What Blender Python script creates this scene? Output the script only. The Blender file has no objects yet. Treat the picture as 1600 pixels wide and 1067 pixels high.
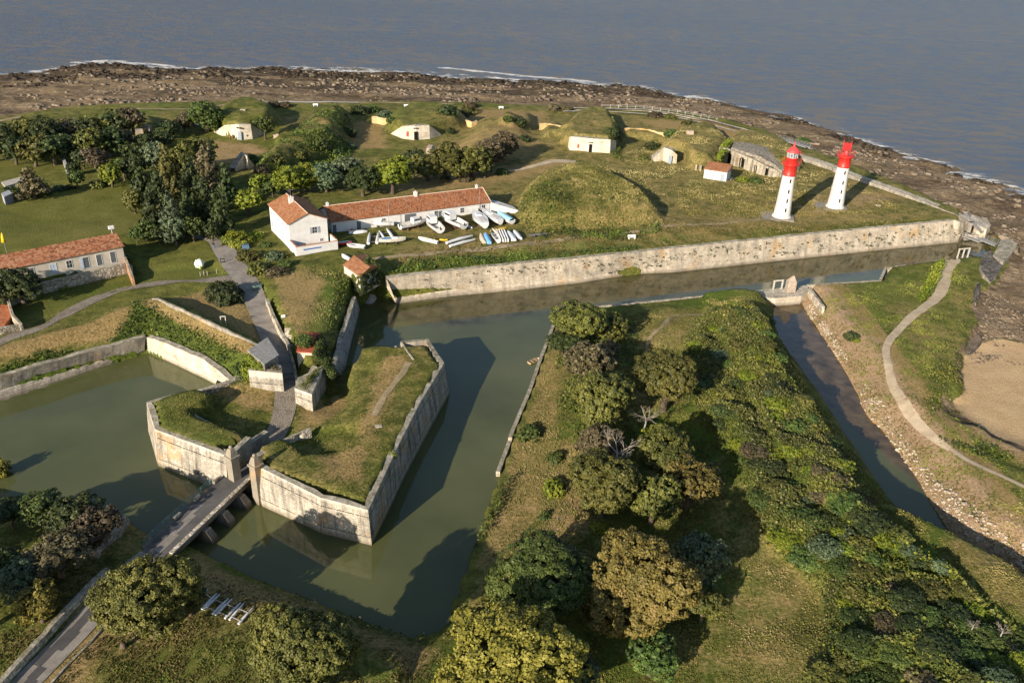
import bpy, math, random
import numpy as np
from mathutils import Vector, Matrix
random.seed(7)
RNG = np.random.default_rng(11)
scene = bpy.context.scene
COL = scene.collection

# ---------------------------------------------------------------- camera
H = 75.0; FPX = 1333.0; PITCH = math.atan(683.0/FPX); ROLL = math.radians(2.08)
_F = np.array([0, math.cos(PITCH), -math.sin(PITCH)])
_R0 = np.array([1.0, 0, 0]); _U0 = np.array([0, math.sin(PITCH), math.cos(PITCH)])
_R = math.cos(ROLL)*_R0 + math.sin(ROLL)*_U0
_U = -math.sin(ROLL)*_R0 + math.cos(ROLL)*_U0
def P(x, y, z=0.0):
    """photo point (1600 px wide) -> world point on the level z"""
    d = _F*FPX + _R*(x-800.0) + _U*(533.5-y)
    t = (z-H)/d[2]
    return (float(d[0]*t), float(d[1]*t), float(z))
def P2(x, y, z=0.0):
    p = P(x, y, z); return (p[0], p[1])
def scale_at(p):
    """photo pixels per metre at a world point"""
    v = np.array(p)-np.array([0, 0, H]); return FPX/float(v@_F)
cam = bpy.data.cameras.new('camera'); co = bpy.data.objects.new('camera', cam); COL.objects.link(co)
cam.sensor_width = 36; cam.lens = FPX/1600*36; cam.clip_end = 30000; cam.clip_start = 1
m = Matrix(((_R[0], _U[0], -_F[0]), (_R[1], _U[1], -_F[1]), (_R[2], _U[2], -_F[2])))
co.matrix_world = Matrix.Translation((0, 0, H)) @ m.to_4x4()
scene.camera = co

# ---------------------------------------------------------------- light
SUN_EL = math.radians(20.5)
SUN_AZ = math.radians(33.0); sd = Vector((-math.sin(SUN_AZ)*math.cos(SUN_EL), -math.cos(SUN_AZ)*math.cos(SUN_EL), math.sin(SUN_EL))).normalized()
sl = bpy.data.lights.new('sun', 'SUN'); sl.energy = 5.0; sl.angle = math.radians(.5); sl.color = (1, .88, .73)
so = bpy.data.objects.new('sun', sl); COL.objects.link(so)
so.rotation_euler = sd.to_track_quat('Z', 'Y').to_euler()
w = bpy.data.worlds.new('World'); scene.world = w; w.use_nodes = True
nt = w.node_tree; nt.nodes.clear()
sky = nt.nodes.new('ShaderNodeTexSky'); sky.sky_type = 'NISHITA'; sky.sun_disc = False
sky.sun_elevation = SUN_EL; sky.sun_rotation = math.atan2(sd.x, sd.y)
sky.air_density = 1; sky.dust_density = .6; sky.ozone_density = 1
bg = nt.nodes.new('ShaderNodeBackground'); bg.inputs[1].default_value = .09
ow = nt.nodes.new('ShaderNodeOutputWorld'); nt.links.new(sky.outputs[0], bg.inputs[0]); nt.links.new(bg.outputs[0], ow.inputs[0])
scene.view_settings.view_transform = 'Standard'; scene.view_settings.look = 'None'
scene.view_settings.exposure = 0.9; scene.view_settings.gamma = 1
scene.render.engine = 'CYCLES'
cy = scene.cycles; cy.max_bounces = 5; cy.diffuse_bounces = 2; cy.glossy_bounces = 2; cy.transmission_bounces = 3
cy.transparent_max_bounces = 4; cy.use_denoising = True; cy.caustics_reflective = False; cy.caustics_refractive = False

# ---------------------------------------------------------------- object helpers
def tag(o, label=None, cat=None, group=None, kind=None):
    if label: o['label'] = label
    if cat: o['category'] = cat
    if group: o['group'] = group
    if kind: o['kind'] = kind
    return o
def empty(name, loc=(0, 0, 0), rz=0, label=None, cat=None, group=None):
    o = bpy.data.objects.new(name, None); COL.objects.link(o); o.location = loc; o.rotation_euler = (0, 0, rz)
    o.empty_display_size = .3
    return tag(o, label, cat, group)
def link_mesh(name, me, mat=None, parent=None, loc=None):
    o = bpy.data.objects.new(name, me); COL.objects.link(o)
    if mat is not None and not me.materials: me.materials.append(mat)
    if parent is not None: o.parent = parent
    if loc is not None: o.location = loc
    return o
def copy_tree(o, parent=None):
    c = o.copy(); COL.objects.link(c)
    if parent is not None: c.parent = parent
    for ch in [x for x in COL.objects if x.parent == o]:
        copy_tree(ch, c)
    return c
def np_mesh(name, V, F, smooth=False):
    """V (n,3); F (m,k) array, all faces with k corners"""
    V = np.asarray(V, np.float32); F = np.asarray(F, np.int32)
    me = bpy.data.meshes.new(name); k = F.shape[1]
    me.vertices.add(len(V)); me.vertices.foreach_set('co', V.ravel())
    me.loops.add(F.size); me.loops.foreach_set('vertex_index', F.ravel())
    me.polygons.add(len(F)); me.polygons.foreach_set('loop_start', np.arange(0, F.size, k, dtype=np.int32))
    me.polygons.foreach_set('loop_total', np.full(len(F), k, np.int32))
    if smooth: me.polygons.foreach_set('use_smooth', np.ones(len(F), bool))
    me.update(calc_edges=True)
    return me
def attr(me, name, vals, dom='POINT'):
    a = me.attributes.new(name, 'FLOAT', dom); a.data.foreach_set('value', np.asarray(vals, np.float32))
class MB:
    """gathers shapes; build() links them as ONE mesh object. Each face keeps its material slot and uv."""
    def __init__(s, M=None): s.v = []; s.f = []; s.m = []; s.uv = []; s.M = M; s.cur = 0; s.sm = []
    def face(s, pts, uv=None, smooth=False):
        b = len(s.v)
        if s.M is not None: pts = [tuple(s.M @ Vector(p)) for p in pts]
        s.v += [tuple(p) for p in pts]; s.f.append(list(range(b, b+len(pts)))); s.m.append(s.cur); s.uv.append(uv); s.sm.append(smooth)
    def raw(s, verts, faces, smooth=False):
        b = len(s.v)
        if s.M is not None: verts = [tuple(s.M @ Vector(p)) for p in verts]
        s.v += [tuple(p) for p in verts]
        for f in faces: s.f.append([b+i for i in f]); s.m.append(s.cur); s.uv.append(None); s.sm.append(smooth)
        return s
    def box(s, x0, x1, y0, y1, z0, z1):
        v = [(x0, y0, z0), (x1, y0, z0), (x1, y1, z0), (x0, y1, z0), (x0, y0, z1), (x1, y0, z1), (x1, y1, z1), (x0, y1, z1)]
        return s.raw(v, [(0, 3, 2, 1), (4, 5, 6, 7), (0, 1, 5, 4), (1, 2, 6, 5), (2, 3, 7, 6), (3, 0, 4, 7)])
    def obox(s, c, ax, ay, hx, hy, z0, z1, taper=1.0):
        """oriented box: centre c, axis ax (unit xy), half sizes"""
        ax = Vector((ax[0], ax[1], 0)).normalized(); ay = Vector((-ax.y, ax.x, 0)); c = Vector((c[0], c[1], 0))
        b = [c+ax*sx*hx+ay*sy*hy for sx, sy in ((-1, -1), (1, -1), (1, 1), (-1, 1))]
        t = [c+ax*sx*hx*taper+ay*sy*hy*taper for sx, sy in ((-1, -1), (1, -1), (1, 1), (-1, 1))]
        v = [(p.x, p.y, z0) for p in b]+[(p.x, p.y, z1) for p in t]
        return s.raw(v, [(0, 3, 2, 1), (4, 5, 6, 7), (0, 1, 5, 4), (1, 2, 6, 5), (2, 3, 7, 6), (3, 0, 4, 7)])
    def tube(s, p0, p1, r0, r1=None, n=8, caps=True, smooth=True):
        r1 = r0 if r1 is None else r1
        p0 = Vector(p0); p1 = Vector(p1); d = (p1-p0)
        q = d.to_track_quat('Z', 'Y'); v = []
        for p, r in ((p0, r0), (p1, r1)):
            for i in range(n):
                a = 2*math.pi*i/n; v.append(p+q @ Vector((r*math.cos(a), r*math.sin(a), 0)))
        f = [(i, (i+1) % n, n+(i+1) % n, n+i) for i in range(n)]
        s.raw(v, f, smooth)
        if caps: s.raw(v, [tuple(range(n-1, -1, -1)), tuple(range(n, 2*n))])
        return s
    def lathe(s, prof, n=24, c=(0, 0, 0), smooth=True):
        v = []; f = []
        for r, z in prof:
            for i in range(n):
                a = 2*math.pi*i/n; v.append((c[0]+r*math.cos(a), c[1]+r*math.sin(a), c[2]+z))
        for k in range(len(prof)-1):
            for i in range(n):
                f.append((k*n+i, k*n+(i+1) % n, (k+1)*n+(i+1) % n, (k+1)*n+i))
        return s.raw(v, f, smooth)
    def loft(s, secs, close=True, caps=False, smooth=True):
        """secs: list of equal-length point rings"""
        n = len(secs[0]); v = [p for r in secs for p in r]; f = []
        for k in range(len(secs)-1):
            for i in range(n if close else n-1):
                j = (i+1) % n; f.append((k*n+i, k*n+j, (k+1)*n+j, (k+1)*n+i))
        s.raw(v, f, smooth)
        if caps: s.raw(list(secs[0]), [tuple(range(n-1, -1, -1))]); s.raw(list(secs[-1]), [tuple(range(n))])
        return s
    def build(s, name, mat, parent=None, loc=None):
        me = bpy.data.meshes.new(name); me.from_pydata(s.v, [], s.f); 
        mats = mat if isinstance(mat, (list, tuple)) else [mat]
        for mm in mats: me.materials.append(mm)
        me.polygons.foreach_set('material_index', np.array(s.m, np.int32))
        me.polygons.foreach_set('use_smooth', np.array(s.sm, bool))
        if any(u is not None for u in s.uv):
            ul = me.uv_layers.new(name='UVMap').data
            for p, u in zip(me.polygons, s.uv):
                if u is None:
                    for li in p.loop_indices:
                        c = me.vertices[me.loops[li].vertex_index].co; ul[li].uv = (c.x+c.y, c.z)
                else:
                    for li, q in zip(p.loop_indices, u): ul[li].uv = q
        me.update()
        return link_mesh(name, me, None, parent, loc)

# ---------------------------------------------------------------- noise on arrays
def _hash(ix, iy, seed):
    h = (ix.astype(np.int64)*374761393 + iy.astype(np.int64)*668265263 + seed*982451653) & 0xffffffff
    h = ((h ^ (h >> 13))*1274126177) & 0xffffffff
    return ((h ^ (h >> 16)) & 0xffff)/65535.0
def vnoise(X, Y, s, seed=0):
    x = X/s; y = Y/s; ix = np.floor(x); iy = np.floor(y); fx = x-ix; fy = y-iy
    fx = fx*fx*(3-2*fx); fy = fy*fy*(3-2*fy)
    a = _hash(ix, iy, seed); b = _hash(ix+1, iy, seed); c = _hash(ix, iy+1, seed); d = _hash(ix+1, iy+1, seed)
    return (a*(1-fx)+b*fx)*(1-fy)+(c*(1-fx)+d*fx)*fy
def fbm(X, Y, s, o=4, seed=0):
    r = 0; a = 1; t = 0
    for k in range(o):
        r = r+a*vnoise(X, Y, s, seed+k*17); t += a; a *= .5; s *= .5
    return r/t
def sstep(a, b, x):
    t = np.clip((x-a)/(b-a), 0, 1); return t*t*(3-2*t)
def sdist(X, Y, poly, closed=True):
    """signed distance to a polygon (positive inside); plain distance when open"""
    pts = np.array(poly, float)[:, :2]; n = len(pts); D = np.full(X.shape, 1e9); ins = np.zeros(X.shape, bool)
    for i in range(n if closed else n-1):
        ax, ay = pts[i]; bx, by = pts[(i+1) % n]; dx = bx-ax; dy = by-ay; L = dx*dx+dy*dy+1e-9
        t = np.clip(((X-ax)*dx+(Y-ay)*dy)/L, 0, 1)
        D = np.minimum(D, (X-ax-t*dx)**2+(Y-ay-t*dy)**2)
        if closed and abs(dy) > 1e-9:
            c = (ay > Y) != (by > Y); ins ^= c & (X < dx*(Y-ay)/dy+ax)
    D = np.sqrt(D)
    return np.where(ins, D, -D) if closed else D
def poly(pts, z=0.0): return [P2(x, y, z) for x, y in pts]
# ---------------------------------------------------------------- materials
class N:
    """small node-graph writer"""
    def __init__(s, name, rough=.9, spec=.2):
        s.mat = bpy.data.materials.new(name); s.mat.use_nodes = True; s.t = s.mat.node_tree
        s.bs = s.t.nodes['Principled BSDF']; s.bs.inputs['Roughness'].default_value = rough
        s.bs.inputs['Specular IOR Level'].default_value = spec
        s._tc = None
    def n(s, ty, **k):
        x = s.t.nodes.new(ty)
        for a, b in k.items(): setattr(x, a, b)
        return x
    def set(s, sock, v):
        if hasattr(v, 'links') or isinstance(v, bpy.types.NodeSocket): s.t.links.new(v, sock)
        elif isinstance(v, (tuple, list)) and len(v) == 3 and sock.type == 'RGBA': sock.default_value = (*v, 1)
        else: sock.default_value = v
    def pos(s):
        return s.n('ShaderNodeNewGeometry').outputs['Position']
    def objc(s): return s.n('ShaderNodeTexCoord').outputs['Object']
    def uv(s): return s.n('ShaderNodeTexCoord').outputs['UV']
    def scale(s, v, sc):
        x = s.n('ShaderNodeVectorMath', operation='MULTIPLY'); s.set(x.inputs[0], v); x.inputs[1].default_value = sc; return x.outputs[0]
    def noise(s, v, sc, det=4, rough=.55, dist=0):
        x = s.n('ShaderNodeTexNoise'); s.set(x.inputs['Vector'], v); x.inputs['Scale'].default_value = sc
        x.inputs['Detail'].default_value = det; x.inputs['Roughness'].default_value = rough; x.inputs['Distortion'].default_value = dist
        return x.outputs['Fac']
    def voro(s, v, sc, feat='F1', out='Distance', rnd=1):
        x = s.n('ShaderNodeTexVoronoi', feature=feat); s.set(x.inputs['Vector'], v); x.inputs['Scale'].default_value = sc
        x.inputs['Randomness'].default_value = rnd; return x.outputs[out]
    def ramp(s, f, stops, interp='LINEAR'):
        x = s.n('ShaderNodeValToRGB'); e = x.color_ramp; e.interpolation = interp
        while len(e.elements) < len(stops): e.elements.new(.5)
        for el, (p, c) in zip(e.elements, stops):
            el.position = p; el.color = (*c, 1) if isinstance(c, (tuple, list)) else (c, c, c, 1)
        s.set(x.inputs[0], f); return x.outputs[0]
    def mix(s, f, a, b, mode='MIX'):
        x = s.n('ShaderNodeMix', data_type='RGBA', blend_type=mode); s.set(x.inputs[0], f); s.set(x.inputs[6], a); s.set(x.inputs[7], b); return x.outputs[2]
    def math(s, op, a, b=0.0, clamp=False):
        x = s.n('ShaderNodeMath', operation=op, use_clamp=clamp); s.set(x.inputs[0], a); s.set(x.inputs[1], b); return x.outputs[0]
    def rng(s, f, a, b, c=0.0, d=1.0):
        x = s.n('ShaderNodeMapRange', clamp=True); s.set(x.inputs[0], f)
        for i, q in enumerate((a, b, c, d)): x.inputs[i+1].default_value = q
        return x.outputs[0]
    def att(s, name): return s.n('ShaderNodeAttribute', attribute_name=name).outputs['Fac']
    def sep(s, v):
        x = s.n('ShaderNodeSeparateXYZ'); s.set(x.inputs[0], v); return x.outputs
    def comb(s, a, b, c=0.0):
        x = s.n('ShaderNodeCombineXYZ'); s.set(x.inputs[0], a); s.set(x.inputs[1], b); s.set(x.inputs[2], c); return x.outputs[0]
    def bump(s, h, strength=.5, dist=.1):
        x = s.n('ShaderNodeBump'); x.inputs['Strength'].default_value = strength; x.inputs['Distance'].default_value = dist
        s.set(x.inputs['Height'], h); s.t.links.new(x.outputs[0], s.bs.inputs['Normal'])
    def col(s, c): s.set(s.bs.inputs['Base Color'], c); return s.mat
MT = {}
def plain(name, c, rough=.6, spec=.3, var=.15, sc=3.0, metal=0):
    if name in MT: return MT[name]
    g = N(name, rough, spec); n = g.noise(g.objc(), sc, 5)
    c2 = tuple(x*(1-var*2) for x in c); c3 = tuple(min(1, x*(1+var)) for x in c)
    g.bs.inputs['Metallic'].default_value = metal
    MT[name] = g.col(g.ramp(n, [(.3, c2), (.65, c3)])); return MT[name]

def ground_mat():
    g = N('ground_cover', .95, .1); p = g.pos()
    nL = g.noise(p, .045, 4); nM = g.noise(p, .35, 5, .65); nS = g.noise(p, 2.2, 5, .7); nF = g.noise(p, 7.0, 3, .7)
    gm = g.math('ADD', g.math('MULTIPLY', nM, .55), g.math('MULTIPLY', nS, .45)); grass = g.ramp(gm, [(.34, (.020, .027, .007)), (.46, (.050, .060, .013)), (.56, (.100, .102, .023)), (.68, (.17, .150, .045))])
    lush = g.ramp(nS, [(.3, (.022, .042, .008)), (.55, (.058, .092, .014)), (.8, (.10, .13, .022))])
    dry = g.ramp(nS, [(.25, (.10, .07, .026)), (.5, (.21, .15, .065)), (.75, (.33, .24, .12))])
    bare = g.ramp(nS, [(.3, (.17, .115, .065)), (.7, (.33, .24, .15))])
    rockv = g.voro(g.scale(p, (1, 1.0, 1)), .55, 'DISTANCE_TO_EDGE')
    ps = g.scale(p, (.45, 1, 1)); rn_ = g.math('ADD', g.math('MULTIPLY', g.noise(ps, .10, 5, .6), .45), g.math('MULTIPLY', g.noise(ps, .8, 6, .8), .55)); rock = g.ramp(rn_, [(.34, (.018, .014, .011)), (.44, (.078, .057, .036)), (.53, (.160, .120, .074)), (.66, (.28, .22, .145))])
    rock = g.mix(g.rng(rockv, 0, .10, .6, 0), rock, (.03, .02, .014))
    weed = g.ramp(g.noise(ps, .6, 6, .8), [(.38, (.010, .008, .006)), (.52, (.040, .030, .020)), (.66, (.17, .125, .085))])
    sand = g.ramp(g.noise(p, .25, 5, .6), [(.3, (.30, .215, .115)), (.7, (.385, .285, .165))])
    jit = g.math('ADD', g.math('MULTIPLY', g.math('SUBTRACT', nM, .5), 1.1), g.math('MULTIPLY', g.math('SUBTRACT', nS, .5), .9))
    def mask(a, lo=.35, hi=.65): return g.rng(g.math('ADD', g.att(a), jit), lo, hi)
    c = g.mix(g.math('MULTIPLY', mask('lush'), .85), grass, lush)
    c = g.mix(g.math('MULTIPLY', mask('dry', .3, .75), .9), c, dry)
    c = g.mix(g.math('MULTIPLY', g.att('lawn'), .85), c, g.ramp(g.math('ADD', g.math('MULTIPLY', g.noise(p, .12, 4, .6), .6), g.math('MULTIPLY', nS, .4)), [(.36, (.058, .062, .015)), (.5, (.078, .084, .019)), (.66, (.115, .105, .032))]))
    c = g.mix(mask('bare'), c, bare)
    c = g.mix(mask('rock', .4, .6), c, rock)
    c = g.mix(mask('weed', .35, .65), c, weed)
    c = g.mix(g.rng(g.math('ADD', g.att('sand'), g.math('MULTIPLY', jit, .25)), .45, .55), c, sand)
    # steep earth is barer
    c = g.mix(g.rng(nF, .35, .75, 0, .35), c, g.mix(.5, c, (.02, .02, .008)))
    c = g.mix(g.rng(nL, .4, .7, 0, .25), c, g.mix(.5, c, (.24, .19, .08)))
    hs = g.n('ShaderNodeHueSaturation'); g.set(hs.inputs['Color'], c); hs.inputs['Value'].default_value = 1.5; hs.inputs['Saturation'].default_value = 1.04; hs.inputs['Hue'].default_value = .494
    g.bump(g.math('ADD', g.math('MULTIPLY', nS, .7), g.math('MULTIPLY', nF, .5)), .9, .5)
    return g.col(hs.outputs[0])
def stone_mat(name, light=(.47, .41, .32), mid=(.30, .26, .20), dark=(.10, .09, .075), orange=.4, course=.32, stain=.6, lines=None):
    g = N(name, .92, .15); uv = g.uv(); p = g.pos(); u, v, _ = g.sep(uv)
    br = g.n('ShaderNodeTexBrick'); g.set(br.inputs['Vector'], uv); br.inputs['Scale'].default_value = 1
    br.inputs['Brick Width'].default_value = .75; br.inputs['Row Height'].default_value = course; br.inputs['Mortar Size'].default_value = .018
    br.inputs['Color1'].default_value = (.42, .42, .42, 1); br.inputs['Color2'].default_value = (.62, .62, .62, 1); br.inputs['Mortar'].default_value = (.2, .2, .2, 1)
    n1 = g.noise(p, .35, 6, .65); n2 = g.noise(p, 2.5, 5, .7)
    st = g.noise(g.comb(g.math('MULTIPLY', u, .9), g.math('MULTIPLY', v, .12)), 1.0, 6, .65)
    c = g.ramp(g.math('ADD', g.math('MULTIPLY', n1, .6), g.math('MULTIPLY', n2, .4)), [(.3, dark), (.42, mid), (.56, light), (.75, tuple(min(1, x*1.18) for x in light))])
    c = g.mix(.75, c, g.mix(1, c, br.outputs['Color'], 'OVERLAY'))
    c = g.mix(g.math('MULTIPLY', g.rng(st, .46, .66), stain), c, dark)
    og = g.math('MULTIPLY', g.rng(g.noise(p, .22, 5, .6), .56, .66), orange)
    c = g.mix(og, c, (.42, .235, .07))
    c = g.mix(g.rng(g.noise(p, 1.3, 4, .7), .66, .72), c, (.035, .045, .015))
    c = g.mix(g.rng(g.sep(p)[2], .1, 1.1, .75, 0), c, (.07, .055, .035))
    for lv, th, dc in ((lines or [])):
        k = g.math('LESS_THAN', g.math('ABSOLUTE', g.math('SUBTRACT', v, lv)), th); dn = g.rng(g.noise(g.comb(g.math('MULTIPLY', u, 1.0), 0.0), 1.3, 3, .8), .42, .5)
        c = g.mix(g.math('MULTIPLY', g.math('MULTIPLY', k, dn), .85), c, dc)
    if lines:
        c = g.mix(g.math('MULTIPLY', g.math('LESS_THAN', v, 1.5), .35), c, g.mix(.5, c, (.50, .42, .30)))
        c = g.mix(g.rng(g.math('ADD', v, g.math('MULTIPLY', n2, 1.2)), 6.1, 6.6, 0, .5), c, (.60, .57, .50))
    g.bump(g.math('ADD', g.sep(br.outputs['Color'])[0], n2), .6, .12)
    return g.col(c)
def top_mat():
    g = N('wall_top_stone', .95, .1); p = g.pos(); n = g.noise(p, .9, 6, .7); n2 = g.noise(p, 4, 4, .7)
    c = g.ramp(n, [(.3, (.09, .08, .045)), (.5, (.27, .24, .18)), (.68, (.46, .42, .34))])
    c = g.mix(g.rng(n2, .55, .65), c, (.10, .095, .05)); g.bump(n2, .6, .1); return g.col(c)
def rubble_mat(name='rubble', a=(.05, .045, .035), b=(.20, .17, .13), c_=(.42, .37, .29), sc=2.2):
    g = N(name, .95, .1); p = g.pos(); v = g.voro(p, sc); e = g.voro(p, sc, 'DISTANCE_TO_EDGE'); vc = g.voro(p, sc, 'F1', 'Color')
    c = g.ramp(g.sep(vc)[0], [(0, b), (1, c_)]); c = g.mix(g.rng(e, 0, .09, 1, 0), c, a)
    c = g.mix(g.rng(g.noise(p, .5, 5, .7), .5, .7, 0, .7), c, a); g.bump(e, .8, .15); return g.col(c)
def water_moat():
    g = N('moat_water', .06, .5); p = g.pos()
    n = g.noise(p, .035, 4, .6); n2 = g.noise(p, .25, 5, .6)
    c = g.ramp(n, [(.3, (.048, .055, .020)), (.55, (.078, .084, .032)), (.8, (.104, .102, .042))])
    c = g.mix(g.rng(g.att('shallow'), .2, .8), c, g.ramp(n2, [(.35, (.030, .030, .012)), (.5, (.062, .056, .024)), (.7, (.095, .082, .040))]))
    c = g.mix(g.rng(g.att('bed'), .3, .7), c, g.ramp(g.noise(p, .35, 5, .6), [(.3, (.035, .023, .008)), (.5, (.085, .057, .026)), (.7, (.13, .09, .045))]))
    g.bump(g.noise(g.scale(p, (1, 1, 1)), 1.6, 3, .5), .05, .05)
    g.bs.inputs['Specular IOR Level'].default_value = .32; return g.col(c)
def water_sea():
    g = N('sea_water', .45, .14); p = g.pos()
    x = g.n('ShaderNodeVectorRotate', rotation_type='Z_AXIS'); g.set(x.inputs['Vector'], p); x.inputs['Angle'].default_value = math.radians(14)
    q = g.scale(x.outputs[0], (.42, 1.0, 1)); n = g.noise(q, .17, 8, .78, .3); n2 = g.noise(q, 1.2, 4, .6)
    big = g.noise(g.scale(p, (.25, 1, 1)), .008, 5, .6)
    c = g.ramp(big, [(.35, (.094, .084, .078)), (.5, (.120, .098, .082)), (.7, (.145, .112, .078))])
    c = g.mix(g.rng(n, .43, .55, 0, .95), c, (.050, .076, .126))
    fo = g.math('ADD', g.att('foam'), g.math('MULTIPLY', g.math('SUBTRACT', g.noise(q, .30, 7, .8), .5), 2.3))
    c = g.mix(g.rng(fo, .50, .72), c, (.62, .60, .56))
    g.set(g.bs.inputs['Roughness'], g.rng(fo, .5, .7, .42, .95))
    g.bump(g.math('ADD', n, g.math('MULTIPLY', n2, .4)), 1.0, 1.6)
    return g.col(c)
def leaf_mat(name, cs, trans=True, rough=.6):
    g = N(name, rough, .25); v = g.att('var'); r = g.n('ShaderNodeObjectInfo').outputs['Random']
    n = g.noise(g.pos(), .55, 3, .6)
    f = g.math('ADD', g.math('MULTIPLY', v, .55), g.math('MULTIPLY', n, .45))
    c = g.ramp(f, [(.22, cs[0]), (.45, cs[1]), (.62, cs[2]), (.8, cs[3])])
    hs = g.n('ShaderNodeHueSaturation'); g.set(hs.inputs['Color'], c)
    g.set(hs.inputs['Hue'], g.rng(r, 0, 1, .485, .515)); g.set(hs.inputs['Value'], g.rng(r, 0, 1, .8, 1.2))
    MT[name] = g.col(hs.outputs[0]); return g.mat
def tile_mat(name, cs, sc=2.6, pitch=.24):
    g = N(name, .85, .15); u, v, _ = g.sep(g.uv()); p = g.pos()
    wv = g.n('ShaderNodeTexWave', wave_type='BANDS', bands_direction='X', wave_profile='SIN'); g.set(wv.inputs['Vector'], g.uv())
    wv.inputs['Scale'].default_value = 1/pitch/3.14159/2*3.14159; wv.inputs['Distortion'].default_value = .15
    cell = g.n('ShaderNodeTexBrick'); g.set(cell.inputs['Vector'], g.uv()); cell.inputs['Scale'].default_value = 1
    cell.inputs['Brick Width'].default_value = pitch; cell.inputs['Row Height'].default_value = .38; cell.offset = 0; cell.inputs['Mortar Size'].default_value = .02
    wn = g.n('ShaderNodeTexWhiteNoise', noise_dimensions='2D')
    g.set(wn.inputs['Vector'], g.comb(g.math('FLOOR', g.math('DIVIDE', u, pitch)), g.math('FLOOR', g.math('DIVIDE', v, .38))))
    n = g.noise(p, .8, 5, .7)
    f = g.math('ADD', g.math('MULTIPLY', wn.outputs['Value'], .5), g.math('MULTIPLY', n, .5))
    c = g.ramp(f, [(.2, cs[0]), (.4, cs[1]), (.6, cs[2]), (.8, cs[3])])
    c = g.mix(g.rng(wv.outputs['Fac'], 0, .5, .55, 0), c, (.035, .016, .010))
    g.bump(wv.outputs['Fac'], .8, .08); return g.col(c)
GROUND = ground_mat()
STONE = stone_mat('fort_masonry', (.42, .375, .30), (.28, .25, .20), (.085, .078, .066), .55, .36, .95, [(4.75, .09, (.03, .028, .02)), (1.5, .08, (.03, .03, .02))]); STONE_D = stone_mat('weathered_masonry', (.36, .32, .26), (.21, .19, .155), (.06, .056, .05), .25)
STONE_P = stone_mat('pale_masonry', (.60, .54, .43), (.46, .40, .31), (.22, .19, .15), .3, .35, .25)
STONE_O = stone_mat('ochre_masonry', (.55, .42, .22), (.45, .30, .12), (.20, .15, .09), .9, .35, .25)
TOPS = top_mat(); RUBBLE = rubble_mat(); RUBBLE_P = rubble_mat('pale_rubble', (.12, .10, .07), (.36, .31, .23), (.60, .54, .43), 1.8)
DARKROCK = rubble_mat('dark_rock', (.02, .018, .015), (.09, .08, .068), (.2, .18, .15), .9)
MOATW = water_moat(); SEAW = water_sea()
TILE_A = tile_mat('old_roof_tiles', [(.08, .04, .02), (.30, .09, .03), (.40, .13, .045), (.34, .20, .11)])
TILE_B = tile_mat('bright_roof_tiles', [(.24, .095, .045), (.38, .155, .065), (.46, .21, .10), (.46, .25, .14)])
TILE_C = tile_mat('mixed_roof_tiles', [(.10, .045, .025), (.32, .12, .055), (.40, .18, .09), (.45, .27, .17)], pitch=.42)
WHITE = plain('white_render', (.57, .56, .54), .8, .2, .06, .8)
CREAM = plain('cream_render', (.52, .46, .37), .85, .15, .10, .7)
REDP = plain('red_paint', (.55, .018, .012), .45, .4, .08)
LEAF = {
 'olive': leaf_mat('olive_foliage', [(.030, .036, .008), (.068, .072, .014), (.115, .112, .022), (.17, .155, .035)]),
 'green': leaf_mat('green_foliage', [(.018, .032, .007), (.042, .065, .013), (.070, .098, .018), (.10, .13, .026)]),
 'dark':  leaf_mat('dark_foliage', [(.012, .020, .006), (.026, .038, .010), (.045, .058, .014), (.075, .082, .022)]),
 'bright':leaf_mat('bright_foliage', [(.045, .070, .006), (.105, .135, .010), (.165, .190, .015), (.23, .24, .03)]),
 'autumn':leaf_mat('autumn_foliage', [(.040, .036, .010), (.098, .080, .017), (.150, .120, .026), (.19, .135, .045)]),
 'gold':  leaf_mat('gold_foliage', [(.044, .042, .007), (.110, .100, .014), (.175, .152, .024), (.24, .20, .045)]),
 'blue':  leaf_mat('bluish_foliage', [(.024, .036, .016), (.055, .078, .036), (.092, .122, .060), (.14, .17, .09)]),
 'brown': leaf_mat('brown_foliage', [(.030, .024, .012), (.065, .052, .024), (.110, .088, .045), (.16, .13, .08)]),
}
BARK = plain('bark', (.11, .085, .06), .95, .1, .3, 4)
# ---------------------------------------------------------------- traced outlines (photo pixels)
COAST = [(-420,150),(-200,132),(0,117),(70,110),(95,106),(125,99),(160,97),(200,99),(235,105),(270,105),(300,108),(335,104),(380,108),(430,104),(470,106),(520,109),(560,108),(600,112),
 (640,113),(680,118),(700,121),(780,123),(850,126),(900,129),(930,133),(960,130),(1000,136),(1030,142),(1060,150),(1090,150),(1120,158),(1170,170),(1200,176),(1235,182),(1260,192),(1320,210),
 (1360,224),(1400,236),(1440,247),(1480,258),(1510,272),(1560,284),(1600,300),(1700,345),(1850,440),(2000,600),(2200,900)]
INNER = [(-420,230),(-200,205),(0,186),(60,176),(110,168),(200,163),(300,160),(400,160),(520,160),(640,160),(760,163),(900,168),(1000,170),(1060,176),(1130,188),(1200,208),(1260,232),
 (1330,262),(1400,290),(1470,325),(1510,345),(1552,362),(1586,385),(1580,410),(1560,440),(1537,452),(1528,440),(1534,470),(1522,476),(1534,500),(1520,520),(1500,545),(1498,575),(1504,608),(1472,622),(1490,650),
 (1530,660),(1590,690),(1700,720),(1800,800),(1850,1000)]
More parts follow.
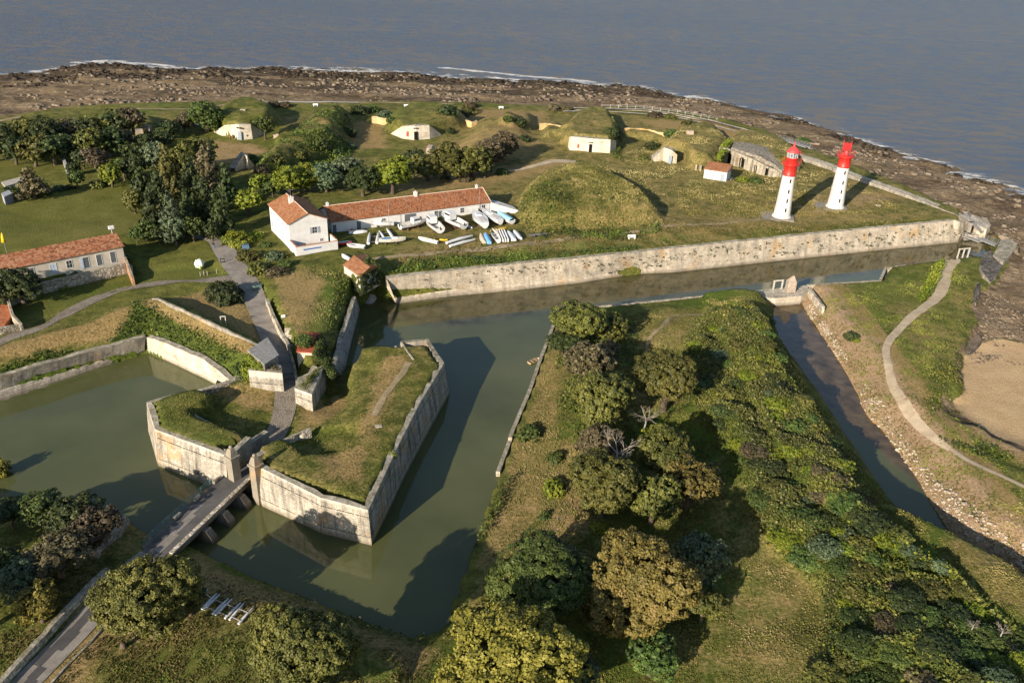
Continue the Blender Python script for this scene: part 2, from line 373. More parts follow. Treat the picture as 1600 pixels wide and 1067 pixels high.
MOAT = [(-150,687),(57,614),(230,554),(340,606),(318,640),(280,648),(231,672),(247,730),(345,766),(366,748),(392,738),(402,770),(415,792),(581,853),(702,617),(675,579),(625,582),(600,580),(541,577),(540,555),(560,482),(585,470),(622,478),(800,456),
 (985,432),(1050,427),(1200,411),(1497,379),(1499,360),(1530,372),(1548,392),(1530,401),(1475,405),(1384,419),(1375,439),(1262,446),(1170,455),(1035,470),(930,480),(872,489),(845,560),(827,612),(800,675),
 (797,690),(778,740),(755,800),(732,865),(712,915),(695,960),(682,988),(650,994),(612,986),(535,955),(480,932),(425,910),(400,901),(340,872),(300,852),(252,842),(207,818),(100,800),(0,776),(-150,745)]
MOAT2 = [(1211,477),(1250,474),(1285,530),(1330,602),(1350,650),(1380,677),(1415,727),(1437,760),(1450,785),(1470,817),(1482,837),(1512,857),(1550,875),(1600,897),(1640,915),(1640,935),(1597,901),(1500,850),(1407,806),(1355,735),
 (1312,665),(1277,612),(1240,560),(1215,522),(1210,500)]
RAV_L_TOP = [(272,613),(229,628),(242,670),(353,712)]           # outer edge, z=6
RAV_R_TOP = [(402,728),(500,779),(575,797),(625,690),(657,627),(694,567),(669,529),(627,533)]
ZR = 6.0; ZW = 6.0
D_POLY = [(860,480),(1175,450),(1212,476),(1218,530),(1290,625),(1370,745),(1420,810),(1640,925),(1640,1300),(600,1300),(640,993),(690,985),(760,790),(800,680)]
E_POLY = [(1250,474),(1262,446),(1384,430),(1550,390),(1590,430),(1500,600),(1700,900),(1640,930),(1480,840),(1340,620)]
def _mz(q):
    x, y = q
    if (x, y) in ((1530,401),(1475,405),(1384,419),(1375,439),(1262,446)): return 2.15
    if (x, y) in ((1170,455),(1035,470),(930,480),(872,489),(845,560),(827,612),(800,675),(797,690),(778,740)): return 1.0
    return .2
WM = [P2(*q, _mz(q)) for q in MOAT]; WM2 = poly(MOAT2, .2)

# ---------------------------------------------------------------- ground heights
CTRL = [(-300,215,4.2),(0,195,4.2),(200,170,4),(400,165,4),(640,165,4),(850,174,4),(1000,180,4.2),(1200,218,4.5),(1300,262,4.8),(1400,302,5.2),(1490,343,6.0),(1540,372,3.2),
 (612,430,5.8),(700,420,5.8),(800,409,5.8),(900,399,5.8),(1000,389,5.8),(1100,379,5.8),(1200,369,5.8),(1300,359,5.8),(1400,350,5.8),(1490,341,5.8),
 (640,400,6.6),(700,395,6.8),(800,385,6.8),(900,372,6.7),(1050,350,6.7),(1200,352,6.4),(1350,335,6.2),
 (470,402,6),(540,365,6),(600,375,6),(660,360,6),(760,345,6),(800,345,6),(690,385,6.6),(520,405,6.2),(1221,340,5.8),(1305,325,5.8),(1260,330,5.8),(1400,325,5.8),
 (700,310,5.5),(860,262,5.2),(1000,270,5),(1050,330,6),(1118,283,5.4),(1170,280,4.8),(1200,300,5.4),(600,260,5),(520,290,5.4),(400,300,5.2),(650,225,4.2),(760,225,4.6),(925,244,4.6),(1010,225,4.6),(850,210,4.8),(580,210,4.2),(375,225,4),(300,230,4.2),(470,200,5),
 (0,250,4.5),(100,330,5),(200,300,5),(0,380,6),(100,378,6),(-200,400,6),(100,470,4.6),(30,480,4.6),(200,430,5.2),(250,400,5.3),(300,400,5.4),(340,380,5.6),(380,440,5.2),(415,510,4.4),(440,590,3.6),(440,640,3.3),(425,690,3),(390,720,2.7),(350,760,2.6),(-200,560,5),(-200,500,5),
 (0,530,5.4),(150,480,5.4),(250,450,5.4),(330,500,5.3),(390,510,4.9),(0,565,5.6),(100,530,6.2),(200,490,7.0),(0,600,3.8),(150,560,4.0),(215,535,4.6),
 (430,440,6.2),(470,430,6.6),(520,430,6.6),(560,430,6.6),(460,480,6.8),(510,500,6.8),(530,450,6.8),(600,425,6.7),(480,520,6.4),(540,480,6.0),
 (480,660,3.2),(500,630,2.6),(525,600,1.8),(540,590,1.5),(400,620,3.6),(350,620,3.4),(380,650,3.5),
 (840,610,1.5),(860,560,1.5),(790,730,1.5),(760,820,1.6),(880,640,2.6),(850,760,2.6),(920,570,4.0),(900,700,4.0),(880,850,3.4),(830,900,3),(900,500,3.2),(1000,480,3),(1100,470,3.6),
 (1000,560,3),(1060,600,2.8),(1060,700,2.8),(1060,800,2.8),(1060,1000,3),(1130,950,3),(1180,800,4),(1200,900,3.5),(1240,950,3.5),(1150,485,5.0),(1190,540,5.6),(1240,640,5.6),(1160,620,4.8),(1110,640,3.8),(1130,720,4.2),(1200,720,5.2),(1300,740,5.7),(1380,820,5.6),(1480,880,5.2),(1600,950,5),(1400,950,5),(1300,860,5.0),(1500,1050,5),(1300,1030,4.5),(950,1050,3),(1640,1100,5),
 (1300,480,2.8),(1380,450,2.8),(1450,430,2.8),(1450,520,3.4),(1450,600,3.6),(1600,745,3.4),(1350,530,3.6),(1420,640,3.8),(1540,760,3.6),(1530,420,2.6),(1480,460,3),(1540,410,2.6),(1600,820,3.4),(1590,720,2.4),(1500,640,2.8),
 (250,900,2.8),(100,1000,3),(400,1000,3),(300,870,2.7),(600,1030,3),(0,850,3),(700,1050,3),(200,850,2.6),(-200,900,3),(500,1300,3),(1000,1300,3)]
CW = np.array([P(x, y, z) for x, y, z in CTRL])
xs = np.arange(-345, 345.1, .8); yl = [30.0]
while yl[-1] < 620: yl.append(yl[-1]+.5+.9*max(0, yl[-1]-120)/500)
ys = np.array(yl); X, Y = np.meshgrid(xs, ys)
def idw(X, Y):
    num = np.zeros(X.shape); den = np.zeros(X.shape)
    for px, py, pz in CW:
        w_ = 1/(((X-px)**2+(Y-py)**2)+6.0)**1.9; num += w_*pz; den += w_
    return num/den
G = idw(X, Y)
mask = {k: np.zeros(X.shape) for k in ('lush', 'dry', 'bare', 'rock', 'weed', 'sand', 'lawn')}
coast = [P2(x, y, -.5) for x, y in COAST]+[(400, 20), (400, -50), (-600, -50), (-600, 300)]
inner = [P2(x, y, 3.4) for x, y in INNER]+[(395, 15), (395, -45), (-590, -45), (-590, 200)]
N1 = fbm(X, Y, 30, 4, 1); N2 = fbm(X, Y, 7, 4, 2); N3 = fbm(X, Y, 2.6, 3, 3)
dC = sdist(X, Y, coast); dI = sdist(X, Y, inner)
t = np.clip(dC/np.maximum(dC-dI, .01), 0, 1)
beach = -.55+2.7*t**.9+(fbm(X, Y*2.2, 16, 5, 5)-.5)*2.2*np.clip(t*8, 0, 1)*np.clip((1-t)*5, .15, 1)+(N3-.5)*.9*np.clip(t*8, 0, 1)
beach = np.where(dC < 0, -.6+dC*.12+(N2-.5)*1.2*np.exp(dC/6), beach)
SANDP = poly([(1500,545),(1560,530),(1640,545),(1800,620),(1900,800),(1640,720),(1560,690),(1500,655),(1465,622),(1500,606),(1497,575)], 1.0)
dS = sdist(X, Y, SANDP); ksand = sstep(-3, 4, dS)
beach = beach*(1-ksand)+(1.1+(N2-.5)*.25)*ksand
land = G+(N2-.5)*.5+(N1-.5)*.6
kI = sstep(-1.2, 1.2, dI+(N3-.5)*1.5)
h = beach*(1-kI)+land*kI
mask['rock'] = np.where(dI < .5, 1.0, 0)*(1-ksand); mask['weed'] = np.clip(1.3-t*(1.75+1.0*sstep(-20, 90, X))+(fbm(X*.45, Y*1.6, 18, 5, 9)-.5)*3.6, 0, 1)*(1-kI)*(1-ksand)
mask['weed'] *= np.clip(1.35-np.maximum(0, X-20)/110, .45, 1); mask['sand'] = ksand*(1-kI)
def smooth_set(pl, z, w, off=0):
    global h
    d = sdist(X, Y, pl); k = sstep(off, off+w, d); h = h*(1-k)+z*k
def mound(pts, z, add, w=7, cut=None, rough=.25, zc=None):
    global h
    d = sdist(X, Y, poly(pts, z)); k = sstep(0, w, d)**.75
    if cut is not None: k = k*(1-sstep(-2.1, -1.0, sdist(X, Y, poly(cut, z if zc is None else zc))))
    h = h+add*k*(1+rough*(N2-.5)); return d
mound([(800,350),(810,305),(850,272),(900,262),(965,280),(1012,312),(1040,345),(1035,355),(950,366),(850,366)], 5.5, 3.5, 5)
mound([(800,350),(810,305),(850,272),(900,262),(965,280),(1012,312),(1040,345),(1035,355),(950,366),(850,366)], 5.5, 1.3, 14)
mound([(385,290),(400,255),(450,218),(505,180),(548,174),(556,200),(545,235),(485,262),(430,290)], 5, 6.0, 8)
mound([(445,200),(470,190),(470,208),(430,225),(425,215)], 5, 2.0, 4)
mound([(318,225),(335,180),(365,166),(410,166),(445,185),(440,225),(400,235),(350,235)], 4.5, 5.2, 6, [(315,200),(333,208),(352,216),(375,220),(395,217),(413,212),(440,205),(440,290),(315,290)], zc=4.0)
mound([(590,225),(600,190),(630,172),(690,172),(735,188),(730,215),(690,238),(620,240)], 4.5, 4.7, 6, [(590,200),(609,211),(628,217),(650,219),(672,218),(691,213),(740,200),(740,290),(590,290)], zc=4.2)
mound([(865,245),(872,210),(890,188),(925,180),(962,188),(975,215),(972,250),(925,260)], 4.6, 4.9, 5, [(860,221),(886,232),(893,235),(953,240),(963,236),(985,228),(985,290),(860,290)])
mound([(1010,250),(1040,215),(1085,203),(1130,208),(1150,235),(1125,268),(1095,270)], 5, 5.0, 6, [(1012,250),(1035,238),(1062,246),(1068,262),(1050,285),(1015,285)])
mound([(1130,225),(1150,205),(1240,230),(1260,262),(1235,280),(1190,265),(1135,252)], 5, 3.4, 4, [(1128,250),(1136,243),(1142,246),(1175,255),(1205,266),(1218,277),(1218,330),(1128,330)])
mound([(700,245),(740,190),(800,185),(838,210),(820,240),(760,262)], 5, 3.0, 8)
mound([(190,225),(205,190),(245,180),(265,200),(250,230),(200,255)], 5, 3.5, 6)
mound([(845,215),(848,196),(880,195),(890,215)], 5, 2.0, 3)
mound([(960,215),(975,198),(1040,205),(1070,190),(1100,195),(1060,215),(1042,222)], 5, 2.0, 4)
mound([(770,205),(790,180),(840,178),(842,200),(800,212)], 5, 2.5, 5)
# rampart west of the gate: crest with a dry bank towards the moat and a retaining wall on the inner side
RW = [(240,468),(405,541),(418,562),(400,575),(340,560),(250,512),(120,540),(-200,640),(-200,560),(0,535),(150,497)]
dR = sdist(X, Y, poly(RW, 6.5)); h = h+1.6*sstep(0, 3.0, dR)
RWL = [P(*q) for q in ((240,468,7.5),(290,486,7.45),(350,514,7.25),(405,541,7.0))]; dRW = sdist(X, Y, RWL, False)
wz = 7.5-.5*np.clip((X-RWL[0][0])/(RWL[-1][0]-RWL[0][0]), 0, 1); h = np.maximum(h, wz-.05-.42*np.maximum(dRW-1.0, 0))
INR = poly([(241,467),(280,440),(420,480),(440,545),(407,543)], 5.3)
kin = sstep(0, .8, sdist(X, Y, INR)); h = h*(1-kin)+(5.0+(N2-.5)*.3)*kin
# gate: east body above the road
EB = poly([(422,470),(430,500),(455,545),(475,565),(500,560),(540,470),(600,415),(560,390),(480,405),(430,430)], 6.4)
# road trench through the gate, the ravelin passage
ROADC = [(340,372,5.6),(362,410,5.4),(385,440,5.1),(408,490,4.7),(425,530,4.3),(447,585,3.7),(447,625,3.4),(437,665,3.2),(418,695,3.0),(385,727,2.75),(350,757,2.7),(300,805,2.7),(250,855,2.7),(196,898,2.8),(130,975,3.0),(40,1067,3.1),(-60,1180,3.1)]
def roadz(X, Y, R):
    p = np.array([P(*q) for q in R]); best = np.full(X.shape, 1e9); zz = np.zeros(X.shape)
    for a, b in zip(p[:-1], p[1:]):
        d = b-a; tt = np.clip(((X-a[0])*d[0]+(Y-a[1])*d[1])/(d[0]**2+d[1]**2), 0, 1)
        q = (X-a[0]-tt*d[0])**2+(Y-a[1]-tt*d[1])**2; z = a[2]+tt*d[2]; k = q < best; best = np.where(k, q, best); zz = np.where(k, z, zz)
    return np.sqrt(best), zz
kE = sstep(0, .9, sdist(X, Y, EB)); h = h*(1-kE)+np.maximum(h, 6.5+(N2-.5)*.5)*kE
# ravelins
RLb = [P2(*q, ZR) for q in RAV_L_TOP]; RRb = [P2(*q, ZR) for q in RAV_R_TOP]
RAVL = RLb+poly([(386,684)], 5)+poly([(412,668),(402,655),(345,632),(310,622)], 4)
RAVR = RRb+poly([(562,554),(540,587),(550,615),(525,655),(485,670),(430,697),(398,712)], 4.5)
dL = sdist(X, Y, RAVL); kL = sstep(-.3, .5, dL); dO = sdist(X, Y, [P2(*q, ZR) for q in [(272,613),(229,628),(242,670),(353,712),(362,705)]], False)
zL = np.where(dO < 5.6, ZR+.25-.05*dO, 3.9+(N2-.5)*.3); kk = sstep(5.2, 6.4, dO); zL = (ZR+.1-.02*dO)*(1-kk)+(3.7-.0*dO)*kk
h = h*(1-kL)+zL*kL
dRr = sdist(X, Y, RAVR); kR = sstep(-.3, .5, dRr); dO2 = sdist(X, Y, [P2(*q, ZR) for q in RAV_R_TOP], False)
zR_ = ZR+.1-.5*sstep(5.5, 9, dO2)-.7*sstep(8, 13, dO2)+(N2-.5)*.35
POC = poly([(437,694),(475,727),(528,716),(570,690),(560,670),(480,668)], 4.6); zR_ = zR_-1.0*sstep(0, 1.2, sdist(X, Y, POC))
h = h*(1-kR)+zR_*kR
dRd, zRd = roadz(X, Y, ROADC)
inr = np.minimum(sdist(X, Y, RAVL), 50); wid = np.where(Y > P2(0, 690, 3)[1], 2.4, 1.7)
kr = 1-sstep(wid, wid+.6, dRd); h = h*(1-kr)+(zRd-.03)*kr
# low garden strip east of the gate pier
LG = poly([(500,570),(545,580),(540,600),(520,640),(500,640),(497,600)], 2)
kg = sstep(0, 1.5, sdist(X, Y, LG)); h = h*(1-kg)+1.7*kg
# terrace in front of the long stone house
TER = poly([(-200,470),(0,424),(195,375),(215,420),(60,450),(0,465),(-200,512)], 6.6)
kt = sstep(-.2, .6, sdist(X, Y, TER)); h = h*(1-kt)+6.5*kt
LAWN = poly([(-200,560),(0,470),(60,452),(215,421),(330,408),(390,425),(300,440),(200,455),(100,500),(0,530)], 5)
kl = sstep(-.5, 2, sdist(X, Y, LAWN)); h = h*(1-kl)+(4.5+(N2-.5)*.2)*kl
FRW = sdist(X, Y, poly([(-200,520),(0,470),(60,448),(198,414),(214,424),(214,436),(60,476),(0,500),(-200,550)], 5.4)); h = np.where(FRW > -.5, np.minimum(h, 4.2), h)
h = h*(1-kr)+(zRd-.03)*kr
# water cuts
slope = np.full(X.shape, 60.0); base = np.full(X.shape, 0.0)
for pl, sl_, b in ((D_POLY, .16, 1.15), (E_POLY, .55, .5)):
    k = sdist(X, Y, poly(pl, 1.5)) > 0; slope = np.where(k, sl_, slope); base = np.where(k, b, base)
SWP = sdist(X, Y, poly([(-200,730),(0,770),(207,812),(255,845),(300,851),(400,900),(640,990),(600,1300),(-300,1300)], 1)) > 0
slope = np.where(SWP, .45, slope); base = np.where(SWP, .7, base)
LEDGE = sdist(X, Y, poly([(-200,705),(57,618),(228,557),(345,608),(360,590),(230,520),(57,575),(-200,650)], 1)) > 0
d1 = -sdist(X, Y, WM); d2 = -sdist(X, Y, WM2)
base = np.where((slope == .55) & (d1 < d2), 2.15, base)
e2 = (sdist(X, Y, poly([(1205,470),(1660,960),(1660,1300),(1100,1300),(1100,460)], 2)) > 0) & (d2 < 16)
slope = np.where(e2, .75, slope)
dW = np.minimum(d1, d2)
lim = base+slope*np.maximum(dW-.3, 0)
natural = slope < 30
hn = np.where(natural, np.minimum(h, lim), h)
cutk = np.where(natural, np.where(base > 2, sstep(.1, .8, dW), sstep(-.3, .5, dW)), sstep(.35, 1.3, dW))
CLT = []
def cliff(top, bot):
    global cutk
    d = sdist(X, Y, [P2(*q) for q in top]+[P2(x, y, .2) for x, y in reversed(bot)]); cutk = np.minimum(cutk, 1-sstep(-1.15, -.25, d)); CLT.append((sdist(X, Y, [P2(*q) for q in top], False), top[0][2]))
cliff([(604,434,6),(700,423,6),(900,403.5,6),(1050,388,6),(1200,373,6),(1350,358,6),(1497,343.5,6),(1506,347,6)], [(615,486),(704,476),(905,454),(985,440),(1053,436),(1200,420),(1350,404),(1498,386),(1506,378)])
cliff([(-200,640,3.9),(-60,603,3.9),(0,588,3.9),(57,572,3.9),(140,548,3.9),(228,526,3.9)], [(-200,712),(-60,675),(0,648),(57,626),(140,596),(232,562)])
cliff([(228,526,4.2),(262,537,4.2),(318,561,4.2),(359,593,4.2)], [(228,562),(270,584),(312,604),(340,612)])
cliff([(556,463,5.2),(548,490,5.2),(538,520,5.0),(528,555,4.6)], [(562,484),(556,507),(548,538),(541,570)])
h = -1.6*(1-cutk)+hn*cutk
SCRUB = [(1085,485),(1165,462),(1208,485),(1222,560),(1262,625),(1305,690),(1372,800),(1430,850),(1500,890),(1560,950),(1640,1010),(1640,1250),(1290,1250),(1250,1067),(1300,960),(1285,900),(1200,835),(1165,765),(1150,700),(1100,640),(1062,560)]
SCW = poly(SCRUB, 6); dSc = sdist(X, Y, SCW); kSc = sstep(-.5, 3, dSc); bumps = np.abs(fbm(X, Y, 4.5, 4, 77)-.5)*2; h = h+kSc*(.2+2.6*(1-bumps)*np.clip(fbm(X, Y, 11, 3, 78)*1.9-.35, .1, 1.5)+.6*N3)*cutk
IVY = [(-60,600),(0,566),(70,546),(125,538),(160,528),(198,503),(212,488),(245,492),(300,517),(390,560),(400,585),(358,592),(318,558),(262,535),(228,524),(140,546),(57,570),(0,587)]
IVW = poly(IVY, 5.2); kIv = sstep(-.3, 1.2, sdist(X, Y, IVW)); h = h+kIv*(.3+.9*fbm(X, Y, 4, 3, 79))*cutk
for dl, zt in CLT: h = np.where((dl < 9) & (h > 0), np.minimum(h, zt-.12+.62*np.maximum(dl-1.3, 0)), h)
CAU = sdist(X, Y, poly([(1160,457),(1268,444),(1266,458),(1252,480),(1212,482),(1190,468)], 1.5)); h = np.where(CAU > -.6, np.minimum(h, 1.2), h)
# beyond the last row of land towards the camera keep it plain
h0 = h
def gz(x, y):
    """ground height at a world point"""
    i = np.clip(np.searchsorted(ys, y)-1, 0, len(ys)-2); j = int(np.clip((x-xs[0])/.8, 0, len(xs)-2))
    fy = (y-ys[i])/(ys[i+1]-ys[i]); fx = (x-xs[j])/.8
    return float((h0[i, j]*(1-fx)+h0[i, j+1]*fx)*(1-fy)+(h0[i+1, j]*(1-fx)+h0[i+1, j+1]*fx)*fy)
def G3(px, py, dz=0.0):
    """photo point -> the point of the ground it shows (a few steps along the sight line)"""
    z = 4.0
    for _ in range(14):
        p = P(px, py, z); z = .5*z+.5*gz(p[0], p[1])
    p = P(px, py, z); return (p[0], p[1], z+dz)
# ---------------------------------------------------------------- what covers the ground
def paint(k, pts, v, f=2.0, z=4.5, closed=True, w=None):
    if closed: d = sdist(X, Y, poly(pts, z)); a = sstep(-f, f, d)
    else: d = sdist(X, Y, poly(pts, z), False); a = 1-sstep(w*.5, w*.5+f, d)
    mask[k] = mask[k]*(1-a)+v*a
L = dI > 0
mask['dry'][L] = (.25+.6*(N1-.5)+.5*(fbm(X, Y, 12, 4, 21)-.5))[L]; mask['lush'][L] = (.3+.8*(fbm(X, Y, 15, 4, 31)-.5))[L]
F_IN = [(560,300),(700,170),(1000,180),(1200,215),(1500,340),(1200,365),(800,400),(620,410)]
paint('dry', F_IN, .48, 12); paint('dry', [(700,165),(850,175),(850,200),(700,195)], .8, 5); paint('dry', [(1000,185),(1120,190),(1200,222),(1130,215),(1050,210)], .85, 4)
paint('dry', [(800,350),(810,305),(850,272),(900,262),(965,280),(1012,312),(1040,345),(1035,355),(950,366),(850,366)], .40, 4)
paint('dry', [(640,240),(800,205),(850,225),(820,245),(720,262)], .7, 5)
paint('bare', [(270,235),(300,215),(400,222),(420,235),(330,262),(275,258)], .42, 3); paint('dry', [(270,235),(300,215),(400,222),(420,235),(330,262),(275,258)], .8, 3)
paint('dry', [(560,190),(600,195),(605,230),(560,235),(545,215)], .8, 3); paint('dry', [(620,300),(760,270),(850,255),(900,256),(800,285),(700,300)], .8, 3)
paint('bare', [(1230,345),(1300,345),(1340,300),(1400,320),(1340,335),(1260,300)], .45, 4); paint('dry', [(1180,345),(1240,330),(1330,300),(1420,310),(1340,330),(1250,355)], .75, 4)
paint('dry', [(620,400),(830,380),(1000,350),(1200,345),(1480,338),(1480,343),(1200,365),(900,395),(620,425)], .55, 3)
paint('lush', [(640,412),(830,395),(1100,372),(1100,380),(830,408),(640,428)], .75, 2)
paint('dry', [(0,340),(190,290),(215,330),(190,360),(0,400)], .12, 3); paint('lush', [(0,340),(190,290),(215,330),(190,360),(0,400)], .35, 3)
paint('dry', [(240,470),(405,540),(400,560),(250,495),(100,520),(-100,570),(-100,550),(100,505)], .95, 1.5, 7)
paint('dry', [(265,468),(320,455),(395,480),(420,520),(410,535)], .8, 1.5, 5); paint('lush', [(0,470),(330,410),(330,425),(200,450),(0,520)], .6, 2)
paint('dry', [(430,430),(480,420),(505,440),(470,520),(450,500)], .9, 2, 6.6); paint('lush', [(520,420),(550,440),(520,510),(495,520)], .9, 2, 6.6)
paint('dry', [(350,600),(430,605),(430,640),(390,640),(340,615)], .7, 1.5, 3.6); paint('dry', [(465,640),(520,610),(545,620),(520,655),(470,680)], .75, 1.5, 3)
paint('dry', [(560,560),(640,540),(640,600),(600,660),(560,690),(480,730),(440,760),(560,780),(600,700),(640,620),(690,560),(665,535)], .42, 2, 5.5)
paint('dry', [(600,560),(640,560),(580,690),(560,685)], .8, 1.0, 5.5); paint('dry', [(500,712),(565,700),(560,750),(520,745)], .85, 1.2, 6)
paint('dry', [(230,630),(272,615),(290,650),(380,690),(350,705),(245,665)], .28, 1, 6); paint('lush', [(230,630),(272,615),(290,650),(380,690),(350,705),(245,665)], .55, 1, 6)
paint('lawn', [(-200,350),(0,322),(60,305),(185,288),(205,305),(218,335),(195,365),(100,385),(0,395),(-200,420)], 1.0, 1.5, 5.5); paint('lawn', [(-200,268),(0,254),(98,238),(104,262),(60,275),(0,285),(-200,300)], .8, 1.5, 4.8)
paint('lawn', [(215,425),(300,400),(320,385),(345,400),(352,422),(250,438)], .6, 1.5, 5.2); paint('lawn', [(0,520),(0,475),(70,455),(200,425),(330,412),(200,450),(80,490)], .5, 1.5, 4.8)
paint('lawn', [(200,1067),(330,985),(420,990),(480,1067),(400,1150),(150,1150)], .45, 3, 3); paint('lawn', [(1280,455),(1380,445),(1470,415),(1440,470),(1320,490)], .4, 3, 3)
# glacis with the trees
dD = sdist(X, Y, poly(D_POLY, 2)); kD = sstep(0, 3, dD)
mask['lush'] = mask['lush']*(1-kD)+(.62+.9*(fbm(X, Y, 9, 4, 41)-.5))*kD; mask['dry'] = mask['dry']*(1-kD)+(.30+.9*(fbm(X, Y, 11, 4, 43)-.5))*kD
paint('dry', [(872,500),(885,500),(880,600),(860,700),(850,800),(820,870),(745,885),(800,700),(835,610)], .62, 1.2, 1.8); paint('lush', [(872,500),(885,500),(880,600),(860,700),(850,800),(820,870),(745,885),(800,700),(835,610)], .35, 1.2, 1.8)
paint('bare', [(885,770),(905,790),(880,830),(845,870),(830,860),(865,800)], .55, 1.5, 2.6); paint('dry', [(880,690),(905,700),(930,820),(860,870),(830,860),(870,790)], .9, 2, 2.6)
paint('dry', [(1150,840),(1180,800),(1270,900),(1290,950),(1240,1067),(1150,1067),(1120,980)], .5, 4, 3.5); paint('dry', [(1000,500),(1080,480),(1030,540),(1010,620)], .55, 3, 3)
paint('dry', [(1490,830),(1640,910),(1640,990),(1530,920),(1470,860)], .65, 2, 5)
# south-east bank
kEE = sstep(0, 2, sdist(X, Y, poly(E_POLY, 2.5))); mask['lush'] = mask['lush']*(1-kEE)+(.55+.7*(fbm(X, Y, 10, 4, 51)-.5))*kEE; mask['dry'] = mask['dry']*(1-kEE)+(.38+.6*(fbm(X, Y, 10, 4, 53)-.5))*kEE
bank = (d2 < 11)&(sdist(X, Y, poly(E_POLY, 1.5)) > -1); bk = np.clip(1-d2/11, 0, 1)*bank
mask['bare'] = np.maximum(mask['bare'], np.clip(bk*1.5, 0, .62)*bank); mask['dry'] = np.maximum(mask['dry'], bank*.8)
paint('dry', [(1480,625),(1540,630),(1640,690),(1700,760),(1640,740),(1530,690),(1490,650)], .95, 2, 2.5); paint('bare', [(1480,625),(1540,630),(1640,690),(1700,760),(1640,740),(1530,690),(1490,650)], .55, 2, 2.5)
# bottom left
kS = SWP.astype(float); mask['lush'] = mask['lush']*(1-kS)+(.5+.8*(fbm(X, Y, 8, 4, 61)-.5))*kS; mask['dry'] = mask['dry']*(1-kS)+(.35+.7*(fbm(X, Y, 8, 4, 63)-.5))*kS
paint('dry', [(300,860),(420,920),(560,975),(640,1000),(690,1010),(650,1050),(560,1000),(430,960),(300,920)], .85, 2, 2.4)
paint('bare', [(195,970),(230,975),(225,1010),(205,1020)], .6, 1.5, 3); paint('dry', [(60,1067),(170,960),(200,960),(120,1067)], .8, 1.2, 3)
for kz, dr in ((kSc, .12), (kIv, .1)): mask['lush'] = mask['lush']*(1-kz)+.8*kz; mask['dry'] = mask['dry']*(1-kz)+dr*kz
for k in mask: mask[k] = np.where(dC > -1, mask[k], 0)
nv = X.size; ny, nx = X.shape
idx = np.arange(nv).reshape(ny, nx)
Fq = np.stack([idx[:-1, :-1], idx[:-1, 1:], idx[1:, 1:], idx[1:, :-1]], -1).reshape(-1, 4)
me = np_mesh('ground', np.stack([X, Y, h], -1).reshape(-1, 3), Fq, True)
for k, v in mask.items(): attr(me, k, v.ravel())
tag(link_mesh('ground', me, GROUND), kind='structure')

# ---------------------------------------------------------------- water
def grid_sheet(name, x0, x1, y0, y1, st, z, keep, attrs, mat):
    gx = np.arange(x0, x1+st, st); gy = np.arange(y0, y1+st, st); A, B = np.meshgrid(gx, gy); i = np.arange(A.size).reshape(A.shape)
    F = np.stack([i[:-1, :-1], i[:-1, 1:], i[1:, 1:], i[1:, :-1]], -1).reshape(-1, 4)
    k = keep(A, B).ravel(); F = F[k[F].all(1)]
    used = np.unique(F); rm = np.zeros(A.size, int); rm[used] = np.arange(len(used))
    V = np.stack([A, B, np.full(A.shape, z)], -1).reshape(-1, 3)[used]
    me = np_mesh(name, V, rm[F]); av = attrs(A, B)
    for n_, v in av.items(): attr(me, n_, v.ravel()[used])
    return link_mesh(name, me, mat)
def moat_attr(A, B):
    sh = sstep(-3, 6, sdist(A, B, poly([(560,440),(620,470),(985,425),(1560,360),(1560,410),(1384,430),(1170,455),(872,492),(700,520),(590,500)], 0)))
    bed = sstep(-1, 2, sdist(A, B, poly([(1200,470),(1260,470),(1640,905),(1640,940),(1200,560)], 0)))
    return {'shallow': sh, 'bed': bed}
mw = np.array(WM); mx = np.concatenate([mw, np.array(WM2)])
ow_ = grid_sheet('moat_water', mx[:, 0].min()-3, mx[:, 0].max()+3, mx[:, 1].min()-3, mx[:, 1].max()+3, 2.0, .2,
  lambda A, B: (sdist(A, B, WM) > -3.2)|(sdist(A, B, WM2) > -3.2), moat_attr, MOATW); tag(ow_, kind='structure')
def sea_attr(A, B):
    dc = -sdist(A, B, coast)
    f = np.exp(-np.maximum(dc, 0)/7.0)*.62
    surf = sdist(A, B, [P2(*q, -.5) for q in [(690,106),(760,113),(830,120),(900,125),(930,129)]], False); f = np.maximum(f, .8*np.exp(-(surf/3.0)**2))
    surf = sdist(A, B, [P2(*q, -.5) for q in [(520,106),(620,109),(700,116),(800,122)]], False); f = np.maximum(f, .5*np.exp(-(surf/5.0)**2))
    surf = sdist(A, B, [P2(*q, -.5) for q in [(120,98),(165,95),(215,99),(270,104)]], False); f = np.maximum(f, .75*np.exp(-(surf/4.0)**2))
    return {'foam': f}
os_ = grid_sheet('sea', -420, 420, 120, 640, 2.0, -.5, lambda A, B: sdist(A, B, coast) < 14, sea_attr, SEAW)
# the open sea joins the same sheet out to the horizon
me = os_.data
far = MB(); R_ = 9000
import bmesh
bm = bmesh.new(); bm.from_mesh(me)
lay = bm.verts.layers.float.get('foam')
def q(x0, x1, y0, y1):
    vs = [bm.verts.new((a, b, -.5)) for a, b in ((x0, y0), (x1, y0), (x1, y1), (x0, y1))]; bm.faces.new(vs)
q(-R_, R_, 640.5, R_); q(420.5, R_, -300, 640.5); q(-R_, -420.5, -300, 640.5)
q(345, 420.5, -300, 120)
bm.to_mesh(me); bm.free(); tag(os_, kind='structure')
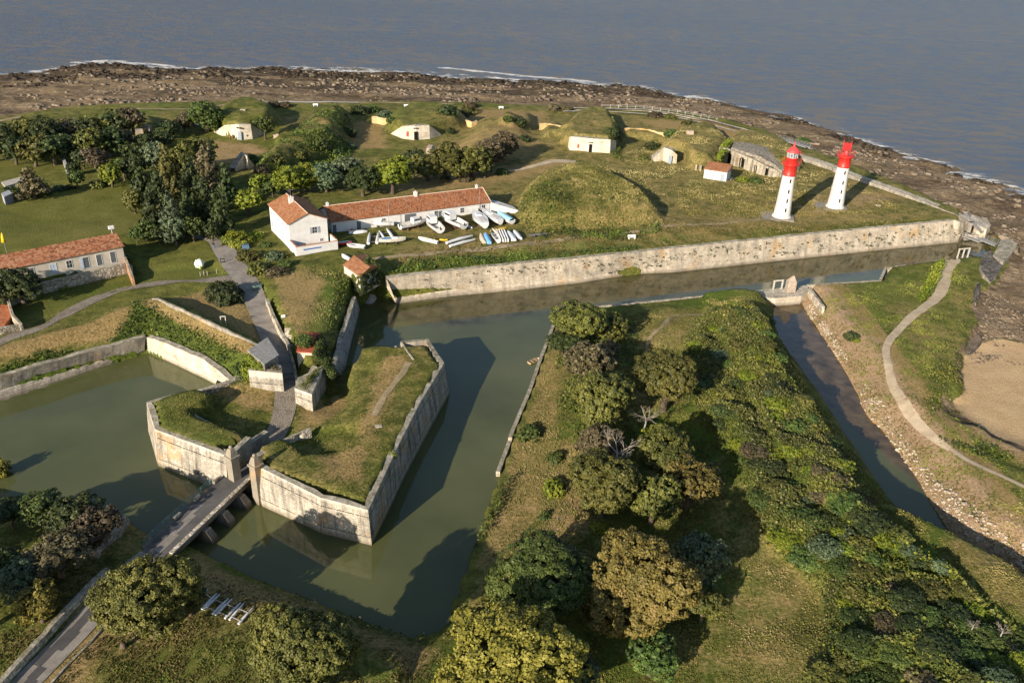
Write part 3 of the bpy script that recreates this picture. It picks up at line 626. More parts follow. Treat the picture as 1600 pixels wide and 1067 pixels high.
# ---------------------------------------------------------------- masonry walls
def inward(pts, ref):
    """per-point inland normals of a polyline; ref = a point on the inland side"""
    n = len(pts); out = []
    for i in range(n):
        a = Vector(pts[max(i-1, 0)][:2]); b = Vector(pts[min(i+1, n-1)][:2]); d = (b-a).normalized(); nn = Vector((-d.y, d.x))
        p = Vector(pts[i][:2])
        if nn.dot(Vector(ref[i][:2] if isinstance(ref, list) else ref[:2])-p) < 0: nn = -nn
        out.append(nn)
    return out
def rampart(name, levels, ref, capw=1.1, mat=STONE, topmat=TOPS, jit=.12, step=1.6, label=None, cat='wall', group=None, parent=None, down=2.2):
    """levels: [[(px,py,z)..] top ... bottom]; battered wall face with a worn cap that runs inland"""
    W = [[Vector(P(*q)) for q in L_] for L_ in levels]
    rows = [[] for _ in W]; us = []; u = 0
    n = len(W[0])
    for i in range(n-1):
        k = max(1, int((W[0][i+1]-W[0][i]).length/step))
        for j in range(k + (1 if i == n-2 else 0)):
            t = j/k
            for r, L_ in zip(rows, W): r.append(L_[i].lerp(L_[i+1], t))
            if len(rows[0]) > 1: u += (rows[0][-1]-rows[0][-2]).length
            us.append(u)
    corner = {0, len(rows[0])-1}
    nn = inward(rows[0], ref if isinstance(ref, list) else P(*ref))
    mb = MB()
    top = [p+Vector((0, 0, random.uniform(-jit, jit*.4))) for p in rows[0]]
    face = [top]
    for a in range(len(rows)-1):
        m_ = max(1, int(round((rows[a][0]-rows[a+1][0]).length/2.2)))
        for s in range(1, m_+1):
            t = s/m_; row = [p.lerp(q, t) for p, q in zip(rows[a], rows[a+1])]
            if s < m_: row = [p+Vector((0, 0, 0))+Vector((nn[i].x, nn[i].y, 0))*random.uniform(-.05, .05) for i, p in enumerate(row)]
            face.append(row)
    for a in range(len(face)-1):
        for i in range(len(us)-1):
            A, B, C, D = face[a][i], face[a][i+1], face[a+1][i+1], face[a+1][i]
            mb.face([D, C, B, A], [(us[i], D.z), (us[i+1], C.z), (us[i+1], B.z), (us[i], A.z)])
    cap = [p+Vector((nn[i].x, nn[i].y, 0))*(capw+random.uniform(-.15, .15))+Vector((0, 0, .05)) for i, p in enumerate(top)]
    bot = [p-Vector((0, 0, down)) for p in cap]
    mb.cur = 1
    for i in range(len(us)-1): mb.face([top[i], top[i+1], cap[i+1], cap[i]])
    mb.cur = 0
    for i in range(len(us)-1):
        mb.face([cap[i], cap[i+1], bot[i+1], bot[i]], [(us[i], 0), (us[i+1], 0), (us[i+1], -down), (us[i], -down)])
    for e in (0, -1):
        mb.face([face[-1][e], top[e], cap[e], bot[e]], [(0, face[-1][e].z), (0, top[e].z), (capw, cap[e].z), (capw, bot[e].z)])
    o = mb.build(name, [mat, topmat], parent)
    return tag(o, label, cat, group) if label else o
def freewall(name, pts, hgt, th=.5, mat=RUBBLE, topmat=TOPS, label=None, cat='wall', group=None, z=None, ground=True, taper=.85, jit=.08, step=1.2, parent=None, sink=.6):
    """free-standing wall along world points"""
    Q = [Vector(p) for p in pts]; R_ = []
    for a, b in zip(Q[:-1], Q[1:]):
        k = max(1, int((b-a).length/step)); R_ += [a.lerp(b, j/k) for j in range(k)]
    R_.append(Q[-1]); mb = MB(); u = 0; rows = []
    nn = inward(R_, R_[0]+Vector((1e3, 1e3, 0)))
    for i, p in enumerate(R_):
        g_ = gz(p.x, p.y) if ground else p.z
        n_ = Vector((nn[i].x, nn[i].y, 0)); zt = (g_ if z is None else z)+hgt+random.uniform(-jit, jit)
        if i: u += (p-R_[i-1]).length
        b0 = Vector((p.x, p.y, g_-sink)); t0 = Vector((p.x, p.y, zt))
        rows.append((b0-n_*th*.5, t0-n_*th*.5*taper, t0+n_*th*.5*taper, b0+n_*th*.5, u))
    for a, b in zip(rows[:-1], rows[1:]):
        ua, ub = a[4], b[4]
        mb.cur = 0
        mb.face([a[0], b[0], b[1], a[1]], [(ua, a[0].z), (ub, b[0].z), (ub, b[1].z), (ua, a[1].z)])
        mb.face([b[3], a[3], a[2], b[2]], [(ub, b[3].z), (ua, a[3].z), (ua, a[2].z), (ub, b[2].z)])
        mb.cur = 1; mb.face([a[1], b[1], b[2], a[2]])
    mb.cur = 0
    for r in (rows[0], rows[-1]): mb.face([r[0], r[1], r[2], r[3]], [(0, r[0].z), (0, r[1].z), (th, r[2].z), (th, r[3].z)])
    o = mb.build(name, [mat, topmat], parent)
    return tag(o, label, cat, group) if label else o
def z3(L_, z): return [(x, y, z) for x, y in L_]

rampart('curtain_wall', [z3([(604,434),(700,423),(800,413),(900,403.5),(985,395),(1050,388),(1200,373),(1350,358),(1497,343.5),(1506,347.5)], 6.0),
  [(608,462,1.4),(702,452,1.4),(803,444,1.4),(903,434,1.4),(988,422,1.2),(1052,421,1),(1200,404.5,1),(1350,388.5,1),(1497.5,374,1),(1505.5,369,1)],
  z3([(622,480),(704,468),(805,458),(905,446),(990,432),(1053,429),(1200,413),(1350,397),(1498,382),(1505,376)], -.3)],
  (1000,340,6), 1.1, stone_mat('curtain_masonry', (.50, .43, .33), (.36, .31, .24), (.13, .115, .09), .45, .32, .5), label='long pale stone rampart wall with tufts of weeds along the straight moat below the lighthouses')
rampart('west_curtain_wall', [z3([(-200,640),(-60,603),(0,588),(57,572),(140,548),(228,526)], 3.9), z3([(-200,662),(-60,624),(0,609),(57,591),(140,567),(226,545)], 1.3),
  z3([(-200,702),(-60,663),(0,634),(57,614),(140,585),(230,554)], -.3)], (100,480,5), 1.0, STONE_D, label='grey weathered moat wall with a rock ledge at the left edge of the photo')
rampart('moat_wall', [z3([(229,526),(262,537),(318,561),(359,593),(392,588)], 4.3), z3([(232,545),(275,563),(318,583),(352,601),(385,592)], 1.2),
  z3([(231,554),(275,574),(318,595),(342,607),(375,598)], -.3)], (330,530,5), 1.0, STONE_P, label='sunlit pale moat wall under the ivy slope left of the gate')
freewall('causeway_wall', [P(306,620,3.4),P(350,606,3.4),P(398,592,3.4)], 1.0, .9, RUBBLE, z=3.4, label='low dark rubble wall from the left bastion block to the gate', jit=.06, sink=3.5)
RV1 = empty('gate_bastion', (0, 0, 0), 0, 'smaller stone bastion block with a grass top left of the bridge', 'bastion')
RV2 = empty('gate_bastion', (0, 0, 0), 0, 'larger arrow-shaped stone bastion block with a grass top right of the bridge', 'bastion')
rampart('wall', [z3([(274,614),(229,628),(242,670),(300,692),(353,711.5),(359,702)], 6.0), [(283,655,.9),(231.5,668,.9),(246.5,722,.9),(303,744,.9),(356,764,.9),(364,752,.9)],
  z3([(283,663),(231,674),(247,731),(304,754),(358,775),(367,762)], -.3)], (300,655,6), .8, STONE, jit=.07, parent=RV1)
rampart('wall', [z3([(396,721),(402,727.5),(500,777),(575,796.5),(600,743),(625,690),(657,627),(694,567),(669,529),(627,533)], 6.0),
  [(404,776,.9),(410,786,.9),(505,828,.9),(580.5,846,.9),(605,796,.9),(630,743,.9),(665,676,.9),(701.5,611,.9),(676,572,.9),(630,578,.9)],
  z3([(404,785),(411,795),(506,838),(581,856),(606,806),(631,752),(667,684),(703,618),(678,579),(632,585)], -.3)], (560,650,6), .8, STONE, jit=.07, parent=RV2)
# walls lining the passage between the two bastions
freewall('passage_wall', [P(365,704,6),P(387,683,6)], 0, .8, STONE_D, z=6.0, parent=RV1, sink=.2, step=.9)
def block_wall(name, a, b, z0, z1, th, mat, parent=None, label=None, topmat=TOPS, **k):
    a = Vector((a[0], a[1], z0)); b = Vector((b[0], b[1], z0)); return freewall(name, [a, b], z1-z0, th, mat, topmat, ground=False, z=None, sink=1.0, parent=parent, label=label, step=1.0, **k)
for r, L_ in ((RV1, [(366,703),(388,682)]), (RV1, [(388,682),(415,664)]), (RV2, [(399,712),(431,695)])):
    a, b = P2(*L_[0], 6), P2(*L_[1], 6); block_wall('passage_wall', a, b, 2.6, 6.0 if L_[0][0] in (366, 399) else 5.0, .9, STONE_D, r, jit=.04, taper=.95)
for L_ in ([(431,695),(460,681),(485,671)], [(431,695),(455,704),(474,727)]):
    freewall('parapet_wall', [P(*q, 5.4) for q in L_], .25, .5, RUBBLE_P, ground=False, parent=RV2, sink=1.6, jit=.05)
for L_, z_ in (([(610,545),(640,590)], 5.7), ([(618,541),(647,586)], 5.7), ([(627,535),(646,562)], 6.1)):
    freewall('step_wall', [P(*q, z_) for q in L_], .12, .35, RUBBLE_P, ground=False, parent=RV2, sink=.7, jit=.05)
for L_ in ([(606,606),(585,645),(566,685)], [(613,612),(592,650),(574,688),(566,685)]):
    freewall('kerb_stones', [P(*q, 5.6) for q in L_], .1, .3, RUBBLE_P, ground=False, parent=RV2, sink=.5, jit=.05)
mb = MB(); c = Vector(P(588,671,5.6)); mb.obox(c, (1, .3), 0, 1.1, .8, 5.1, 5.95); mb.obox(c+Vector((.3, .2, 0)), (1, .3), 0, .5, .4, 5.95, 6.15); mb.build('stone_block', RUBBLE_P, RV2)
freewall('parapet_wall', [P(287,617,4.6),P(299,634,4.6),P(306,650,4.6),P(350,672,4.6),P(384,686,4.6)], .1, .35, RUBBLE_P, ground=False, parent=RV1, sink=.9, jit=.05)
# gate piers with ball finials
def gate_pier(px, py, label):
    b = P(px, py, 8.2); e = empty('gate_pier', (b[0], b[1], 1.0), math.radians(-35), label, 'pillar', 'finial pillars at the bridge gate')
    mb = MB(); mb.box(-.62, .62, -.62, .62, -1.6, 5.3); mb.box(-.78, .78, -.78, .78, 5.3, 5.6); mb.build('shaft', STONE, e)
    mb = MB(); mb.loft([[(-.6, -.6, 5.6), (.6, -.6, 5.6), (.6, .6, 5.6), (-.6, .6, 5.6)], [(-.45, -.45, 6.3), (.45, -.45, 6.3), (.45, .45, 6.3), (-.45, .45, 6.3)], [(-.3, -.3, 6.75), (.3, -.3, 6.75), (.3, .3, 6.75), (-.3, .3, 6.75)]], smooth=False, caps=True)
    mb.lathe([(.12, 6.75), (.2, 6.8), (.28, 6.95), (.24, 7.12), (.05, 7.2), (0, 7.2)], 10); mb.build('finial', STONE, e)
gate_pier(360,696,'pale stone pillar with a ball finial on the left side of the bridge gate')
gate_pier(397,709,'pale stone pillar with a ball finial on the right side of the bridge gate')

# gate tower on the left of the road: block wall with grassy top, hut with a flat slab roof
def prism(mb, pts, z0, z1, taper=None):
    """pts: world xy loop (counter-clockwise seen from above or not), straight walls with uv"""
    n = len(pts); u = 0
    for i in range(n):
        a, b = pts[i], pts[(i+1) % n]; l = math.hypot(b[0]-a[0], b[1]-a[1])
        mb.face([(a[0], a[1], z0), (b[0], b[1], z0), (b[0], b[1], z1), (a[0], a[1], z1)], [(u, z0), (u+l, z0), (u+l, z1), (u, z1)]); u += l
def lid(mb, pts, z): mb.face([(p[0], p[1], z) for p in pts])
GT = empty('gate_block', P(420,600,3.4), 0, 'pale stone gate block left of the road with a slate slab shelter behind it', 'gatehouse')
GT.location = (0, 0, 0)
tp = [P2(388,578,7), P2(441,583,7), P2(440,572,7), P2(424,560,7), P2(404,556,7)]
mb = MB(); prism(mb, tp, 2.5, 7.0); mb.cur = 1; lid(mb, tp, 7.0); mb.build('wall', [STONE, TOPS], GT)
rf = [P(387,549,8.2), P(418,528.5,8.2), P(436,556,8.2), P(413,571,8.2)]
mb = MB(); ctr = sum((Vector(p) for p in rf), Vector())/4; ins = [tuple(Vector(p).lerp(ctr, .1))[:2] for p in rf]; prism(mb, ins, 4.5, 8.2); mb.build('shelter_wall', STONE_D, GT)
mb = MB(); prism(mb, [p[:2] for p in rf], 8.15, 8.4); lid(mb, [p[:2] for p in rf], 8.4); mb.build('roof', plain('slate_slab', (.22, .215, .20), .85, .2, .15, 2), GT)
# gate pier block on the right
GP = empty('gate_block', (0, 0, 0), 0, 'pale stone gate block right of the road with a pointed end and moss on top', 'gatehouse')
tp = [P2(460,606,6.2), P2(487,616,6.2), P2(507,570,6.2), P2(497,574,6.2), P2(488,570,6.2), P2(481,583,6.2), P2(465,590,6.2)]
mb = MB(); prism(mb, tp, 1.0, 6.2); mb.cur = 1; lid(mb, tp, 6.2); mb.build('wall', [STONE, TOPS], GP)
# red-tiled guard room on the right
GR = empty('guard_room', (0, 0, 0), 0, 'small guard room with a bright red roof half covered by a bush, right of the road', 'building')
wl = [P2(464,549.5,7.0), P2(489,551,7.0), P2(500,522,7.0), P2(470,521,7.0)]
mb = MB(); prism(mb, wl, 2.5, 7.0); mb.build('wall', STONE_P, GR)
ctr = Vector((sum(p[0] for p in wl)/4, sum(p[1] for p in wl)/4)); ov = [tuple(Vector(p).lerp(ctr, -.05)) for p in wl]
mb = MB(); prism(mb, ov, 6.95, 7.15); mb.face([(p[0], p[1], 7.15) for p in ov], [(0, 0), (4, 0), (4, 5), (0, 5)]); mb.build('roof', plain('red_tarpaulin_roof', (.36, .085, .045), .8, .15, .25, 3), GR)
# row of small round vents in its wall
mb = MB(); a, b = Vector((*wl[0], 4.6)), Vector((*wl[1], 4.6)); dn = (b-a).normalized(); nn = Vector((dn.y, -dn.x, 0))
for i in range(7):
    c = a.lerp(b, .25+.1*i)+nn*.01; mb.tube(c-nn*.05, c+nn*.02, .11, n=8)
mb.build('vent', plain('dark_void', (.012, .011, .010), 1, 0), GR)
DARK = MT['dark_void']
# road retaining wall, steps up the east body
freewall('retaining_wall', [P(417,468,6),P(428,495,5.8),P(440,520,5.6),P(452,541,5.4)], 1.5, .6, RUBBLE_P, label='low pale retaining wall along the shaded road up to the steps', ground=True, sink=2.5)
freewall('retaining_wall', [P(452,541,5.6),P(459,565,5.2),P(463,590,5.0)], 1.0, .5, STONE_D, label='narrow dark wall between the road and the guard room', sink=2.5)
mb = MB(); a = Vector(P(452,513,6.4)); b = Vector(P(453,540,4.8))
for i in range(9):
    c = a.lerp(b, i/8); mb.obox(c, (1, -.1), 0, .8, .22, c.z-.9, c.z)
tag(mb.build('stone_steps', RUBBLE_P), 'short flight of pale stone steps beside the red-roofed guard room', 'steps')
# east gate flank wall above the shaded channel
rampart('flank_wall', [[(556,463,5.2),(548,490,5.2),(538,520,5.0),(528,555,4.6),(524,575,4.4)], [(562,482,.8),(556,505,.8),(548,535,.8),(541,566,.8),(534,590,1.0)], [(563,487,-.4),(557,509,-.4),(549,540,-.4),(542,572,-.4),(535,595,0)]],
  (500,500,6), .8, stone_mat('shaded_flank_masonry', (.34, .33, .31), (.22, .21, .2), (.07, .07, .07), .05), label='grey flank wall in shade beside the dark channel right of the gate')
mb = MB(); R1 = [P(566,440,4.2), P(585,440,3.6), P(592,452,1.8), (P(588,468,.5)), P(578,480,-.2), P(570,474,.2), P(565,455,1.6)]
c = sum((Vector(p) for p in R1), Vector())/len(R1)+Vector((0, 0, .2))
for i in range(len(R1)): mb.face([R1[i], R1[(i+1) % len(R1)], c])
tag(mb.build('concrete_ramp', plain('pale_concrete', (.36, .33, .28), .9, .1, .15, 1.5)), 'broken pale concrete apron where the ivy hut meets the moat corner', 'ramp')
# rampart inner retaining wall
freewall('retaining_wall', [P(238,466.5,7.6),P(247,467,7.6),P(290,486,7.5),P(350,514,7.3),P(407,541,7.0)], .12, .45, STONE_D, z=None, ground=False, label='thin stone edge of the dry grass rampart casting a long shadow left of the gate', sink=2.6)
# moat coping stones of the glacis
def coping(L_, z, label, h_=.16, th=.6):
    freewall('moat_coping', [P(*q, z) for q in L_], h_, th, RUBBLE_P, z=z, ground=False, label=label, sink=1.6, jit=.04, taper=1, cat='kerb')
coping([(872,490),(845,560),(827,612),(800,675),(797,684)], .9, 'thin pale stone coping on the moat bank beside the small brown rowing boat')
coping([(796,690),(778,738)], .9, 'broken pale coping on the moat bank below the lone round shrub')
coping([(1262,446),(1375,439),(1384,419),(1450,412.5),(1475,405)], 2.2, 'thin stone coping with a step in it at the lawn across the moat')
coping([(930,480),(1035,470),(1165,456)], 1.2, 'pale stone coping half hidden by grass in front of the wooded ground')
coping([(1265,451),(1287,481)], 2.9, 'short run of white stones at the corner by the sluice causeway', .3, .5)
# dry walls along the approach road
def cumulative(name, L_, h_, th, label, mat=RUBBLE, **k): return freewall(name, [G3(*q) for q in L_], h_, th, mat, label=label, **k)
cumulative('stone_wall', [(207,818),(182,838),(155,858),(147,873)], 1.3, 1.1, 'thick dark rubble wall at the water edge below the round shrubs', jit=.1)
cumulative('stone_wall', [(170,896),(145,918),(110,955),(70,1000),(40,1032),(8,1067),(-40,1120)], .9, .7, 'long rubble wall along the left side of the approach road', RUBBLE_P)
freewall('road_kerb', [G3(178,960),G3(140,1005),G3(100,1045),G3(70,1080)], .14, .28, RUBBLE_P, label='narrow pale kerb along the right side of the approach road', cat='kerb', sink=.3, jit=.02)
# terrace wall of the long stone house
rampart('terrace_wall', [z3([(-60,487),(0,468),(60,444),(130,427),(198,411),(207,416)], 6.5), z3([(-60,507),(0,488),(62,463),(132,446),(200,430),(209,434)], 3.9)], (100,380,6.5), .5, rubble_mat('terrace_rubble', (.10, .085, .06), (.28, .24, .18), (.50, .45, .36), 1.6),
  label='rough pale terrace wall with weeds below the long tiled house', down=1.5)
freewall('garden_wall', [P(193,398,7),P(200,415,6.4),P(208,437,5.6)], .5, .5, plain('brick_capped', (.36, .20, .12), .9, .1, .3, 2), label='ivy covered end wall running downhill from the long tiled house', z=None, ground=False, sink=2.6)
# brick-roofed ruin at the left edge
e = empty('walled_enclosure', (0, 0, 0), 0, 'ruined walled enclosure with a rusty red floor at the left edge of the photo', 'enclosure')
mb = MB(); fl = [P2(-60,470,5.2), P2(10,472,5.2), P2(19,495,5.2), P2(8,509,5.2), P2(-60,522,5.2)]; lid(mb, fl, 5.45); prism(mb, fl, 4, 5.45); mb.build('floor', plain('rust_brick', (.36, .13, .06), .9, .1, .3, 2), e)
freewall('wall', [P(13,471,6.2),P(20,493,6.2),P(33,507,5.8)], .2, .5, RUBBLE_P, ground=False, parent=e, sink=2.2)
freewall('wall', [P(-60,525,5.6),P(8,512,5.6),P(33,507,5.6)], .2, .5, RUBBLE, ground=False, parent=e, sink=2.0)
# ---------------------------------------------------------------- roads, paths, bridge
def ribbon(name, cl, wid, mat, dz=.06, z=None, seg=1.5, kind='structure', jit=0, smoothz=True, label=None, across=3):
    """strip draped over the ground along a centre line of world points"""
    Q = [Vector(p) for p in cl]
    # Catmull-Rom
    pts = []; W_ = wid if isinstance(wid, list) else [wid]*len(Q); ww = []
    for i in range(len(Q)-1):
        p0 = Q[max(i-1, 0)]; p1 = Q[i]; p2 = Q[i+1]; p3 = Q[min(i+2, len(Q)-1)]; k = max(2, int((p2-p1).length/seg))
        for j in range(k):
            t = j/k; pts.append(.5*((2*p1)+(p2-p0)*t+(2*p0-5*p1+4*p2-p3)*t*t+(3*p1-p0-3*p2+p3)*t**3)); ww.append(W_[i]*(1-t)+W_[i+1]*t)
    pts.append(Q[-1]); ww.append(W_[-1]); mb = MB(); rows = []; u = 0
    for i, p in enumerate(pts):
        d = (pts[min(i+1, len(pts)-1)]-pts[max(i-1, 0)]); d.z = 0; d.normalize(); n_ = Vector((-d.y, d.x, 0))
        if i: u += (p-pts[i-1]).length
        row = []
        for s in range(across+1):
            f = (s/across-.5)*ww[i]*(1+(random.uniform(-jit, jit) if s in (0, across) else 0)); q_ = p+n_*f
            zz = (z if z is not None else (gz(q_.x, q_.y) if smoothz else p.z))+dz; row.append((Vector((q_.x, q_.y, zz)), (u, f)))
        rows.append(row)
    for a, b in zip(rows[:-1], rows[1:]):
        for s in range(across): mb.face([a[s][0], b[s][0], b[s+1][0], a[s+1][0]], [a[s][1], b[s][1], b[s+1][1], a[s+1][1]], True)
    o = mb.build(name, mat); tag(o, label, None, None, kind); return o
def road_mat(name, a, b, c, sc=1.0):
    g = N(name, .95, .1); p = g.pos(); n1 = g.noise(p, .45*sc, 6, .65); n2 = g.noise(p, 5*sc, 4, .7)
    col = g.ramp(g.math('ADD', g.math('MULTIPLY', n1, .65), g.math('MULTIPLY', n2, .35)), [(.33, a), (.5, b), (.68, c)]); g.bump(n2, .4, .05); return g.col(col)
ASPH = road_mat('pale_worn_asphalt', (.13, .115, .095), (.22, .195, .165), (.30, .27, .23)); PATCH = road_mat('dark_asphalt_patch', (.055, .052, .05), (.075, .071, .068), (.10, .095, .09))
GRAVEL = road_mat('gravel_path', (.26, .20, .13), (.40, .32, .215), (.52, .43, .31)); DIRT = road_mat('worn_earth_path', (.15, .12, .06), (.26, .20, .12), (.38, .31, .2)); COBBLE = rubble_mat('cobbles', (.085, .07, .052), (.20, .17, .13), (.31, .265, .205), 3.5)
def GL(L_): return [G3(*q) for q in L_]
ribbon('road', [P(*q) for q in ROADC[:4]]+[P(*q) for q in ROADC[4:6]], [4.6,4.6,4.6,4.0,3.8,3.8], ASPH, .12, smoothz=True)
ribbon('road', [P(*q) for q in ROADC[5:11]], [3.8,3.6,3.2,3.2,3.3,3.3], COBBLE, .075)
ribbon('road', [P(*q) for q in ROADC[11:]], [3.4,3.2,3.1,3.1,3.1,3.1], ASPH, .07)
# the bridge
A = Vector(P(243,860,2.75)); B = Vector(P(398,716,2.75)); ax = (B-A); ax.z = 0; LB = ax.length; ax.normalize(); ay = Vector((-ax.y, ax.x, 0))
BR = empty('stone_bridge', (A.x, A.y, 0), math.atan2(ax.y, ax.x), 'narrow stone bridge on square piers crossing the moat to the gate', 'bridge')
mb = MB(); mb.box(0, LB, -2.35, 2.2, 2.15, 2.62); mb.box(1, LB, -2.1, 1.95, 1.75, 2.15)
mb.build('deck', STONE_D, BR)
mb = MB(); mb.box(.3, LB-3, -2.32, -1.75, 2.62, 2.82); mb.build('kerb', RUBBLE_P, BR)
mb = MB()
mb.face([(-1, -1.65, 2.70), (LB, -1.65, 2.70), (LB, 1.55, 2.70), (-1, 1.55, 2.70)]); mb.build('roadway', road_mat('bridge_asphalt', (.07, .066, .062), (.10, .094, .088), (.135, .127, .118)), BR)
mb = MB()
for zi, (x0, x1, y0, y1) in enumerate(((0, 3.5, -.75, .45), (3.5, 7.5, -.3, .75), (7.5, 9.6, .3, .8))): mb.face([(x0, y0, 2.706), (x1, y0, 2.706), (x1, y1, 2.706), (x0, y1, 2.706)])
mb.build('pale_patch', ASPH, BR)
for i, f in enumerate((.30, .475, .655, .81)):
    x = LB*f; mb = MB(); hx = .55
    v0 = [(-hx, -3.3), (hx, -3.3), (hx, 2.6), (-hx, 2.6)]
    mb.M = Matrix.Translation((x, 0, 0)); mb.loft([[(-.65, -4.0, -2), (.65, -4.0, -2), (.65, 3.0, -2), (-.65, 3.0, -2)], [(-.6, -3.7, .9), (.6, -3.7, .9), (.6, 2.7, .9), (-.6, 2.7, .9)], [(-.5, -2.9, 2.05), (.5, -2.9, 2.05), (.5, 2.1, 2.05), (-.5, 2.1, 2.05)]], smooth=False, caps=True)
    mb.build('pier', STONE_D, BR)
TEAL = plain('teal_metal', (.10, .20, .20), .5, .4, .1)
mb = MB(); yy = 2.05; x1 = LB-6.5
for i in range(int(x1/1.9)+1): mb.tube((.3+i*1.9, yy, 2.6), (.3+i*1.9, yy, 3.65), .035, n=6)
for z_ in (3.62, 3.3, 2.98): mb.tube((.3, yy, z_), (x1, yy, z_), .028, n=6)
mb.build('railing', TEAL, BR)
for k, f in enumerate((.30, .49, .69)):
    c = A+ax*LB*f+ay*1.75; mb = MB(); mb.M = Matrix.Translation((0, 0, 0)); mb.box(-.62, .62, -.17, .17, 0, .36); mb.box(-.58, .58, -.13, .13, .36, .42)
    o = mb.build('stone_bench', RUBBLE_P, None, (c.x, c.y, 2.72)); o.rotation_euler.z = math.atan2(ax.y, ax.x)
    tag(o, ['pale stone block by the bridge railing nearest the approach road', 'pale stone block by the middle of the bridge railing', 'pale stone block by the bridge railing nearest the gate'][k], 'stone block', 'stone blocks along the bridge railing')
# dark repair strips on the approach road
mb = MB()
RQ = [Vector(P(x, y, z_)) for x, y, z_ in ((196,898,2.8),(130,975,3.0),(40,1067,3.1),(-60,1180,3.1))]
def along(d):
    for a, b in zip(RQ[:-1], RQ[1:]):
        l = (b-a).length
        if d <= l: return a.lerp(b, d/l), (b-a).normalized()
        d -= l
    return b, (b-a).normalized()
for (s0, s1, y0, y1) in ((0, 2.4, -1.35, .1), (2.4, 5.6, -1.2, -.4), (5.6, 9.2, -.85, .2), (9.2, 12, -.95, .5), (12, 14.4, -1.1, -.1), (14.4, 16, -.35, .65), (16, 20, -.2, 1.0)):
    k = max(1, int((s1-s0)/.8))
    for j in range(k):
        c0, d0 = along(s0+(s1-s0)*j/k); c1, d1_ = along(s0+(s1-s0)*(j+1)/k); q_ = []
        for c, d, y in ((c0, d0, y0), (c1, d1_, y0), (c1, d1_, y1), (c0, d0, y1)):
            p = c+Vector((-d.y, d.x, 0))*y; q_.append((p.x, p.y, gz(p.x, p.y)+.095))
        mb.face(q_)
tag(mb.build('road_repair_patch', PATCH), None, None, None, 'structure')
# other paths
ribbon('path', GL([(-60,565),(0,532),(60,512),(110,487),(160,463),(200,450),(270,442),(325,438),(352,436),(376,432)]), [3.3,3.1,3,2.9,2.8,2.7,2.6,2.6,3.0,3.4], COBBLE, .07, jit=.08)
ribbon('path', GL([(343,380),(330,372),(315,371),(300,372)]), [3.4,3.4,3.0,2.6], ASPH, .09)
ribbon('path', [P(*q, 4.1) for q in [(-60,200),(0,189.5),(33,183)]], 2.2, DIRT, .08)
ribbon('path', GL([(200,171),(300,170),(355,163.5)]), 1.8, DIRT, .08, jit=.2)
ribbon('path', GL([(355,162),(440,159.5),(500,160),(560,160.5)]), [1.6,2.4,2.2,1.8], plain('pale_gravel', (.36, .33, .29), .95), .10, jit=.1)
ribbon('path', GL([(560,160.5),(640,161.5),(710,163)]), 1.8, DIRT, .10, jit=.2)
ribbon('path', GL([(690,283),(740,271),(800,267),(840,258),(868,252),(900,254)]), [1.6,1.6,1.8,2.2,4.4,4.4], GRAVEL, .07, jit=.15)
ribbon('path', GL([(560,403),(640,399),(760,389),(860,378),(960,366),(1060,352),(1150,347),(1225,343)]), [1.2,1.6,1.8,1.7,1.5,1.3,1.1,1.0], DIRT, .05, jit=.3)
ribbon('path', GL([(1538,398),(1505,402),(1488,408),(1477,425),(1474,445),(1466,462),(1448,478),(1425,495),(1402,518),(1388,535),(1384,548),(1388,570),(1392,592),(1402,615),(1418,640),(1438,666),(1470,692),(1512,720),(1560,742),(1620,770),(1700,805)]),
  [2.2,2.6,3.0,2.8,2.6,2.4,2.0,1.7,1.5,1.4,1.3,1.3,1.3,1.5,1.8,1.7,1.2,1.0,.9,.8,.8], GRAVEL, .07, jit=.1)
ribbon('path', GL([(1168,480),(1060,492),(1035,510),(1015,530),(1008,560)]), [.7,.8,.8,.6,.5], DIRT, .05, jit=.4)
ribbon('path', GL([(640,566),(622,592),(600,620),(585,650)]), [1.2,1.2,1.1,1.0], DIRT, .05, jit=.3)
# sea wall and coast path on the right
SW = [(895,170),(960,171),(1010,172.5),(1060,180),(1110,190),(1160,203),(1215,219)]
ribbon('coast_path', [P(*q, 4.6) for q in SW], 2.2, plain('blue_grey_asphalt', (.10, .10, .11), .9, .1), .25, smoothz=False)
ribbon('quay', [P(*q, 4.4) for q in [(880,174.5),(960,175.5),(1060,185),(1160,208),(1212,222)]], 1.6, RUBBLE_P, .15, smoothz=False)
freewall('sea_wall', [P(*q, 4.9) for q in [(895,168.5),(960,169.5),(1010,171),(1060,178.5),(1110,188),(1160,201),(1215,216)]], .1, .5, STONE_D, z=4.9, ground=False, label='low sea wall with a white post fence along the far coast path', sink=4)
SWB = [(1205,222),(1250,240),(1300,256),(1350,276),(1400,293),(1450,312),(1500,333),(1522,346)]
mb = MB()
o = rampart('sea_wall', [[(x, y, 5.6) for x, y in SWB], [(x+6, y+2, 1.5) for x, y in SWB]], (1300,330,5), 2.4, STONE_D, RUBBLE_P, label='broad stone sea wall between the lighthouses and the rocky shore', down=4, jit=.05)
freewall('parapet_wall', [P(x-4, y+6, 5.6) for x, y in SWB], .7, .5, STONE_D, RUBBLE, z=5.3, ground=False, label='stone parapet on the inland edge of the broad sea wall', sink=2)
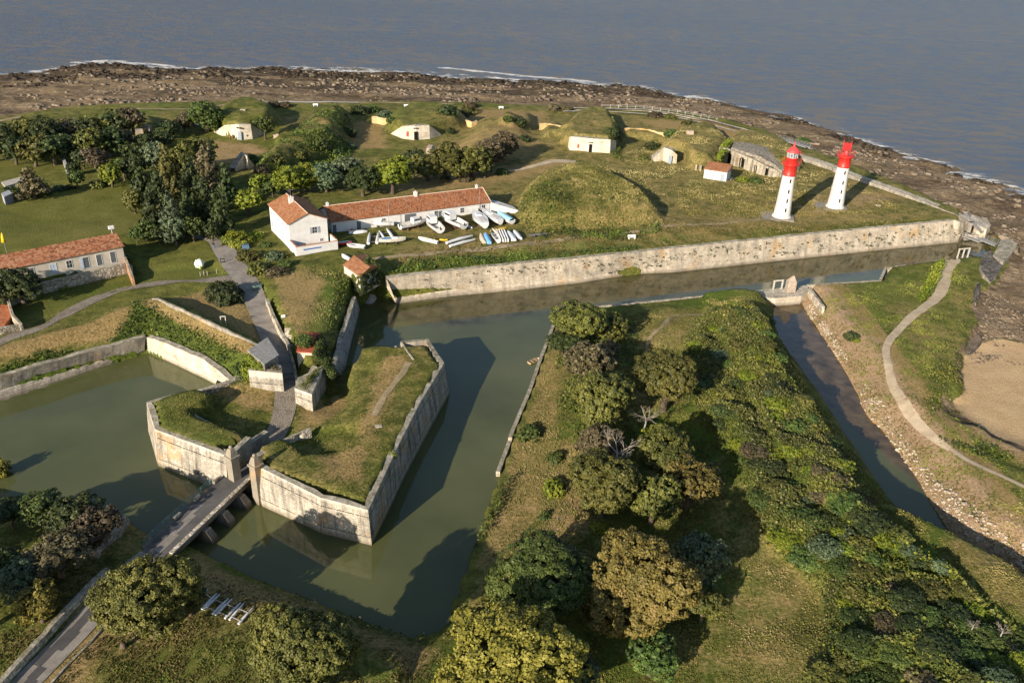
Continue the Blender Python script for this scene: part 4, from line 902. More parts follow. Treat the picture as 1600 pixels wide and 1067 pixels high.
# ---------------------------------------------------------------- buildings
GLASS = plain('window_glass', (.03, .035, .04), .15, .5, .1)
SHUT = plain('grey_shutter', (.26, .29, .33), .7, .2, .08)
DOORG = plain('grey_door', (.10, .11, .12), .6, .3, .08)
FRAMEW = plain('white_frame', (.66, .66, .64), .6, .3, .05)
def frame_of(a, b):
    """matrix with origin a, x towards b, y to the back (away from the camera), z up"""
    a = Vector(a); b = Vector(b); x = (b-a); x.z = 0; L_ = x.length; x.normalize(); y = Vector((-x.y, x.x, 0))
    return Matrix(((x.x, y.x, 0, a.x), (x.y, y.y, 0, a.y), (0, 0, 1, a.z), (0, 0, 0, 1))), L_
def set_frame(e, M): e.matrix_world = M
def opening(parent, x, z0, w, hh, kind='window', y=0.0, shut=False, name=None, mat=None, axis='x', open_=0):
    """a recessed opening: frame proud of the wall, dark pane behind; axis x = on the front wall, axis 'y' = on the left side wall"""
    def T(mb):
        if axis == 'y': mb.M = Matrix.Rotation(math.radians(-90), 4, 'Z') @ Matrix.Translation((0, 0, 0))
        return mb
    nm = name or kind
    mb = T(MB()); t = .07
    for q in ((x-w/2-t, x-w/2, z0-t, z0+hh+t), (x+w/2, x+w/2+t, z0-t, z0+hh+t), (x-w/2, x+w/2, z0+hh, z0+hh+t), (x-w/2, x+w/2, z0-t, z0)): mb.box(q[0], q[1], y-.05, y+.03, q[2], q[3])
    if kind == 'window': mb.box(x-.02, x+.02, y-.04, y+.02, z0, z0+hh); mb.box(x-w/2, x+w/2, y-.035, y+.02, z0+hh*.5-.02, z0+hh*.5+.02)
    f = mb.build(nm, FRAMEW, parent)
    mb = T(MB()); mb.box(x-w/2, x+w/2, y-.02, y+.02, z0, z0+hh); mb.build('pane' if kind == 'window' else 'leaf_panel', mat or (GLASS if kind == 'window' else DOORG), f)
    if shut:
        for s in (-1, 1):
            mb = T(MB()); cx = x+s*(w/2+w*.27+.08); mb.box(cx-w*.25, cx+w*.25, y-.09, y-.05, z0, z0+hh); mb.build('shutter', SHUT, parent)
    return f
def gable_roof(mb, L_, D_, ze, zr, ov=.25, th=.14, hip0=0, hip1=0, yr=None):
    yr = D_/2 if yr is None else yr
    x0, x1, y0, y1 = -ov, L_+ov, -ov, D_+ov
    sl = math.hypot(yr+ov, zr-ze); sb = math.hypot(D_-yr+ov, zr-ze)
    a, b, c, d = (x0, y0, ze-.05), (x1, y0, ze-.05), (x1, y1, ze-.05), (x0, y1, ze-.05); r0 = (x0+hip0, yr, zr); r1 = (x1-hip1, yr, zr)
    mb.face([a, b, r1, r0], [(0, 0), (x1-x0, 0), (x1-x0-hip1, sl), (hip0, sl)])
    mb.face([c, d, r0, r1], [(0, 0), (x1-x0, 0), (x1-x0-hip0, sb), (hip1, sb)])
    if hip0: mb.face([d, a, r0], [(0, 0), (D_+2*ov, 0), (yr, hip0)])
    if hip1: mb.face([b, c, r1], [(0, 0), (D_+2*ov, 0), (yr, hip1)])
    up = (0, 0, th)
    # eave thickness
    for p, q_ in ((a, b), (c, d))+(((d, a),) if True else ())+(((b, c),)):
        if p[1] != q_[1] and ((p[0] < 0 and not hip0) or (p[0] > 0 and not hip1)):
            r = r0 if p[0] < 0 else r1
            mb.face([p, q_, r]) if False else None
            for s, t in ((p, r), (r, q_)): mb.face([s, t, (t[0], t[1], t[2]-th), (s[0], s[1], s[2]-th)])
        else: mb.face([p, q_, (q_[0], q_[1], q_[2]-th), (p[0], p[1], p[2]-th)])
    mb.face([(a[0], a[1], a[2]-th), (d[0], d[1], d[2]-th), (c[0], c[1], c[2]-th), (b[0], b[1], b[2]-th)])
def gable_walls(mb, L_, D_, ze, zr, hip0=0, hip1=0, yr=None, z0=-1.0):
    yr = D_/2 if yr is None else yr
    mb.face([(0, 0, z0), (L_, 0, z0), (L_, 0, ze), (0, 0, ze)]); mb.face([(L_, D_, z0), (0, D_, z0), (0, D_, ze), (L_, D_, ze)])
    zz = zr-.16
    mb.face([(0, D_, z0), (0, 0, z0), (0, 0, ze), (0, D_, ze)] if hip0 else [(0, D_, z0), (0, 0, z0), (0, 0, ze), (0, yr, zz), (0, D_, ze)])
    mb.face([(L_, 0, z0), (L_, D_, z0), (L_, D_, ze), (L_, 0, ze)] if hip1 else [(L_, 0, z0), (L_, D_, z0), (L_, D_, ze), (L_, yr, zz), (L_, 0, ze)])
def chimney(parent, x, y, z, hh=1.0, w=.35, mat=WHITE):
    mb = MB(); mb.box(x-w, x+w, y-w*.7, y+w*.7, z-.8, z+hh); mb.box(x-w-.06, x+w+.06, y-w*.7-.06, y+w*.7+.06, z+hh, z+hh+.1); mb.tube((x, y, z+hh+.1), (x, y, z+hh+.35), .12, n=8)
    return mb.build('chimney', mat, parent)
# --- long boat house
M_, L1 = frame_of(P(519,364,5.9), P(765,331.5,5.9)); e = empty('boat_house', label='long low white building with a lichened orange tile roof behind the parked boats', cat='building'); set_frame(e, M_)
D1 = 9.5; mb = MB(); gable_walls(mb, L1, D1, 2.7, 4.9); mb.build('wall', WHITE, e)
mb = MB(); gable_roof(mb, L1, D1, 2.75, 5.0, .35); rf = mb.build('roof', [tile_mat('lichened_roof_tiles', [(.10, .06, .04), (.34, .12, .05), (.43, .17, .07), (.34, .25, .17)])], e)
mb = MB(); mb.tube((-.3, D1/2, 5.0), (L1+.3, D1/2, 5.0), .14, n=6); mb.build('ridge', plain('mortar_ridge', (.50, .36, .27), .9), rf)
chimney(rf, .6, D1/2, 4.9, .7, .3); chimney(rf, L1*.555, D1/2-.2, 4.9, 1.0, .4); chimney(rf, L1-1.5, D1/2, 4.9, .8, .28)
for x, z0, w, hh, kd in ((.8,0,.9,1.9,'door'),(8.3,0,1.0,2.0,'door'),(16.2,.9,.9,1.0,'window'),(24.8,0,3.0,2.2,'door'),(33.4,.4,.9,1.7,'window')):
    if x < L1: opening(e, x*L1/52, z0, w, hh, kd)
for px, kd, w, z0, hh in ((688,'door',1.0,0,2.0),(722,'window',1.0,.8,1.2),(755,'window',1.0,.7,1.4)):
    q_ = M_.inverted() @ Vector(P(px, 364-(px-519)*.132, 5.9)); opening(e, q_.x, z0, w, hh, kd)
mb = MB(); mb.tube((L1+.25, -.4, 2.6), (L1+.25, D1/2, 4.95), .16, n=6); mb.build('verge', MT['mortar_ridge'], rf)
# lean-to under a pale sheet at its right end
mb = MB(); M2 = M_.copy(); mb.M = M2; mb.loft([[(L1+.2, -.2, 0), (L1+.2, -.2, 2.5), (L1+.2, 3.6, 2.5), (L1+.2, 3.6, 0)], [(L1+3.2, -2.4, -.2), (L1+3.2, -2.4, 1.7), (L1+3.2, 1.8, 1.9), (L1+3.2, 1.8, 0)], [(L1+6.2, -4.6, -.3), (L1+6.2, -4.6, .9), (L1+5.9, -.9, 1.2), (L1+5.9, -.9, 0)]], smooth=False, caps=True)
tag(mb.build('covered_shed', plain('dirty_white_sheet', (.60, .57, .52), .8, .2, .2, 1.2)), 'lean-to covered with dirty white sheets at the right end of the boat house', 'shed')
# --- two-storey house
LH = 8.6; hx_ = math.radians(31)
M_ = Matrix.Translation((-49.2, 174.9, 6.0)) @ Matrix.Rotation(hx_, 4, 'Z'); e = empty('white_house', label='two storey white house with an orange tile roof, grey shutters and a walled yard', cat='house'); set_frame(e, M_)
DH = 15.0; ZE = 5.9; ZR_ = 7.8 #
mb = MB(); HB = MB()
# ridge runs front to back: gable faces the camera
def rotroof(mb, W_, D_, ze, zr, ov=.3, th=.14):
    hp = 2.6
    a, b, c, d = (-ov, -ov, ze), (W_+ov, -ov, ze), (W_+ov, D_+ov, ze), (-ov, D_+ov, ze); r0 = (W_/2, -ov, zr); r1 = (W_/2, D_+ov-hp*0, zr); s = math.hypot(W_/2+ov, zr-ze)
    mb.face([d, a, r0, r1], [(0, 0), (D_+2*ov, 0), (D_+2*ov, s), (0, s)]); mb.face([b, c, r1, r0], [(0, 0), (D_+2*ov, 0), (D_+2*ov, s), (0, s)])
    for p, q_ in ((d, a), (a, r0), (r0, b), (b, c), (c, r1), (r1, d)): mb.face([p, q_, (q_[0], q_[1], q_[2]-th), (p[0], p[1], p[2]-th)])
    mb.face([(p[0], p[1], p[2]-th) for p in (a, r0, r1, d)]); mb.face([(p[0], p[1], p[2]-th) for p in (r0, b, c, r1)])
z0 = -1
mb.face([(0, 0, z0), (LH, 0, z0), (LH, 0, ZE), (LH/2, 0, ZR_-.2), (0, 0, ZE)]); mb.face([(LH, DH, z0), (0, DH, z0), (0, DH, ZE), (LH/2, DH, ZR_-.2), (LH, DH, ZE)])
mb.face([(0, DH, z0), (0, 0, z0), (0, 0, ZE), (0, DH, ZE)]); mb.face([(LH, 0, z0), (LH, DH, z0), (LH, DH, ZE), (LH, 0, ZE)])
wh = mb.build('wall', WHITE, e)
mb = MB(); rotroof(mb, LH, DH, ZE, ZR_); rf = mb.build('roof', TILE_B, e)
mb = MB(); mb.tube((LH/2, -.3, ZR_), (LH/2, DH+.3, ZR_), .12, n=6); mb.build('ridge', MT['mortar_ridge'], rf)
chimney(rf, LH/2-.7, DH*.62, ZR_-.2, 1.1, .5)
mb = MB(); mb.tube((LH/2-.2, DH*.75, ZR_-.2), (LH/2-.2, DH*.75, ZR_+2.2), .04, n=6); mb.tube((LH/2-.9, DH*.75, ZR_+2.0), (LH/2+.5, DH*.75, ZR_+2.0), .03, n=5)
for k in range(5): mb.tube((LH/2-.9+.32*k, DH*.75-.35, ZR_+2.0), (LH/2-.9+.32*k, DH*.75+.35, ZR_+2.0), .02, n=5)
mb.build('aerial', plain('galvanised', (.38, .38, .38), .4, .5, .1, metal=.6), rf)
opening(e, LH*.66, 3.0, 1.0, 1.4, 'window', shut=True)
opening(e, LH*.82, .9, .7, .6, 'window')
for yy in (1.6, 4.6, 7.6, 10.6, 13.4):
    for z0_, hh in ((.9, 1.4), (3.7, 1.3)):
        mb = MB(); t = .06
        for q in ((yy-.5-t, yy-.5, z0_-t, z0_+hh+t), (yy+.5, yy+.5+t, z0_-t, z0_+hh+t), (yy-.5, yy+.5, z0_+hh, z0_+hh+t), (yy-.5, yy+.5, z0_-t, z0_)): mb.box(-.05, .03, q[0], q[1], q[2], q[3])
        f = mb.build('window', FRAMEW, e); mb = MB(); mb.box(-.02, .02, yy-.5, yy+.5, z0_, z0_+hh); mb.build('pane', SHUT, f)
# walled yard in front
y0 = -4.2; mb = MB(); t = .25; YH = 2.0
xR = LH+.7
mb.box(-.1, xR, y0, y0+t, -1.6, YH); mb.box(-.1, -.1+t, y0+t, 0, -1.6, YH+.2); mb.box(xR-t, xR, y0+t, 0, -1.6, YH+.2); mb.build('yard_wall', WHITE, e)
mb = MB(); mb.box(-.16, xR+.06, y0-.06, y0+t+.06, YH+.002, YH+.08); mb.box(-.16, -.1+t+.06, y0+t+.06, 0, YH+.2+.002, YH+.27); mb.box(xR-t-.06, xR+.06, y0+t+.06, 0, YH+.2+.002, YH+.27); mb.build('wall_capping', plain('brick_edge', (.36, .16, .09), .9), e)
mb = MB(); mb.box(.15, xR-t, y0+t, 0, -.2, .05); mb.build('yard_floor', plain('yard_concrete', (.28, .27, .25), .9), e)
mb = MB(); mb.box(1.6, 5.6, y0-.03, y0-.001, 1.0, 1.28); mb.build('blue_stripe', plain('blue_paint', (.03, .11, .36), .6), e)
mb = MB(); mb.box(3.2, 4.4, -2.2, -1.0, 1.1, 1.25); mb.box(3.25, 3.4, -2.1, -1.95, 0, 1.1); mb.box(4.2, 4.35, -2.1, -1.95, 0, 1.1); mb.box(4.7, 6.2, -2.4, -.9, .05, 1.0); mb.build('yard_shelf', plain('tan_board', (.45, .36, .24), .8), e)
# --- long stone house on the left
M_, L2 = frame_of(P(-75,464,6.5), P(195.5,407,6.5)); e = empty('long_tiled_house', label='long cream house with mottled tile roof and white framed doors at the left edge', cat='house'); set_frame(e, M_)
D2 = 7.0; mb = MB(); gable_walls(mb, L2, D2, 3.3, 4.9); mb.build('wall', CREAM, e)
mb = MB(); gable_roof(mb, L2, D2, 3.3, 5.0, .3); rf = mb.build('roof', TILE_C, e)
mb = MB(); mb.tube((L2-.6, D2/2, 4.8), (L2-.6, D2/2, 6.3), .05, n=6); mb.box(L2-1.1, L2-.1, D2/2-.3, D2/2+.3, 6.0, 6.6); mb.build('aerial_box', FRAMEW, rf)
for px, w, z0, hh, kd in ((17,1.1,1.0,1.3,'window'),(52,1.0,.1,2.35,'door'),(86,1.1,.5,1.9,'window'),(111,1.0,.9,1.5,'window'),(137,1.0,.1,2.3,'door'),(157,1.0,.1,2.3,'door'),(178.5,1.0,.1,2.3,'door'),(-20,1.1,.1,2.3,'door'),(-50,1.1,.9,1.4,'window')):
    q_ = M_.inverted() @ Vector(P(px, 407-(px-195.5)*.2107, 6.5)); f = opening(e, q_.x, z0, w, hh, kd, mat=(plain('pale_blue_shutter', (.42, .50, .58), .7) if px in (86, -50) else None))
    if px in (17, 137): 
        mb = MB(); mb.box(q_.x-w-.15, q_.x-w*.5-.12, -.1, -.05, z0, z0+hh); mb.build('shutter', plain('pale_blue_shutter', (.42, .50, .58), .7), e)
        if px == 17: mb = MB(); mb.box(q_.x+w*.5+.12, q_.x+w+.15, -.1, -.05, z0, z0+hh); mb.build('shutter', MT['pale_blue_shutter'], e)
# --- little ivy hut over the moat corner
M_, L3 = frame_of(P(545,426.5,6.4), P(586,424,6.0)); a3 = P(545,428,5.6); 
IV = empty('ivy_hut', (0, 0, 0), 0, 'small square hut with a patchy red roof half swallowed by ivy', 'hut')
c4 = [P2(537,412,8.6), P2(562,429,8.6), P2(593,413,8.6), P2(571,396,8.6)]
mb = MB(); prism(mb, c4, 4.0, 8.4); mb.build('wall', STONE_P, IV)
ctr = Vector((sum(p[0] for p in c4)/4, sum(p[1] for p in c4)/4)); ov = [tuple(Vector(p).lerp(ctr, -.08)) for p in c4]
mb = MB(); ra = ((ov[0][0]+ov[3][0])/2, (ov[0][1]+ov[3][1])/2, 9.2); rb = ((ov[1][0]+ov[2][0])/2, (ov[1][1]+ov[2][1])/2, 9.2)
IVW2 = []
rn_ = random.Random(4)
for i in range(60):
    t_ = rn_.random(); a_ = Vector(c4[1]).lerp(Vector(c4[2]), t_); IVW2.append((a_.x, a_.y, rn_.uniform(4.2, 8.3), rn_.uniform(.4, .75)))
for i in range(22):
    t_ = rn_.uniform(.45, 1); a_ = Vector(c4[0]).lerp(Vector(c4[1]), t_); IVW2.append((a_.x, a_.y, rn_.uniform(4.2, 4.6+3.6*t_), rn_.uniform(.35, .6)))
A3, B3, C3, D3 = [(p[0], p[1], 8.3) for p in ov]
mb.face([A3, B3, rb, ra], [(0, 0), (5, 0), (5, 3.5), (0, 3.5)]); mb.face([C3, D3, ra, rb], [(0, 0), (5, 0), (5, 3.5), (0, 3.5)]); mb.face([A3, ra, D3]); mb.face([B3, C3, rb]); mb.face([A3, D3, C3, B3]); mb.build('roof', TILE_B, IV)
# --- white hut by the old battery
M_, L4 = frame_of(P(1099,279,5.5), P(1134,284.5,5.5)); e = empty('white_hut', label='small white hut with an orange roof, grey door and window below the arched ruin', cat='hut'); set_frame(e, M_)
D4 = 5.5; mb = MB(); gable_walls(mb, L4, D4, 2.9, 3.5, yr=D4-.1); mb.build('wall', WHITE, e)
mb = MB(); gable_roof(mb, L4, D4, 2.9, 3.9, .2, yr=D4-.2); mb.build('roof', TILE_B, e)
opening(e, 2.6, 1.0, 1.1, 1.1, 'window', mat=SHUT); opening(e, 5.4, .05, 1.2, 2.1, 'door', mat=SHUT)
mb = MB(); mb.box(-1.2, L4+.8, -.5, D4+.5, -.8, -.1); mb.build('plinth', plain('pale_concrete', (.36, .33, .28)), e)
# --- the two lighthouses
g = N('lighthouse_white', .6, .3); pz = g.objc(); st_ = g.noise(g.scale(pz, (1.6, 1.6, .10)), 1.0, 6, .7); cl_ = g.ramp(st_, [(.38, (.40, .365, .31)), (.50, (.53, .52, .50)), (.6, (.58, .57, .55))]); cl_ = g.mix(g.rng(g.sep(pz)[2], .3, 2.2, .35, 0), cl_, (.36, .33, .26)); MT['lighthouse_white'] = g.col(cl_)
g = N('red_paint_weathered', .45, .4); pz = g.objc(); MT['red_paint'] = REDP = g.col(g.ramp(g.noise(g.scale(pz, (2, 2, .4)), 1.2, 6, .7), [(.35, (.30, .02, .015)), (.5, (.50, .018, .012)), (.66, (.58, .05, .035))]))
def lighthouse(px, py, zg, lantern, label):
    b = P(px, py, zg); e = empty('lighthouse', b, math.radians(-12), label, 'lighthouse', 'pair of red and white lighthouses')
    S = 1.0; mb = MB(); mb.box(-5.0, -.3, -3.6, 3.2, -1.2, .12); mb.box(-2.6, 3.0, -2.9, 2.6, -1.2, .16); mb.build('stone_platform', TOPS if False else plain('grey_paving', (.22, .20, .165), .9, .1, .15, 1), e)
    HT = 10.9
    mb = MB(); mb.lathe([(2.45, 0), (2.45, .35), (2.3, .55), (2.15, .6), (2.12, .8)], 40); mb.lathe([(2.12, .8), (1.95, 3), (1.72, 7.5), (1.55, HT)], 40); mb.build('tower', plain('lighthouse_white', (.70, .69, .66), .7, .25, .04, .6), e)
    mb = MB(); mb.lathe([(1.56, HT), (1.6, HT+.05), (1.6, HT+.25), (1.55, HT+.3), (1.52, HT+2.2), (1.7, HT+2.5), (2.15, HT+2.8), (2.2, HT+2.95), (2.2, HT+3.05), (0, HT+3.05)], 40); mb.build('collar', REDP, e)
    for k, z in enumerate((2.4, 4.8, 7.2, 9.8)):
        r = np.interp(z, [.8, 3, 7.5, HT], [2.12, 1.95, 1.72, 1.55]); a = math.radians(-75); mb = MB()
        c = Vector((math.cos(a)*r, math.sin(a)*r, z)); mb.M = Matrix.Translation(c) @ Matrix.Rotation(a, 4, 'Z'); mb.box(-.15, .06, -.17, .17, -.45, .45); w_ = mb.build('window', DARK, e)
        mb = MB(); mb.M = Matrix.Translation(c) @ Matrix.Rotation(a, 4, 'Z'); mb.box(-.1, .13, -.24, .24, -.58, -.45); mb.build('sill', plain('window_surround', (.35, .34, .32)), w_)
    G_ = HT+3.05
    mb = MB(); n = 16; Rg = 2.15 if lantern else 2.05
    for i in range(n):
        a = 2*math.pi*i/n; mb.tube((Rg*math.cos(a), Rg*math.sin(a), G_), (Rg*math.cos(a)*1.08, Rg*math.sin(a)*1.08, G_+1.1), .03, n=5)
    for z in (.4, .75, 1.1):
        k = 1+.08*z/1.1
        for i in range(32):
            a = 2*math.pi*i/32; a2 = 2*math.pi*(i+1)/32; mb.tube((Rg*k*math.cos(a), Rg*k*math.sin(a), G_+z), (Rg*k*math.cos(a2), Rg*k*math.sin(a2), G_+z), .028, n=5, caps=False)
    mb.build('railing', REDP, e)
    if lantern:
        mb = MB(); mb.lathe([(1.45, G_), (1.45, G_+1.35), (1.5, G_+1.4), (1.5, G_+1.5), (0, G_+1.5)], 32); mb.build('lantern_base', REDP, e)
        mb = MB(); mb.lathe([(1.28, G_+1.5), (1.28, G_+2.9)], 12, smooth=False); gl = mb.build('lantern', plain('lantern_glass', (.20, .22, .23), .12, .6, .5, 2), e)
        mb = MB()
        for i in range(12): a = 2*math.pi*i/12; mb.tube((1.3*math.cos(a), 1.3*math.sin(a), G_+1.5), (1.3*math.cos(a), 1.3*math.sin(a), G_+2.95), .04, n=5)
        mb.build('glazing_bar', FRAMEW, gl)
        mb = MB(); mb.lathe([(1.6, G_+2.85), (1.62, G_+3.0), (1.35, G_+3.35), (.9, G_+3.85), (.35, G_+4.2), (.25, G_+4.3), (.25, G_+4.55), (.32, G_+4.7), (.25, G_+4.95), (.06, G_+5.1), (.04, G_+5.7), (0, G_+5.7)], 32); mb.build('dome', plain('faded_red_paint', (.52, .05, .05), .5, .4, .06), e)
        mb = MB(); mb.box(1.55, 1.75, -.3, .3, G_+2.2, G_+3.2); mb.build('shade_panel', REDP, e)
    else:
        mb = MB()
        for s in (-1, 1): mb.tube((s*1.0, .4, G_), (s*1.0, .9, G_+3.6), .06, n=6); mb.tube((s*1.0, .9, G_+3.6), (s*1.0, .9, G_+4.2), .03, n=5)
        mb.build('mast', REDP, e)
        mb = MB()
        for i in range(3):
            for j in range(2): mb.box(-.92+i*.63, -.35+i*.63, .62+j*.1, .70+j*.1, G_+1.1+j*.98, G_+2.0+j*.98)
        mb.box(-1.0, 1.0, .78, .82, G_+1.0, G_+3.1); mb.build('red_screen', plain('dark_red_screen', (.33, .015, .015), .6), e)
        mb = MB(); mb.lathe([(.5, G_), (.55, G_+.9), (.35, G_+1.3), (0, G_+1.4)], 14); mb.box(-1.3, -.8, -.8, -.3, G_, G_+.8); mb.build('lamp_housing', plain('faded_red_paint', (.52, .05, .05)), e)
    return e
lighthouse(1221, 339, 5.8, True, 'red and white lighthouse with a glazed lantern and red dome, the nearer one')
lighthouse(1304.5, 324, 5.8, False, 'red and white lighthouse with an open flat top and a red screen')
# ---------------------------------------------------------------- gun casemates
def casemate(name, foot, ztop, zfoot, label, door=None, crest=None, mat=STONE_P, batter=.4, kind='casemate', niche=None, steps=False):
    """foot: px polyline at zfoot; crest: heights along it (fraction of ztop)"""
    e = empty(name, (0, 0, 0), 0, label, kind); n = len(foot); A_ = [Vector(P(x, y, zfoot)) for x, y in foot]
    nn = inward(A_, A_[n//2]+Vector((0, 30, 0))); mb = MB(); u = 0; k = 5; R_ = []
    for i in range(n-1):
        for j in range(k+(1 if i == n-2 else 0)):
            t = j/k; f = crest[i]*(1-t)+crest[i+1]*t; f = f if not steps else math.floor(f*7)/7+.04
            p = A_[i].lerp(A_[i+1], t); q_ = nn[i].lerp(nn[i+1], t); R_.append((p, Vector((q_.x, q_.y, 0)), max(.05, f)*(ztop-zfoot)))
    for i, (p, nv_, hh) in enumerate(R_):
        if i: u += (p-R_[i-1][0]).length
        R_[i] = (p, nv_, hh, u)
    for a, b in zip(R_[:-1], R_[1:]):
        b0, b1 = a[0]-Vector((0, 0, 1)), b[0]-Vector((0, 0, 1)); t0 = a[0]+a[1]*batter+Vector((0, 0, a[2])); t1 = b[0]+b[1]*batter+Vector((0, 0, b[2]))
        mb.cur = 0; mb.face([b0, b1, t1, t0], [(a[3], b0.z), (b[3], b1.z), (b[3], t1.z), (a[3], t0.z)])
        c0, c1 = t0+a[1]*2.3, t1+b[1]*2.3; mb.cur = 1; mb.face([t0, t1, c1, c0]); mb.cur = 0; mb.face([c0, c1, c1-Vector((0, 0, 2)), c0-Vector((0, 0, 2))])
    mb.build('wall', [mat, TOPS], e)
    def slab(px, py, w, hh, z_, m_, nm, arch=False):
        p = Vector(P(px, py, zfoot)); i = min(range(len(R_)), key=lambda i: (R_[i][0]-p).length); p, nv_ = R_[i][0], R_[i][1].normalized(); fz = zfoot+z_
        sx = Vector((nv_.y, -nv_.x, 0)); mb = MB(); out = []; off = nv_*(batter*(z_)/(ztop-zfoot))
        pts = [(-w/2, 0), (w/2, 0), (w/2, hh)]+([(w/2*math.cos(a), hh+w/2*math.sin(a)) for a in (math.pi*.25, math.pi*.5, math.pi*.75)] if arch else [])+[(-w/2, hh)]
        for d in (-.08, .3): out.append([p+sx*a+nv_*(d+batter*(z_+b_)/(ztop-zfoot))+Vector((0, 0, z_+b_)) for a, b_ in pts])
        mb.loft(out, caps=True, smooth=False); return mb.build(nm, m_, e)
    for q in (door or []): slab(*q)
    return e
DW_ = plain('weathered_blue_door', (.22, .25, .28), .8)
casemate('casemate', [(333,208),(352,214),(375,219),(395,217.5),(413,212)], 9.0, 4.0, 'pale curved stone casemate front with a blue door beside a big green tree', [(372,219,1.3,2.6,0,DW_,'door'),(362,218,.9,1.0,.1,plain('black_bin', (.02, .02, .022)),'hatch'),(387,219,.4,.4,1.0,DARK,'vent'),(372,219,1.8,.35,3.6,DARK,'lunette')], [.05,.75,1,.95,.25])
casemate('casemate', [(609,210.5),(628,217),(650,219),(672,217.5),(691,212.5)], 8.8, 4.2, 'pale stepped stone casemate front with a dark door and a red hatch', [(650,219,1.2,2.7,0,DARK,'door'),(636,218,.8,1.6,.9,REDP,'hatch'),(650,219,1.6,.3,3.6,DARK,'lintel')], [.05,.9,1,1,.1], steps=False)
casemate('casemate', [(886.5,231),(890,235),(922,238.5),(953,240.5),(963,236)], 9.0, 4.6, 'square fronted pale casemate with a small dark door under a grassy mound', [(921.5,238.5,1.0,2.6,0,DARK,'door'),(904,236,.6,1.2,1.0,REDP,'hatch'),(921.5,238.5,1.4,.25,3.0,DARK,'lintel')], [.8,1,1,1,.75])
casemate('casemate', [(1021,253),(1035,251),(1046,256),(1057,256)], 9.2, 5.0, 'small pale casemate entrance with winged side walls half under ivy', [(1045,256,1.2,2.4,0,DW_,'door')], [.15,.95,1,.65])
casemate('casemate', [(369,268),(385,262),(388,265),(398,262)], 9.2, 5.2, 'broken pale stone casemate corner among dark bushes behind the white house', [], [.2,1,.9,.25])
for L_, z_, lb in (([(581,183),(590,183.5),(600,186),(608,189)], 6.6, 'yellow ochre retaining wall left of the stepped casemate'), ([(728,188),(737,191),(745,190)], 6.6, 'short broken ochre wall right of the stepped casemate'),
   ([(843,194),(858,194),(872,196.5),(890,200)], 6.8, 'yellow ochre retaining wall left of the square casemate'), ([(975,202),(990,201.5),(1015,204),(1039,210)], 6.8, 'yellow ochre retaining wall right of the square casemate')):
    freewall('retaining_wall', [P(*q, z_) for q in L_], .3, .6, STONE_O, z=None, ground=False, label=lb, sink=2.2, jit=.2, step=1.0)
# arched ruin with a rough stone back
AR = empty('arched_battery', (0, 0, 0), 0, 'long ruined gun battery of dark stone with arched openings and bright ivy', 'ruin')
foot = [Vector(P(x, y, 5.0)) for x, y in ((1121,252),(1134,254.5),(1152,261),(1175,269),(1199,276),(1218,277))]; top_z = [9.4,9.4,9.2,8.8,7.8,6.6]
nn = inward(foot, foot[2]+Vector((5, 30, 0))); mb = MB(); u = 0; seg = []
for i in range(len(foot)-1):
    L_ = (foot[i+1]-foot[i]).length; k = max(1, int(L_/.5))
    for j in range(k): seg.append((foot[i].lerp(foot[i+1], j/k), nn[i].lerp(nn[i+1], j/k), top_z[i]*(1-j/k)+top_z[i+1]*j/k, u+L_*j/k))
    u += L_
seg.append((foot[-1], nn[-1], top_z[-1], u))
AW = stone_mat('dark_battery_masonry', (.42, .37, .28), (.24, .21, .16), (.05, .045, .035), .25, .35, .9)
arches = []
for x, y in ((1137,255.5),(1157,263),(1179,270),(1196,275)):
    p = Vector(P(x, y, 5.0)); i = min(range(len(seg)), key=lambda i: (seg[i][0]-p).length); arches.append((seg[i][3], 1.05 if x < 1160 else .75, 2.3 if x < 1160 else 1.6))
for a, b in zip(seg[:-1], seg[1:]):
    um = (a[3]+b[3])/2; z0 = 4.0
    for (c_, w_, h_) in arches:
        d = abs(um-c_)
        if d < w_: z0 = 5.0+h_+math.sqrt(max(0, 1-(d/w_)**2))*w_
    for s_, off in ((0, 0), (1, .9)):
        A0 = a[0]+Vector((a[1].x, a[1].y, 0))*off; B0 = b[0]+Vector((b[1].x, b[1].y, 0))*off
        ta, tb = max(a[2], z0+.2), max(b[2], z0+.2)
        v = [(A0.x, A0.y, z0), (B0.x, B0.y, z0), (B0.x, B0.y, tb), (A0.x, A0.y, ta)]; mb.cur = 0; mb.face(v if not s_ else v[::-1], [(a[3], z0), (b[3], z0), (b[3], tb), (a[3], ta)] if not s_ else [(a[3], ta), (b[3], tb), (b[3], z0), (a[3], z0)])
    A0, B0 = a[0], b[0]; A1 = A0+Vector((a[1].x, a[1].y, 0))*.9; B1 = B0+Vector((b[1].x, b[1].y, 0))*.9
    ta, tb = max(a[2], z0+.2), max(b[2], z0+.2)
    mb.cur = 1; mb.face([(A0.x, A0.y, ta), (B0.x, B0.y, tb), (B1.x, B1.y, tb), (A1.x, A1.y, ta)])
    if z0 > 4.1: mb.cur = 0; mb.face([(A0.x, A0.y, z0), (A1.x, A1.y, z0), (B1.x, B1.y, z0), (B0.x, B0.y, z0)])
mb.build('arcade_wall', [AW, TOPS], AR)
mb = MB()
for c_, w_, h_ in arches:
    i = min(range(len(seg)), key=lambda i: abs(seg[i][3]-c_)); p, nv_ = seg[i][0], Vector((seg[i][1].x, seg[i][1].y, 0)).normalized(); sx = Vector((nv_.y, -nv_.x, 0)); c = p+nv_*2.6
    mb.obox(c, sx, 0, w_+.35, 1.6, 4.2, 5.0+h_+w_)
mb.build('vault_recess', DARK, AR)
